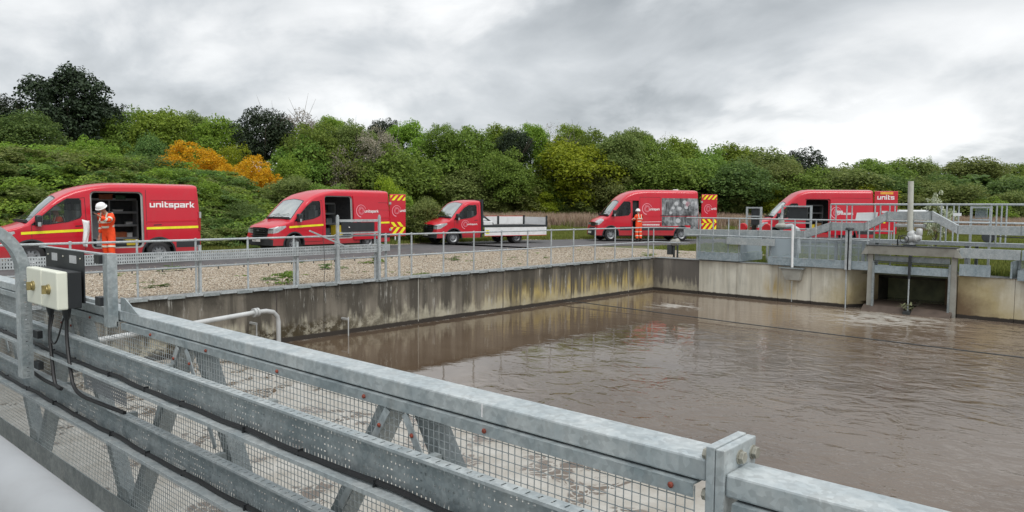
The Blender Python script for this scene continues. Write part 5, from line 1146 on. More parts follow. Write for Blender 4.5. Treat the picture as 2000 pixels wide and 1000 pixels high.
# --- second van
L2 = 5.95; t = vthing('works_van', 14.95, 26.9, 3, 'red van with round emblem, side door open and chevroned rear door swung out', sc=(1, 1, 1.01))
B = Body(TRANSIT, L2, rear_open=True); arches(B, t, (.98, 4.70)); front_parts(B, t, plate='YK15')
side_window(B, t, TWIN, -1, split=(1.50, 1.28, 1.70)); side_window(B, t, TWIN, 1)
B.cut(rpoly(2.46, .50, 3.86, 2.24, .12), (0, 2), NEAR); door_frame(B, t, 2.46, 3.86, .50, 2.24); cargo(t, 2.40, L2-.1, 2.45, back=False, opening=3.92)
seam(B, t, [(1.0, .62), (1.0, 1.22)]); seam(B, t, [(1.45, .42), (2.30, .42), (2.34, 1.3), (2.32, 2.04), (2.06, 2.0)]); seam(B, t, [(4.12, 1.98), (L2-.15, 1.98)]); seam(B, t, [(4.12, 1.70), (L2-.12, 1.66)], w=.006)
tape(B, t, [(.75, 1.00), (1.6, 1.04), (2.34, 1.07)], .075); tape(B, t, [(4.1, 1.10), (L2-.08, 1.13)], .075)
B.cut([(5.20, .47), (L2-.02, .47), (L2-.02, .68), (5.20, .68)], (0, 2), NEAR, 'side_moulding', 'cladding', t)
sliding_door(B, t, 3.88, 5.22, .44, 2.24, 4.5)
seam(B, t, [(3.95 if L2 < 6.1 else 5.25, 1.30), (L2-.12, 1.33)], name='body_crease', w=.05, mat='paint_red', off=.006); seam(B, t, [(.95, .86), (2.32, .90)], name='body_crease', w=.035, mat='paint_red', off=.005)
B.finish(t); underside(t, L2)
swirl(.27, 4.26, 1.62, lambda s, z: B.side(4.5, z)-.057, 'pink_print', t); block_text('unitspark', .085, 4.44, 1.56, lambda s, z: B.side(4.5, z)-.057, 'white_print', t, .86)
for s_ in (.98, 4.70):
    wheel(t, s_, -.86); w2 = wheel(t, s_, .86); w2.rotation_euler = (0, 0, math.pi)
mirror(t, 1.17); shelving(t, 2.5, 4.0, .62, 1.9, .84, 1, 3, .45)
m = MB(); m.box((2.5, -.93, .44), (3.84, -.80, .50)); m.build('door_sill', 'van_lining', t)
rear_door_open(t, L2-.04, -.98, .84, .52, 2.36, R(-8), letters='unit')
V2 = t
# --- dropside truck
t = vthing('dropside_truck', 24.35, 27.75, -13, 'red dropside truck with white side board hanging down, in the middle of the row', cat='truck')
B = Body(TRANSIT_CAB, 9, cab_only=2.52, zb=.34); arches(B, t, (.98,)); front_parts(B, t, plate='YJ65')
side_window(B, t, [(1.0, 1.24), (1.4, 1.26), (1.95, 1.33), (2.24, 1.44), (2.28, 1.52), (2.28, 1.86), (2.23, 1.93), (1.85, 1.93), (1.58, 1.79)], -1, open_=False); side_window(B, t, [(1.0, 1.24), (2.24, 1.44), (2.28, 1.86), (2.23, 1.93), (1.85, 1.93), (1.58, 1.79)], 1)
seam(B, t, [(1.0, .62), (1.0, 1.22)]); seam(B, t, [(1.45, .42), (2.40, .42), (2.44, 1.3), (2.40, 1.95), (2.15, 1.95)])
seam(B, t, [(2.15, 1.19), (2.33, 1.20)], name='handle', w=.03)
swirl(.22, 1.62, .98, B.side, 'pink_print', t); block_text('unitspark', .06, 1.72, .96, B.side, 'white_print', t, .95)
B.finish(t, name='cab')
mirror(t, 1.17)
wheel(t, .98, -.86); w2 = wheel(t, .98, .86); w2.rotation_euler = (0, 0, math.pi); wheel(t, 4.75, -.84, .345, .24); wheel(t, 4.75, -.58, .345, .24); w2 = wheel(t, 4.75, .84); w2.rotation_euler = (0, 0, math.pi)
for y in (-.42, .42): m = MB(); m.box((2.3, y-.04, .50), (6.55, y+.04, .68)); m.build('chassis_rail', 'dark_steel', t)
m = MB(); m.box((4.6, -.6, .3), (4.9, .6, .42)); m.build('rear_axle', 'dark_steel', t); m = MB(); m.tube([(3.6, -.55, .48), (4.1, -.55, .48)], .14, 12); m.build('tank', 'alloy', t, smooth=True)
m = MB(); m.box((2.66, -1.02, .88), (6.62, 1.02, .93)); m.build('bed_floor', 'dark_steel', t)
m = MB(); m.box((2.66, -1.05, .84), (6.62, -1.02, .95)); m.build('bed_edge', 'black_steel', t)
m = MB(); m.box((2.70, -1.085, .42), (6.56, -1.06, .83)); sb = m.build('side_board', 'paint_white', t, bevel=.004); m = MB(); m.box((2.70, -1.087, .395), (6.56, -1.058, .42)); link('board_trim', m.mesh('board_trim'), 'paint_red', sb)
m = MB(); m.box((2.76, -1.092, .52), (2.96, -1.086, .70)); link('warning_sticker', m.mesh('warning_sticker'), 'yellow_tape', sb); m = MB(); m.box((2.80, -1.094, .56), (2.92, -1.0925, .66)); link('warning_mark', m.mesh('warning_mark'), 'black_plastic', sb)
for (a, b_) in ((2.72, 4.82), (4.95, 6.52)):
    m = MB(); m.box((a, 1.00, .94), (b_, 1.03, 1.36)); s2 = m.build('side_board', 'paint_white', t, bevel=.004); m = MB(); m.box((a, .995, 1.36), (b_, 1.035, 1.385)); link('board_trim', m.mesh('board_trim'), 'paint_red', s2)
m = MB(); m.box((4.83, .97, .94), (4.94, 1.05, 1.38)); m.build('board_post', 'black_steel', t); m = MB(); m.box((6.55, .96, .6), (6.63, 1.05, 1.42)); m.box((6.57, -1.06, .60), (6.63, -.98, 1.42)); m.build('board_post', 'black_steel', t)
m = MB(); m.box((6.60, -.97, .94), (6.63, .95, 1.34)); m.build('tail_board', 'paint_white', t)
for y in (-.95, .95): m = MB(); m.box((2.56, y-.04, .5), (2.66, y+.04, 2.22)); m.build('headboard_post', 'black_steel', t)
for z in (1.0, 1.35, 1.7, 2.05, 2.20): m = MB(); m.box((2.58, -.91, z-.02), (2.62, .91, z+.02)); m.build('headboard_bar', 'black_steel', t)
m = MB(); m.box((2.60, -.91, .95), (2.61, .91, 2.2)); m.build('headboard_screen', 'screen_mesh', t)
m = MB(); m.box((2.50, -1.02, .35), (2.6, -.80, .55)); m.build('mud_flap', 'black_plastic', t)
V3 = t
# load on the truck
def in_van(V, s, y, z): return tuple((Matrix.Translation(V.location) @ Matrix.Rotation(V.rotation_euler.z, 4, 'Z') @ Matrix.Diagonal((*V.scale, 1))) @ Vector((s, y, z)))
p = in_van(V3, 3.1, .1, .935); e = wthing('tool_rig', p, 'black angled tool rig lying behind the truck cab', 'tool rig')
m = MB(); rz = Matrix.Translation(Vector(p)) @ Matrix.Rotation(R(-13), 4, 'Z')
for a, b_, r_q in (((-.3, -.4, 0), (.2, .3, .62), .05), ((.2, .3, .62), (.75, -.2, .05), .045), ((-.3, .4, 0), (.1, .2, .55), .05), ((-.2, -.3, .35), (.5, .2, .4), .04)): m.tube([rz @ Vector(a), rz @ Vector(b_)], r_q, 8)
m.build('arm', 'black_steel', e); m = MB(); m.box((-.35, -.5, 0), (.3, .5, .22), rz); m.build('base', 'dark_steel', e); m = MB(); m.box((-.25, -.85, 0), (.3, -.55, .2), rz); m.build('motor_cover', 'paint_white', e, bevel=.03)
# --- fourth van: panel van with photograph wrap
L4 = 6.15; t = vthing('works_van', 34.6, 25.35, -36, 'tall red van with grey photo print on its flank and a chevroned rear door open', sc=(1.0, 1.0, 1.075))
B = Body(MASTER, L4, rear_open=True, corner=.2); arches(B, t, (.86, 5.10)); front_parts(B, t, master=True, plate='')
MW = [(.86, 1.30), (1.4, 1.31), (1.9, 1.36), (2.0, 1.5), (2.0, 2.0), (1.94, 2.06), (1.62, 2.06), (1.28, 1.72)]
side_window(B, t, MW, -1, split=(1.20, 1.31, 1.62)); side_window(B, t, MW, 1)
B.cut([(2.12, .42), (2.50, .42), (2.50, 2.12), (2.12, 2.12)], (0, 2), NEAR)       # the side door stands ajar here
m = MB(); m.box((2.10, -.80, .4), (2.55, -.78, 2.3)); m.build('step_well', 'black_plastic', t); cargo(t, 2.55, L4-.1, 2.62, back=False, opening=2.56)
seam(B, t, [(2.06, .42), (2.08, 2.12), (1.84, 2.11)]); seam(B, t, [(2.56, .42), (2.56, 2.3), (3.78, 2.3), (3.78, .42)]); seam(B, t, [(2.6, 1.30), (L4-.2, 1.32)], w=.02, mat='paint_red')
B.cut([(3.86, .98), (4.55, .95), (4.60, .84), (5.60, .84), (5.62, .62), (L4-.03, .62), (L4-.03, 2.28), (3.86, 2.28)], (0, 2), NEAR, 'photo_print', 'photo_print', t) if False else None
m_, t_, b_, o_ = newmat('photo_print')
vv = coords(t_); nn = noise(t_, vv, 2.6, 6, .6, .5); n3 = noise(t_, coords(t_, (3, 1, .8)), 3.3, 3, .5)
t_.links.new(ramp(t_, math_(t_, 'ADD', math_(t_, 'MULTIPLY', nn, .7), math_(t_, 'MULTIPLY', n3, .3)), [(.36, (.02, .021, .022)), (.48, (.13, .135, .14)), (.58, (.30, .31, .32)), (.68, (.55, .56, .57))]), b_.inputs['Base Color']); b_.inputs['Roughness'].default_value = .3
B.cut([(3.86, .80), (4.60, .80), (5.60, .84), (5.62, .55), (L4-.03, .55), (L4-.03, 2.26), (3.86, 2.26)], (0, 2), NEAR, 'photo_print', 'photo_print', t)
B.cut([(2.62, .56), (4.60, .56), (4.60, .76), (2.62, .76)], (0, 2), NEAR, 'side_moulding', 'cladding', t); B.cut([(1.38, .56), (2.05, .56), (2.05, .76), (1.38, .76)], (0, 2), NEAR, 'side_moulding', 'cladding', t)
seam(B, t, [(3.80, 1.34), (5.45, 1.34)], name='door_rail', w=.035)
m = MB()   # pale helmeted figures on the print
for (x, z, r) in ((4.75, 1.98, .13), (4.55, 1.75, .10), (4.95, 1.72, .12), (5.25, 2.05, .13), (4.85, 1.08, .15), (5.35, 1.78, .11), (4.4, 1.5, .09)):
    pts = [(x+r*math.cos(a*.4488), z+r*.8*math.sin(a*.4488)) for a in range(14)]; m.add([(q[0], B.side(*q)-.006, q[1]) for q in pts], [tuple(range(14))])
m.build('printed_helmet', 'sticker', t, kind='stuff')
m = MB()
for (x, z, a, b_) in ((4.6, 1.62, .22, .16), (5.05, 1.58, .26, .14), (4.85, .98, .28, .1), (5.3, 1.90, .18, .12)):
    m.add([(q[0], B.side(*q)-.004, q[1]) for q in ((x-a/2, z-b_), (x+a/2, z-b_), (x+a/2.4, z+b_*.3), (x-a/2.4, z+b_*.3))], [(0, 1, 2, 3)])
m.build('printed_figure', 'alloy', t, kind='stuff')
swirl(.30, 2.98, 1.68, B.side, 'pink_print', t); block_text('unitspark', .085, 3.12, 1.62, B.side, 'white_print', t, .70)
put_text('unitspark', .17, 3.15, 1.60, B.side, 'white_print', t, .82, .018) if False else None
tape(B, t, [(2.62, 1.0), (3.84, 1.02)], .02, 'white_print', 'thin_stripe')
m = MB(); rq = random.Random(4); x = 2.72
while x < 3.72:
    wq = rq.choice((.045, .055, .03)); m.add([(q[0], B.side(*q)-.008, q[1]) for q in ((x, .82), (x+wq, .82), (x+wq, .90), (x, .90))], [(0, 1, 2, 3)]); x += wq+.022
m.build('small_lettering', 'white_print', t, kind='stuff')
swirl(.13, 5.45, 1.95, B.side, 'pink_print', t, 'small_emblem'); put_text('NO SPARK', .001, 3, 1, B.side, 'white_print', t) if False else None
m = MB(); m.tube([(5.1, -.3, 2.70), (5.1, .3, 2.70)], .05, 8); m.build('roof_vent', 'white_sheet', t)
B.finish(t); underside(t, L4)
for s_ in (.86, 5.10):
    wheel(t, s_, -.88); w2 = wheel(t, s_, .88); w2.rotation_euler = (0, 0, math.pi)
mirror(t, 1.02, 1.46, -1.1)
rear_door_open(t, L4+.14, -.96, 1.0, .55, 2.48, R(4), letters='unit')
V4 = t
# --- fifth van behind the right walkways
L5 = 6.3; t = vthing('works_van', 40.6, 18.5, -52, 'red high-roof van with side door and rear door open, behind the right walkways', sc=(1.0, 1.0, 1.085))
B = Body(HIGH, L5, rear_open=True, corner=.2); arches(B, t, (.98, 4.9)); front_parts(B, t, plate='')
side_window(B, t, TWIN, -1, split=(1.50, 1.28, 1.70)); side_window(B, t, TWIN, 1)
B.cut(rpoly(2.62, .50, 3.92, 2.25, .05), (0, 2), NEAR); door_frame(B, t, 2.62, 3.92, .50, 2.25, 'paint_red'); cargo(t, 2.58, L5-.1, 2.65, back=False, opening=3.95)
sliding_door(B, t, 3.95, 5.2, .44, 2.24, 4.5, handle=False)
seam(B, t, [(4.0, 2.30), (L5-.2, 2.30)]); B.cut([(5.4, .47), (L5-.02, .47), (L5-.02, .68), (5.4, .68)], (0, 2), NEAR, 'side_moulding', 'cladding', t)
seam(B, t, [(3.95 if L5 < 6.1 else 5.25, 1.30), (L5-.12, 1.33)], name='body_crease', w=.05, mat='paint_red', off=.006); seam(B, t, [(.95, .86), (2.32, .90)], name='body_crease', w=.035, mat='paint_red', off=.005)
B.finish(t); underside(t, L5)
swirl(.30, 4.25, 1.55, lambda s, z: B.side(4.5, z)-.057, 'pink_print', t); block_text('unitspark', .10, 4.30, 1.46, lambda s, z: B.side(4.5, z)-.057, 'white_print', t, .82)
for s_ in (.98, 4.9):
    wheel(t, s_, -.86); w2 = wheel(t, s_, .86); w2.rotation_euler = (0, 0, math.pi)
mirror(t, 1.17); shelving(t, 2.66, 4.0, .7, 1.9, .84, 1, 3, .45)
m = MB(); zz0 = .52
m.box((0, 0, .50), (1.25, .05, 2.66)); dr = m.build('rear_door', 'paint_red', t, bevel=.02, smooth=True); dr.location = (L5-.02, -.97, 0); dr.rotation_euler = (0, 0, R(2))
block_text('units', .17, .14, 2.24, lambda a, b_: 0.006, 'white_print', dr, .98, clip=1.08)
m = MB(); m.box((.3, -.006, 2.50), (.98, -.003, 2.62)); link('orange_sign', m.mesh('orange_sign'), 'sign_orange' if 'sign_orange' in MATS else 'yellow_tape', dr)
m = MB(); m.box((.5, -.006, 1.05), (.62, -.003, 1.2)); link('yellow_sticker', m.mesh('yellow_sticker'), 'yellow_tape', dr)
put_text('www.units', .13, .12, .72, lambda a, b_: 0.004, 'pink_print', dr, 1.05, .01, clip=.74)
p0 = MB(); p0.box((0, 0, 0.5), (.06, .05, 2.66)); p0.box((.5, 0, .5), (.56, .05, 2.66)); p0.box((.06, 0, 2.5), (.5, .05, 2.66)); p0.box((.06, 0, .5), (.5, .05, 1.5)); d2 = p0.build('rear_door', 'paint_red', t); d2.location = (L5+.9, -.2, 0); d2.rotation_euler = (0, 0, R(-25))
m = MB(); m.box((.065, .02, 1.52), (.495, .03, 2.48)); link('door_window', m.mesh('door_window'), 'glass_side', d2)
V5 = t
# things standing in the open vans
def crate(V, s, y, z, dx, dy, dz, mat, name, label, cat='box'):
    p = in_van(V, s, y, z+.001); o = empty(name, p, V.rotation_euler.z, label, cat, 'boxes and tools stored in the open vans')
    m = MB(); m.box((-dx/2, -dy/2, 0), (dx/2, dy/2, dz)); m.build('case', mat, o, bevel=.01)
    m = MB(); m.box((-dx/2-.008, -dy/2-.008, dz+.001), (dx/2+.008, dy/2+.008, dz+.02)); m.build('lid', mat, o)
crate(V1, 3.62, .55, .735+.02, .34, .3, .17, 'orange_box', 'parts_bin', 'brown parts bin on the lowest shelf of the left van')
crate(V1, 3.98-.1, .55, .735+.02, .16, .2, .14, 'white_sheet', 'parts_box', 'small white box on the lowest shelf of the left van')
crate(V1, 3.55, .55, 1.575, .30, .25, .08, 'white_sheet', 'parts_tray', 'white tray on the upper right shelf of the left van')
crate(V1, 3.08, .55, 1.575, .12, .12, .16, 'white_sheet', 'bottle_box', 'narrow white pack on the upper left shelf of the left van')
crate(V1, 3.2, .5, 1.995, .4, .3, .16, 'orange_box', 'parts_bin', 'brown bin at the top of the rack in the left van')
crate(V1, 3.75, -.2, .545, .4, .3, .16, 'yellow_box', 'tool_case', 'yellow and black tool case on the floor of the left van')
crate(V1, 3.88, .55, 1.155, .20, .2, .10, 'white_sheet', 'parts_tray', 'small pale tray on the middle shelf of the left van')
crate(V2, 3.55, -.3, .545, .36, .34, .46, 'yellow_box', 'yellow_drum_case', 'tall yellow case on the floor of the second van')
crate(V2, 3.3, .55, 1.50, .5, .3, .12, 'orange_box', 'parts_bin', 'brown bin on the top shelf of the second van')
crate(V2, 3.7, .55, 1.08, .3, .3, .2, 'grey_inner', 'parts_bin', 'grey bin on the middle shelf of the second van')
crate(V5, 3.5, -.35, .545, .3, .3, .5, 'wood', 'wooden_crate', 'wooden crate just inside the side door of the far right van')
crate(V5, 3.15, -.5, .545, .22, .2, .42, 'yellow_box', 'yellow_can', 'yellow can inside the side door of the far right van')
crate(V1, 3.05, .55, 1.155, .36, .3, .22, 'dark_steel', 'parts_bin', 'dark bin on the middle left shelf of the left van')
crate(V1, 2.95, -.3, .545, .5, .35, .2, 'grey_inner', 'tool_case', 'grey tool case on the floor behind the worker in the left van')
crate(V1, 3.62, .5, 1.995, .3, .3, .12, 'green_box', 'parts_tray', 'green tray at the top right of the rack in the left van')
crate(V1, 3.35, -.5, .545, .3, .25, .12, 'black_plastic', 'tool_case', 'black tool case at the sill of the left van')
crate(V2, 3.05, .55, 1.50, .3, .3, .2, 'white_sheet', 'parts_box', 'white box on the top shelf of the second van')
crate(V2, 3.1, .55, 1.08, .35, .3, .2, 'orange_box', 'parts_bin', 'brown bin on the middle shelf of the second van')
crate(V2, 2.85, -.4, .545, .3, .3, .35, 'dark_steel', 'tool_case', 'dark case on the floor of the second van')
# thin white marker post beside the truck
m = MB(); m.tube([(23.6, 29.2, RL), (23.6, 29.2, 1.95)], .035, 8); tag(m.build('marker_post', 'white_sheet', smooth=True), 'thin white marker post standing behind the truck bonnet', 'post')
# ------------------------------------------------------------------ people
def skin_mesh(name, pts, edges, mat, parent, levels=2):
    """pts: {key: (x, y, z, r)}; one skinned surface grown along the edges"""
    keys = list(pts); me = bpy.data.meshes.new(name); me.from_pydata([pts[k][:3] for k in keys], [(keys.index(a), keys.index(b_)) for a, b_ in edges], [])
    o = link(name, me, mat, parent); md = o.modifiers.new('skin', 'SKIN'); md.use_smooth_shade = True
    sv = me.skin_vertices[0].data
    for i, k in enumerate(keys): r = pts[k][3]; sv[i].radius = (r, r) if not isinstance(r, tuple) else r; sv[i].use_root = (i == 0)
    s = o.modifiers.new('sub', 'SUBSURF'); s.levels = levels; s.render_levels = levels
    return o
def person(loc, rz, label, P, helmet=True, scale=1.0):
    """P: joint positions in a frame where +x is the way the person faces"""
    t = empty('person', loc, rz, label, 'person'); t.scale = (scale,)*3
    b_ = {'pelvis': (*P['pelvis'], .12), 'belly': (*[(a+c)/2 for a, c in zip(P['pelvis'], P['chest'])], .115), 'chest': (*P['chest'], .13), 'neck': (*P['neck'], .055), 'jaw': (*P['jaw'], .075), 'head': (*P['head'], .095), 'crown': (*P['crown'], .07), 'nose': (*P['nose'], .016)}
    e = [('pelvis', 'belly'), ('belly', 'chest'), ('chest', 'neck'), ('neck', 'jaw'), ('jaw', 'head'), ('head', 'crown'), ('head', 'nose')]
    for s in 'lr':
        b_[s+'sh'] = (*P[s+'sh'], .062); b_[s+'el'] = (*P[s+'el'], .042); b_[s+'wr'] = (*P[s+'wr'], .028); b_[s+'ha'] = (*P[s+'ha'], .034)
        b_[s+'hip'] = (*P[s+'hip'], .09); b_[s+'kn'] = (*P[s+'kn'], .062); b_[s+'an'] = (*P[s+'an'], .042)
        e += [('chest', s+'sh'), (s+'sh', s+'el'), (s+'el', s+'wr'), (s+'wr', s+'ha'), ('pelvis', s+'hip'), (s+'hip', s+'kn'), (s+'kn', s+'an')]
        h = Vector(P[s+'ha']); d = (h-Vector(P[s+'wr'])).normalized(); side = d.cross(Vector((0, 0, 1)))
        side = side.normalized() if side.length > .1 else Vector((1, 0, 0))
        for k, (off, ln) in enumerate(((-.027, .060), (-.009, .072), (.009, .068), (.027, .052))):
            a = h+side*off+d*.035; c = a+d*ln*.5+Vector((.004, 0, 0)); f = c+d*ln*.45+Vector((.012, 0, 0)); b_[f'{s}f{k}a'] = (*a, .010); b_[f'{s}f{k}b'] = (*c, .009); b_[f'{s}f{k}c'] = (*f, .008); e += [(s+'ha', f'{s}f{k}a'), (f'{s}f{k}a', f'{s}f{k}b'), (f'{s}f{k}b', f'{s}f{k}c')]
        a = h+side*.035; c = a+side*.02+d*.03; b_[s+'ta'] = (*a, .012); b_[s+'tb'] = (*c, .009); e += [(s+'ha', s+'ta'), (s+'ta', s+'tb')]
    skin_mesh('body', b_, e, 'skin', t, 1)
    # overalls
    c = {'pelvis': (*P['pelvis'], (.155, .135)), 'belly': (*b_['belly'][:3], (.15, .13)), 'chest': (*P['chest'], (.17, .14)), 'collar': (*[a*.45+q*.55 for a, q in zip(P['chest'], P['neck'])], .095)}
    e = [('pelvis', 'belly'), ('belly', 'chest'), ('chest', 'collar')]
    mid = lambda a, q, k=.5: tuple(x*(1-k)+y*k for x, y in zip(a, q))
    for s in 'lr':
        c[s+'sh'] = (*P[s+'sh'], .085); c[s+'el'] = (*P[s+'el'], .064); c[s+'cu'] = (*mid(P[s+'el'], P[s+'wr'], .92), .050)
        c[s+'hip'] = (*P[s+'hip'], .115); c[s+'kn'] = (*P[s+'kn'], .092); c[s+'an'] = (*mid(P[s+'kn'], P[s+'an'], .93), .088)
        e += [('chest', s+'sh'), (s+'sh', s+'el'), (s+'el', s+'cu'), ('pelvis', s+'hip'), (s+'hip', s+'kn'), (s+'kn', s+'an')]
    skin_mesh('overalls', c, e, 'hivis', t, 2)
    def band(a, q, k, r, w=.05, ry=None):
        p_ = Vector(mid(a, q, k)); d = (Vector(q)-Vector(a)).normalized(); m = MB(); M = Matrix.Translation(p_) @ d.to_track_quat('Z', 'Y').to_matrix().to_4x4()
        m.lathe([(r, -w/2), (r, w/2), (r-.012, w/2), (r-.012, -w/2), (r, -w/2)], 20, M @ Matrix.Diagonal((1, (ry or r)/r, 1, 1))); m.build('reflective_band', 'band_silver', t, smooth=True, angle=50)
    for s in 'lr':
        band(P[s+'sh'], P[s+'el'], .62, .076); band(P[s+'el'], P[s+'wr'], .35, .066); band(P[s+'hip'], P[s+'kn'], .86, .102); band(P[s+'kn'], P[s+'an'], .45, .098) if s == 'l' else band(P[s+'kn'], P[s+'an'], .45, .098)
        f = Vector(P[s+'an']); m = MB(); M = Matrix.Translation((f.x, f.y, 0)) @ Matrix.Rotation(R(P.get('toe', 0)), 4, 'Z')
        if P.get('boots', True):
            m.box((-.09, -.048, .0), (.19, .048, .075), M); m.box((-.085, -.048, .075), (.06, .048, .17), M); m.build('boot', 'boot', t, bevel=.03, smooth=True)
    band(P['pelvis'], P['chest'], .45, .162, .055); band(P['pelvis'], P['chest'], .85, .176, .055)
    # braces of reflective tape over the shoulders
    for s in (-1, 1):
        m = MB(); ch, nk = Vector(P['chest']), Vector(P['neck'])
        m.bar(ch+Vector((.165, s*.09, -.05)), ch+Vector((.09, s*.10, .19)), .04, .012, (1, 0, 0)); m.bar(ch+Vector((-.165, s*.09, -.05)), ch+Vector((-.09, s*.10, .19)), .04, .012, (1, 0, 0)); m.build('reflective_brace', 'band_silver', t)
    # helmet follows the head axis
    hd = Vector(P['head']); ax = (Vector(P['crown'])-hd).normalized(); M = Matrix.Translation(hd+ax*.035) @ ax.to_track_quat('Z', 'Y').to_matrix().to_4x4()
    m = MB(); m.lathe([(.150, -.012), (.148, .0), (.132, .004), (.130, .03), (.118, .075), (.085, .112), (.04, .132), (0, .136)], 22, M @ Matrix.Diagonal((1, 1.05, 1, 1))); hm = m.build('helmet', 'helmet', t, smooth=True, angle=50)
    # ears and eyes
    f_ = (Vector(P['nose'])-hd).normalized(); sd_ = ax.cross(f_).normalized()
    for s in (-1, 1):
        m = MB(); bmv = hd+sd_*s*.096; m.lathe([(0, 0), (.018, .002), (.024, .008), (.018, .014), (0, .014)], 8, Matrix.Translation(bmv) @ (sd_*s).to_track_quat('Z', 'Y').to_matrix().to_4x4()); m.build('ear', 'skin', t, smooth=True)
        m = MB(); m.lathe([(0, 0), (.010, .001), (.008, .005), (0, .006)], 8, Matrix.Translation(hd+f_*.088+sd_*s*.033+ax*.012) @ f_.to_track_quat('Z', 'Y').to_matrix().to_4x4()); m.build('eye', 'boot', t, smooth=True)
    return t
# 1: bending his head down beside the open side door (faces left and away)
P1 = dict(pelvis=(0, 0, .95), chest=(.06, 0, 1.30), neck=(.14, 0, 1.50), jaw=(.215, 0, 1.545), head=(.235, 0, 1.60), crown=(.27, 0, 1.66), nose=(.325, 0, 1.535),
          lsh=(.07, .19, 1.40), rsh=(.07, -.19, 1.40), lel=(.28, .24, 1.25), lwr=(.47, .16, 1.38), lha=(.53, .14, 1.42), rel=(-.01, -.25, 1.12), rwr=(.05, -.25, .88), rha=(.07, -.25, .81),
          lhip=(0, .10, .88), rhip=(0, -.10, .88), lkn=(.05, .12, .50), rkn=(.00, -.12, .50), lan=(.03, .13, .10), ran=(-.10, -.13, .10))
person((8.5, 23.95, RL), R(208), 'worker in orange overalls and white helmet looking down beside the left van', P1, scale=1.08)
# 2: seated in the cab of the first van, only the upper half shows through the window
P2 = dict(pelvis=(0, 0, 1.12), chest=(.02, 0, 1.42), neck=(.05, 0, 1.60), jaw=(.08, 0, 1.67), head=(.08, 0, 1.73), crown=(.08, 0, 1.80), nose=(.18, 0, 1.71),
          lsh=(.02, .19, 1.50), rsh=(.02, -.19, 1.50), lel=(.15, .25, 1.28), lwr=(.36, .20, 1.22), lha=(.42, .19, 1.23), rel=(.15, -.25, 1.28), rwr=(.36, -.20, 1.22), rha=(.42, -.19, 1.23),
          lhip=(.05, .10, 1.08), rhip=(.05, -.10, 1.08), lkn=(.42, .13, 1.06), rkn=(.42, -.13, 1.06), lan=(.50, .13, .72), ran=(.50, -.13, .72), boots=False)
pc_ = in_van(V1, 1.78, -.42, 0); person((pc_[0], pc_[1], RL-.10), R(180), 'worker in orange and a white helmet sitting inside the cab of the left van', P2)
# 3: standing in the ajar side door of the photo-print van
P3 = dict(pelvis=(0, 0, .95), chest=(.03, 0, 1.32), neck=(.05, 0, 1.53), jaw=(.09, 0, 1.60), head=(.09, 0, 1.665), crown=(.09, 0, 1.73), nose=(.19, 0, 1.645),
          lsh=(.03, .19, 1.43), rsh=(.03, -.19, 1.43), lel=(.16, .23, 1.18), lwr=(.38, .18, 1.25), lha=(.45, .17, 1.28), rel=(.06, -.25, 1.14), rwr=(.20, -.24, .95), rha=(.26, -.23, .90),
          lhip=(0, .10, .88), rhip=(0, -.10, .88), lkn=(.05, .11, .49), rkn=(.0, -.11, .49), lan=(.0, .11, .10), ran=(-.05, -.11, .10))
pp = in_van(V4, 2.42, -1.18, 0); person((pp[0], pp[1], RL), R(75), 'worker in orange overalls standing at the cab door of the photo-print van', P3)
# pale sheet the first worker holds up in the doorway
m = MB(); n = 10; rows = []
for i in range(n+1):
    u = i/n; z = 1.38-.78*u-RL*0
    wd = .15*(1-.5*u)+.02; yy = 24.02
    rows.append([(7.90-wd*.6+.03*math.sin(u*5)+k*wd/4*1.2, yy+.03*math.sin(k*1.7+u*3), z+RL+.02*math.cos(k)) for k in range(5)])
vs = [p for r in rows for p in r]; fs = [(i*5+k, i*5+k+1, (i+1)*5+k+1, (i+1)*5+k) for i in range(n) for k in range(4)]
m.add(vs, fs); o = m.build('plastic_sheet', 'white_sheet', smooth=True); md = o.modifiers.new('t', 'SOLIDIFY'); md.thickness = .006; tag(o, 'white plastic sheet held up by the worker at the left van', 'sheet')
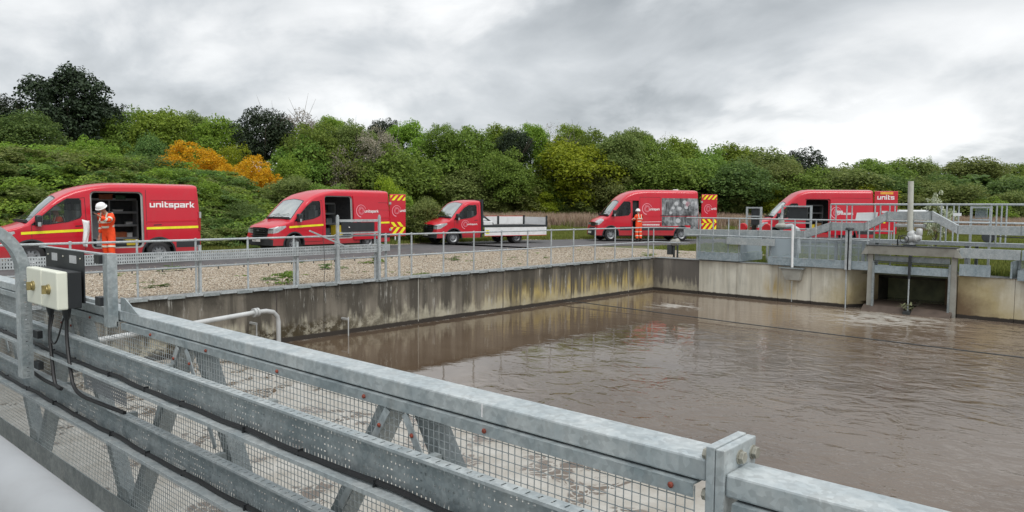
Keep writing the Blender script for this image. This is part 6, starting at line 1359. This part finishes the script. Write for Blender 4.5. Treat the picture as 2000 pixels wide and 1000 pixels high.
# ------------------------------------------------------------------ foliage
def crown_mesh(name, seed, n_leaf, leaf, blobs=70, shape='round', mat='leaf_mid', aspect=1.0, spread=.30, lift=0.0):
    """leaf-sized faces spread over many small clumps inside an uneven crown; unit size, centre at z=.5"""
    r = np.random.RandomState(seed); cs = []; rad = []
    while len(cs) < blobs:
        p = r.uniform(-1, 1, 3)
        if shape == 'round': ok = (p**2).sum() < (.72 if r.rand() > .16 else 1.05) and (p**2).sum() > .12
        elif shape == 'cone': ok = math.hypot(p[0], p[1]) < .95*(1-(p[2]+1)/2)**.75+.08
        elif shape == 'flat': ok = (p[0]**2+p[1]**2) < 1 and p[2] > -.7 and p[2] < 1-.9*(p[0]**2+p[1]**2)
        elif shape == 'column': ok = math.hypot(p[0], p[1]) < .9*(1-abs(p[2])**3)
        if not ok: continue
        k = r.uniform(.5, 1.3) if (p**2).sum() < .75 else r.uniform(.3, .6); cs.append(p*np.array([1, 1, 1])); rad.append(spread*k)
    cs = np.array(cs); rad = np.array(rad); wts = rad**2/(rad**2).sum(); idx = r.choice(blobs, n_leaf, p=wts)
    d = r.normal(size=(n_leaf, 3)); d /= np.linalg.norm(d, axis=1)[:, None]; d[:, 2] = np.where(d[:, 2] < -.35, -d[:, 2]*.6, d[:, 2])
    pos = cs[idx]+d*rad[idx][:, None]*(r.uniform(.45, 1.08, n_leaf)**.6)[:, None]
    pos[:, 2] *= aspect
    nrm = d*.55+r.normal(size=(n_leaf, 3))*.5; nrm[:, 2] += .5; nrm /= np.linalg.norm(nrm, axis=1)[:, None]
    a = np.cross(nrm, r.normal(size=(n_leaf, 3))); a /= np.linalg.norm(a, axis=1)[:, None]; b_ = np.cross(nrm, a)
    sz = leaf*r.uniform(.55, 1.35, n_leaf); a *= sz[:, None]; b_ *= (sz*.62)[:, None]
    bend = nrm*(sz*.25)[:, None]
    V = np.stack([pos-a, pos-b_*.9+bend, pos+a, pos+b_*.9+bend], 1).reshape(-1, 3); V[:, 2] = (V[:, 2]/aspect+1)/2*aspect+lift
    me = bpy.data.meshes.new(name); me.vertices.add(len(V)); me.vertices.foreach_set('co', V.ravel()); nf = n_leaf
    me.loops.add(nf*4); me.loops.foreach_set('vertex_index', np.arange(nf*4)); me.polygons.add(nf); me.polygons.foreach_set('loop_start', np.arange(0, nf*4, 4)); me.update(); me.validate()
    me.materials.append(MATS[mat]); return me
def trunk_mesh(name, seed, mat='bark', twigs=12, bare=False):
    r = random.Random(seed); m = MB(); m.tube([(0, 0, -.15), (.02, .01, .2), (-.02, .03, .5), (.03, 0, .85)], [.07, .055, .04, .015], 7)
    for i in range(twigs):
        z = r.uniform(.15, .75); a = r.uniform(0, 6.28); l = r.uniform(.45, .85)*(1-.3*z)
        p = Vector((0, 0, z)); q = p+Vector((math.cos(a)*l*.5, math.sin(a)*l*.5, l*.28)); e = p+Vector((math.cos(a)*l, math.sin(a)*l, l*.62)); m.tube([p, q, e], [.022, .014, .004], 5)
        if bare:
            for k in range(7): s_ = q.lerp(e, r.uniform(0, 1)); f = s_+Vector((r.uniform(-.3, .3), r.uniform(-.3, .3), r.uniform(.05, .35))); m.tube([s_, f], [.006, .0015], 3, cap=False)
    me = m.mesh(name); me.materials.append(MATS[mat]); return me
SH = {}
def proto(kind):
    if kind in SH: return SH[kind]
    c = {'mid': ('round', 'leaf_mid', 17000, .036), 'mid2': ('round', 'leaf_mid', 15000, .040), 'bright': ('round', 'leaf_bright', 17000, .036), 'dark': ('round', 'leaf_dark', 17000, .036), 'olive': ('round', 'leaf_olive', 17000, .036),
         'yellow': ('round', 'leaf_yellow', 17000, .036), 'pine': ('flat', 'leaf_pine', 24000, .030), 'pineround': ('round', 'leaf_pine', 20000, .034), 'brown': ('round', 'leaf_brown', 11000, .034), 'grey': ('round', 'leaf_grey', 8000, .028),
         'gorse': ('flat', 'leaf_gorse', 22000, .032), 'blossom': ('column', 'blossom', 2600, .05), 'bush': ('flat', 'leaf_mid', 17000, .036), 'bushbright': ('flat', 'leaf_bright', 17000, .036), 'busholive': ('flat', 'leaf_olive', 17000, .036), 'bushdark': ('flat', 'leaf_dark', 17000, .036),
         'bushyellow': ('flat', 'leaf_yellow', 11000, .036), 'column': ('column', 'leaf_mid', 13000, .036), 'bare': ('round', 'leaf_grey', 900, .03)}[kind]
    sp = {'pine': .23, 'pineround': .32, 'gorse': .30, 'grey': .28, 'blossom': .22}.get(kind, .34)
    bl = {'pine': 170, 'pineround': 110, 'blossom': 30, 'gorse': 90}.get(kind, 75)
    me = crown_mesh('crown_'+kind, hash(kind) % 1000 if False else sum(map(ord, kind)), c[2], c[3], bl, c[0], c[1], 1.0, sp)
    SH[kind] = (me, trunk_mesh('trunk_'+kind, len(SH)+3, 'bark_grey' if kind in ('grey', 'bare') else 'bark', 16 if kind in ('bare', 'grey') else 9, kind in ('bare', 'grey')))
    return SH[kind]
tr_ = random.Random(5)
def plant(kind, x, y, w_, h_, label, name, cat, group=None, zoff=0, rot=None):
    me, tk = proto(kind); z = terrain(x, y); t = empty(name, (x, y, z), tr_.uniform(0, 6.28) if rot is None else rot, label, cat, group)
    c = link('crown', me, None, t); w_ *= 1.22 if cat == 'tree' else 1.1
    if cat == 'tree': ch_ = min(h_*.92, w_*1.15 if kind != 'column' else h_*.9); low = h_-ch_
    else: low = -.04*h_; ch_ = h_-low
    c.scale = (w_/2, w_/2, ch_); c.location = (0, 0, low)
    k = link('trunk', tk, None, t) if kind != 'gorse' else link('trunk', SH['mid'][1] if 'mid' in SH else tk, None, t); kk = .4 if cat != 'tree' else .82; k.scale = (h_*.5*min(1, kk+.1), h_*.5*min(1, kk+.1), h_*kk); return t
PLANTS = [
('pine', 21.5, 68.59, 7.61, 10.01, 'very large dark pine with ragged top on the left skyline', 'tree', 'tree'),
('pineround', 17.18, 70.38, 3.48, 7.06, 'dark pine cut by the left picture edge', 'tree', 'tree'),
('pineround', 24.85, 70.85, 4.05, 8.86, 'dark pine shoulder right of the largest pine', 'tree', 'tree'),
('dark', 17.06, 63.07, 4.88, 4.72, 'dark broadleaf tree below the large pine at the left', 'tree', 'tree'),
('mid', 25.86, 66.76, 4.8, 7.86, 'bright-topped green tree just right of the large pine', 'tree', 'tree'),
('bright', 26.61, 62.95, 4.65, 7.42, 'light green tree above the larger orange gorse', 'tree', 'tree'),
('olive', 29.99, 65.18, 3.15, 8.53, 'thin-crowned tree above the gorse with visible stems', 'tree', 'tree'),
('bright', 29.88, 59.35, 4.44, 7.37, 'yellow-green rounded tree between gorse and the dark round tree', 'tree', 'tree'),
('pineround', 31.2, 54.92, 3.89, 8.69, 'dark rounded evergreen standing above the gap between first and second van', 'tree', 'tree'),
('grey', 37.44, 59.94, 4.17, 9.61, 'pale half-bare tree right of the dark rounded evergreen', 'tree', 'tree'),
('mid', 33.86, 51.98, 4.5, 7.95, 'mid green tree above the cab of the second van', 'tree', 'tree'),
('bright', 38.16, 56.17, 3.15, 8.89, 'small light tree peaking above the second van', 'tree', 'tree'),
('olive', 37.12, 51.36, 3.38, 8.29, 'olive tree above the rear of the second van', 'tree', 'tree'),
('grey', 37.78, 49.14, 3.33, 7.76, 'greyish feathery tree beside the small dark evergreen', 'tree', 'tree'),
('pineround', 43.9, 55.79, 2.86, 9.45, 'small round dark evergreen on the skyline above the second van rear', 'tree', 'tree'),
('bright', 44.14, 52.55, 4.17, 8.64, 'bright green tree between the two small dark evergreens', 'tree', 'tree'),
('mid', 44.72, 48.94, 2.7, 8.67, 'pointed tree on the skyline above the truck cab', 'tree', 'tree'),
('mid2', 47.02, 47.88, 4.57, 8.53, 'rounded green tree on the skyline above the truck bed', 'tree', 'tree'),
('bright', 49.6, 46.54, 3.71, 8.47, 'light green tree left of the near-black tree', 'tree', 'tree'),
('pineround', 48.98, 44.23, 2.7, 8.42, 'near-black rounded tree mid skyline above the gap after the truck', 'tree', 'tree'),
('column', 49.13, 47.05, 2.78, 7.86, 'tall green tree with drooping edge left of the near-black tree', 'tree', 'tree'),
('bright', 51.47, 44.47, 3.25, 8.7, 'light green tree right of the near-black tree', 'tree', 'tree'),
('bare', 54.1, 44.54, 3.34, 9.26, 'bare-twigged tree poking above the skyline left of the yellow-green tree', 'tree', 'tree'),
('bright', 56.97, 44.36, 3.93, 8.96, 'pale green tree behind the yellow-green tree', 'tree', 'tree'),
('mid', 56.83, 41.54, 3.82, 8.83, 'dark green tree behind the shoulder of the yellow-green tree', 'tree', 'tree'),
('yellow', 53.47, 40.77, 6.86, 7.42, 'big yellow-green rounded tree left of the photo-print van', 'tree', 'tree'),
('olive', 55.93, 38.06, 3.66, 8.24, 'brownish-leaved tree right of the yellow-green tree', 'tree', 'tree'),
('olive', 61.09, 39.81, 2.95, 9.04, 'sparse bare-topped tree above the front of the photo-print van', 'tree', 'tree'),
('mid2', 60.36, 37.65, 4.3, 8.03, 'green tree above the roof of the photo-print van', 'tree', 'tree'),
('bright', 67.44, 38.76, 4.67, 8.01, 'light tree on the skyline above the photo-print van', 'tree', 'tree'),
('bare', 70.26, 41.61, 3.27, 8.97, 'thin bare tree standing out above the photo-print van roof', 'tree', 'tree'),
('mid', 69.19, 36.84, 5.18, 7.56, 'green tree on the skyline right of the photo-print van roof', 'tree', 'tree'),
('bright', 75.03, 36.35, 6.0, 7.59, 'light-topped tree above the rear door of the photo-print van', 'tree', 'tree'),
('olive', 75.12, 33.28, 5.85, 7.51, 'rounded tree left of the dark pine on the right skyline', 'tree', 'tree'),
('pineround', 89.97, 34.76, 5.53, 8.24, 'dark pine on the right skyline above the far right van', 'tree', 'tree'),
('olive', 97.36, 34.05, 7.13, 6.31, 'low rounded tree right of the right skyline pine', 'tree', 'tree'),
('mid2', 100.85, 30.21, 7.78, 6.72, 'broad low tree on the right skyline', 'tree', 'tree'),
('olive', 106.73, 28.19, 7.35, 7.17, 'flat-topped tree on the right skyline above the raised duct', 'tree', 'tree'),
('column', 106.79, 25.14, 1.7, 6.8, 'slim upright tree on the right skyline', 'tree', 'tree'),
('olive', 103.17, 20.21, 7.37, 6.93, 'rounded grey-green tree right of the cream tube', 'tree', 'tree'),
('mid2', 112.6, 17.25, 7.13, 6.3, 'low tree at the right picture edge', 'tree', 'tree'),
('olive', 117.39, 11.97, 7.78, 6.49, 'low tree just beyond the right picture edge', 'tree', 'tree'),
('olive', 13.63, 53.45, 4.71, 1.7, 'olive bush on the bank above the first van bonnet', 'bush', 'bush'),
('mid', 15.98, 53.83, 3.93, 2.29, 'green bush on the bank left of centre above the first van', 'bush', 'bush'),
('bushbright', 18.25, 54.3, 3.07, 3.45, 'pale bush with upright shoots below the large pine', 'bush', 'bush'),
('mid', 19.06, 50.43, 4.58, 2.46, 'rounded green bush above the first van roof', 'bush', 'bush'),
('dark', 22.44, 55.65, 3.32, 4.27, 'dark bush left of the larger orange gorse', 'bush', 'bush'),
('bush', 20.5, 42.9, 4.8, 1.69, 'broad green bush above the rear of the first van', 'bush', 'bush'),
('bushyellow', 26.03, 50.2, 2.53, 4.43, 'yellowish bush between the two orange gorse bushes', 'bush', 'bush'),
('bushbright', 30.2, 50.07, 3.06, 4.67, 'light bush right of the smaller orange gorse', 'bush', 'bush'),
('mid2', 32.89, 51.56, 4.43, 6.55, 'leafy tree below the half-bare tree', 'tree', 'tree'),
('bushyellow', 34.11, 50.22, 2.41, 3.88, 'yellow-green bush directly above the second van cab', 'bush', 'bush'),
('olive', 35.65, 50.01, 4.5, 5.48, 'olive bush above the second van side door', 'bush', 'bush'),
('grey', 34.52, 49.77, 3.22, 5.73, 'pale grey bush above the second van', 'bush', 'bush'),
('mid2', 38.76, 48.06, 6.66, 6.48, 'large soft green bush above the second van rear door', 'bush', 'bush'),
('mid', 37.36, 49.61, 4.99, 4.4, 'rounded bush just above the second van roof', 'bush', 'bush'),
('busholive', 42.72, 48.16, 7.42, 5.07, 'wide olive bush above the truck cab', 'bush', 'bush'),
('busholive', 44.48, 46.22, 4.8, 4.46, 'broad olive bush behind the truck headboard', 'bush', 'bush'),
('mid2', 44.96, 48.67, 5.4, 6.52, 'green tree below the pointed tree', 'tree', 'tree'),
('olive', 47.08, 46.33, 5.4, 5.67, 'soft green tree above the truck bed', 'tree', 'tree'),
('mid', 50.25, 44.33, 5.03, 5.31, 'rounded green tree right of the truck bed', 'tree', 'tree'),
('mid', 46.97, 43.48, 3.93, 6.48, 'green tree below the near-black tree', 'tree', 'tree'),
('busholive', 48.89, 44.33, 6.3, 3.46, 'low olive bush behind the end of the truck bed', 'bush', 'bush'),
('bushdark', 54.12, 43.04, 3.77, 3.78, 'dark low bush in the dry grass right of the truck', 'bush', 'bush'),
('olive', 54.34, 38.33, 4.95, 5.35, 'soft bush behind the bonnet of the photo-print van', 'bush', 'bush'),
('mid', 56.85, 37.05, 4.57, 4.96, 'green bush behind the cab of the photo-print van', 'bush', 'bush'),
('mid', 59.41, 35.71, 6.96, 6.41, 'wide leafy tree behind the photo-print van', 'tree', 'tree'),
('mid2', 62.18, 34.15, 5.65, 6.01, 'leafy tree behind the rear half of the photo-print van', 'tree', 'tree'),
('dark', 62.83, 30.45, 6.4, 5.49, 'large dark tree above the open rear door of the photo-print van', 'tree', 'tree'),
('bushyellow', 65.14, 27.91, 3.66, 3.59, 'yellowish bush left of the far right van', 'bush', 'bush'),
('olive', 66.92, 28.92, 5.65, 6.05, 'rounded tree above the bonnet of the far right van', 'tree', 'tree'),
('mid', 67.13, 25.71, 5.48, 5.29, 'green tree above the side door of the far right van', 'tree', 'tree'),
('olive', 69.59, 23.0, 6.86, 5.07, 'soft olive tree above the middle of the far right van', 'tree', 'tree'),
('dark', 70.67, 20.32, 5.4, 4.37, 'dark tree above the rear of the far right van', 'tree', 'tree'),
('bushyellow', 67.94, 20.35, 3.93, 3.76, 'yellow-tinged bush behind the far right van roof', 'bush', 'bush'),
('busholive', 71.68, 17.71, 5.32, 4.36, 'olive bush behind the cream tube', 'bush', 'bush'),
('dark', 74.3, 16.32, 5.85, 4.37, 'dark hedge tree right of the cream tube', 'bush', 'bush'),
('busholive', 72.65, 13.67, 6.02, 3.67, 'low olive bush above the small screened frame', 'bush', 'bush'),
('dark', 82.65, 13.06, 5.73, 4.13, 'dark tree near the right picture edge', 'tree', 'tree'),
('busholive', 74.05, 10.63, 4.65, 3.15, 'low bush at the right edge above the handrail', 'bush', 'bush'),
('bushyellow', 71.16, 16.79, 2.62, 3.33, 'pale green bush beside the blossoming shrub', 'bush', 'bush'),
('bushbright', 67.21, 22.64, 2.66, 3.59, 'light bush showing over the far right van roof', 'bush', 'bush'),
('busholive', 10.5, 42.01, 3.19, 0.8, 'olive bramble mound behind the bonnet of the first van', 'bush', 'bush'),
('bush', 12.83, 42.42, 3.11, 0.8, 'leafy mound behind the cab of the first van', 'bush', 'bush'),
('bushdark', 14.86, 41.67, 2.93, 0.8, 'dark leafy mound behind the middle of the first van', 'bush', 'bush'),
('bush', 16.14, 38.77, 3.11, 0.84, 'leafy mound behind the rear of the first van', 'bush', 'bush'),
('bush', 17.27, 34.55, 2.7, 1.41, 'bramble mound just right of the first van', 'bush', 'bush'),
('bushdark', 17.59, 32.71, 2.15, 1.5, 'dark bramble mound in front of the second van bonnet', 'bush', 'bush'),
('busholive', 21.57, 35.76, 3.27, 2.18, 'olive mound above the windscreen of the second van', 'bush', 'bush'),
('bush', 23.03, 34.15, 2.46, 2.47, 'leafy mound behind the second van roof', 'bush', 'bush'),
('bushyellow', 25.23, 31.72, 1.64, 3.41, 'yellow-green mound beside the second van rear door', 'bush', 'bush'),
('busholive', 25.02, 28.98, 2.33, 2.34, 'olive mound left of the truck cab', 'bush', 'bush'),
('bushbright', 42.92, 46.46, 2.58, 3.42, 'light shrub above the truck cab', 'bush', 'bush'),
('busholive', 47.08, 46.33, 5.4, 3.87, 'soft olive mound behind the truck headboard', 'bush', 'bush'),
('busholive', 55.05, 40.52, 4.64, 3.33, 'olive mound in front of the photo-print van nose', 'bush', 'bush'),
('busholive', 42.43, 48.49, 3.49, 2.79, 'pale olive bush beside the chevroned rear door of the second van', 'bush', 'bush'),
('bushbright', 45.62, 46.45, 3.1, 2.86, 'fresh green bush above the front of the truck bed', 'bush', 'bush'),
('busholive', 46.39, 44.12, 3.49, 2.63, 'pale olive bush above the middle of the truck bed', 'bush', 'bush'),
('bushbright', 49.5, 43.67, 2.7, 2.39, 'small fresh green bush above the end of the truck bed', 'bush', 'bush'),
('bushyellow', 49.94, 41.69, 2.66, 2.95, 'yellow-green bush in the dry grass right of the truck bed', 'bush', 'bush'),
('busholive', 52.82, 40.0, 3.6, 2.72, 'olive bush below the big yellow-green tree', 'bush', 'bush'),
('bushbright', 55.52, 40.01, 2.32, 2.27, 'fresh green bush just left of the photo-print van nose', 'bush', 'bush'),
('busholive', 62.53, 30.79, 4.11, 3.11, 'olive bush right of the chevroned rear door of the photo-print van', 'bush', 'bush'),
('bushbright', 63.6, 29.6, 2.29, 2.52, 'fresh green bush behind the narrow grey frame', 'bush', 'bush'),
('mid', 52.09, 42.3, 4.11, 4.66, 'mid green bush left of the big yellow-green tree', 'bush', 'bush'),
('bushbright', 24.32, 29.75, 1.56, 2.67, 'fresh green bush behind the chevroned rear door of the second van', 'bush', 'bush'),
('busholive', 68.32, 18.44, 5.16, 3.14, 'olive bush left of the cream tube', 'bush', 'bush'),
('bushbright', 71.18, 12.31, 3.74, 2.61, 'fresh green bush at the right above the handrail', 'bush', 'bush'),
('bushbright', 10.23, 39.33, 2.09, 0.8, 'fresh green bramble mound left of the first van windscreen', 'bush', 'bush'),
('bushbright', 16.69, 35.19, 1.72, 1.72, 'fresh green mound directly behind the first van rear corner', 'bush', 'bush'),
('bushbright', 21.19, 33.21, 1.56, 2.02, 'fresh green mound above the second van roof front', 'bush', 'bush'),
('gorse', 22.65, 49.45, 4.37, 3.88, 'larger orange flowering gorse bush on the bank', 'gorse_bush', 'bush'),
('gorse', 24.01, 43.49, 2.89, 3.1, 'smaller orange flowering gorse bush nearer the second van', 'gorse_bush', 'bush'),
('gorse', 23.35, 45.7, 1.96, 2.53, 'low strip of orange gorse joining the two larger gorse bushes', 'gorse_bush', 'bush'),
('brown', 21.61, 41.67, 1.8, 1.38, 'dry brown twiggy patch below the gorse', 'bush', 'bush'),
('blossom', 38.09, 8.61, 1.39, 2.79, 'white-blossomed shrub right of the cream tube', 'shrub', 'shrub')]
for pl_ in PLANTS: plant(*pl_)
# bramble and scrub covering the bank: nobody could count it
def clump(seed, mat, n=900, leaf=.062):
    me = crown_mesh('clump', seed, n, leaf, 9, 'flat', mat, .8, .45); return me
cl_ = [clump(31, 'leaf_mid'), clump(32, 'leaf_olive'), clump(33, 'leaf_mid'), clump(34, 'leaf_bright'), clump(35, 'leaf_dark'), clump(36, 'leaf_olive')]
r_ = random.Random(21); pts = []
while len(pts) < 5200:
    x = r_.uniform(-14, 62); y = r_.uniform(24, 64); d = edge_dist(x, y)
    if d < 1.2: continue
    k = 1-sm(10, 34, x+(y-28)*.12)
    if k < .47 and d < 21: continue
    if d < 3 and r_.random() > .5: continue
    if r_.random() > k+.25: continue
    pts.append((x, y, terrain(x, y)+r_.uniform(-.25, .35)*min(1, d/4)))
scatter('bramble_scrub', pts, cl_, 9, None, .7, 1.5, tiltv=.25)
# far wood behind everything: one mass
pts = []
for _ in range(1500):
    a = R(r_.uniform(-12, 92)); d = r_.uniform(88, 150); x, y = d*math.cos(a), d*math.sin(a)
    pts.append((x, y, terrain(x, y)+r_.uniform(-1, 0)))
cr_ = [crown_mesh('far_crown', 50+i, 2600, .11, 40, 'round', mt, 1.0, .3) for i, mt in enumerate(('leaf_mid', 'leaf_olive', 'leaf_dark', 'leaf_mid'))]
scatter('far_wood', pts, cr_, 12, None, 3.0, 4.6, tiltv=.1)
# grass tufts
def tuft(seed, mat, n, h, w_=.012, spread=.12, lean=.35):
    r = random.Random(seed); m = MB()
    for _ in range(n):
        x, y = r.gauss(0, spread), r.gauss(0, spread); a = r.uniform(0, 6.28); l = h*r.uniform(.5, 1.1); dx, dy = math.cos(a)*l*lean*r.random(), math.sin(a)*l*lean*r.random(); b_ = a+1.5
        wx, wy = math.cos(b_)*w_, math.sin(b_)*w_
        m.add([(x-wx, y-wy, 0), (x+wx, y+wy, 0), (x+dx*.4+wx*.7, y+dy*.4+wy*.7, l*.6), (x+dx, y+dy, l), (x+dx*.4-wx*.7, y+dy*.4-wy*.7, l*.6)], [(0, 1, 2, 3, 4)])
    me = m.mesh('tuft', False); me.materials.append(MATS[mat]); return me
pts = []
while len(pts) < 34000:
    x = r_.uniform(12, 60); y = r_.uniform(-6, 34); d = edge_dist(x, y)
    if not (.35 < d < 10): continue
    pts.append((x, y, terrain(x, y)))
scatter('verge_grass', pts, [tuft(1, 'grass_green', 60, .13), tuft(2, 'grass_green', 60, .18), tuft(3, 'grass_green', 50, .10)], 14, None, .7, 1.5, tiltv=.05)
pts = []
while len(pts) < 24000:
    x = r_.uniform(24, 72); y = r_.uniform(-12, 48); d = edge_dist(x, y)
    if not (6.5 < d < 25): continue
    if r_.random() > sm(7, 10, d)+.08: continue
    if mnoise.noise(Vector((x*.18, y*.18, 3))) < -.25: continue
    pts.append((x, y, terrain(x, y)))
scatter('tall_dry_grass', pts, [tuft(4, 'grass_dry', 46, .75, .012, .22, .3), tuft(5, 'grass_dry', 46, .95, .012, .22, .25), tuft(6, 'grass_green', 40, .6, .012, .22, .3), tuft(7, 'grass_dry', 40, .85, .012, .2, .4)], 16, None, .7, 1.25, tiltv=.08)
# short grass between the road and the tank, right side
pts = []
for _ in range(9000):
    x = r_.uniform(25.5, 46); y = r_.uniform(-6, 18); d = 1
    inside = False
    for (a, b_) in ((0, 0),): pass
    if y > 21.2-(x-30.5)*.75 or (x < 28.8 and y > 12): continue
    if x > 33.5 and y > 20-(x-33.5)*1.1: continue
    pts.append((x, y, RL-.02))
scatter('short_grass', pts, [tuft(8, 'grass_green', 60, .12), tuft(9, 'grass_green', 55, .16)], 18, None, .7, 1.4, tiltv=.05)
# weeds in the gravel
for i, (x, y, s_, lab) in enumerate(((6.75, 16.6, .42, 'low green weed in the gravel behind the second thick post'), (9.1, 15.3, .50, 'upright green weed in the gravel left of the black panel frame'), (9.3, 16.2, .34, 'small weed in the gravel just behind the tall one'), (12.9, 14.9, .36, 'green weed on the wall edge right of the black panel frame'), (8.9, 20.6, .5, 'weed at the road edge in front of the second van'),
                                     (14.6, 19.2, .55, 'flat dark weed in the gravel in front of the truck bonnet'), (17.4, 18.4, .45, 'thin weed in the gravel below the truck bed'), (24.4, 15.2, .45, 'weed in the gravel near the tank corner'), (12.4, 18.2, .5, 'spreading weed in the gravel between black panel frame and truck'))):
    me = crown_mesh('weed_leaves', 70+i, 420, .10, 10, 'flat', 'leaf_mid' if i % 2 else 'leaf_dark', .8, .35); o = empty('weed', (x, y, -.05), i, lab, 'weed'); c = link('leaves', me, None, o); c.scale = (s_*.8, s_*.8, s_*(.9 if 'upright' in lab else .45)); c.location = (0, 0, -.02)
    m = MB(); m.tube([(0, 0, -.03), (.01, .01, s_*.5)], .006, 5); m.build('stem', 'leaf_olive', o)

r_ = random.Random(8); pts = []
while len(pts) < 130:
    x = r_.uniform(3, 27); y = r_.uniform(14.8, 21.9)
    if mnoise.noise(Vector((x*.45, y*.6, 7))) < .16: continue
    pts.append((x, y, -.05-.05*(y-14.6)/7))
scatter('gravel_moss', pts, [crown_mesh('sprig', 90+i, 160, .13, 8, 'flat', mt, .35, .4) for i, mt in enumerate(('leaf_dark', 'leaf_mid', 'leaf_olive'))], 22, None, .06, .18, tiltv=.1)
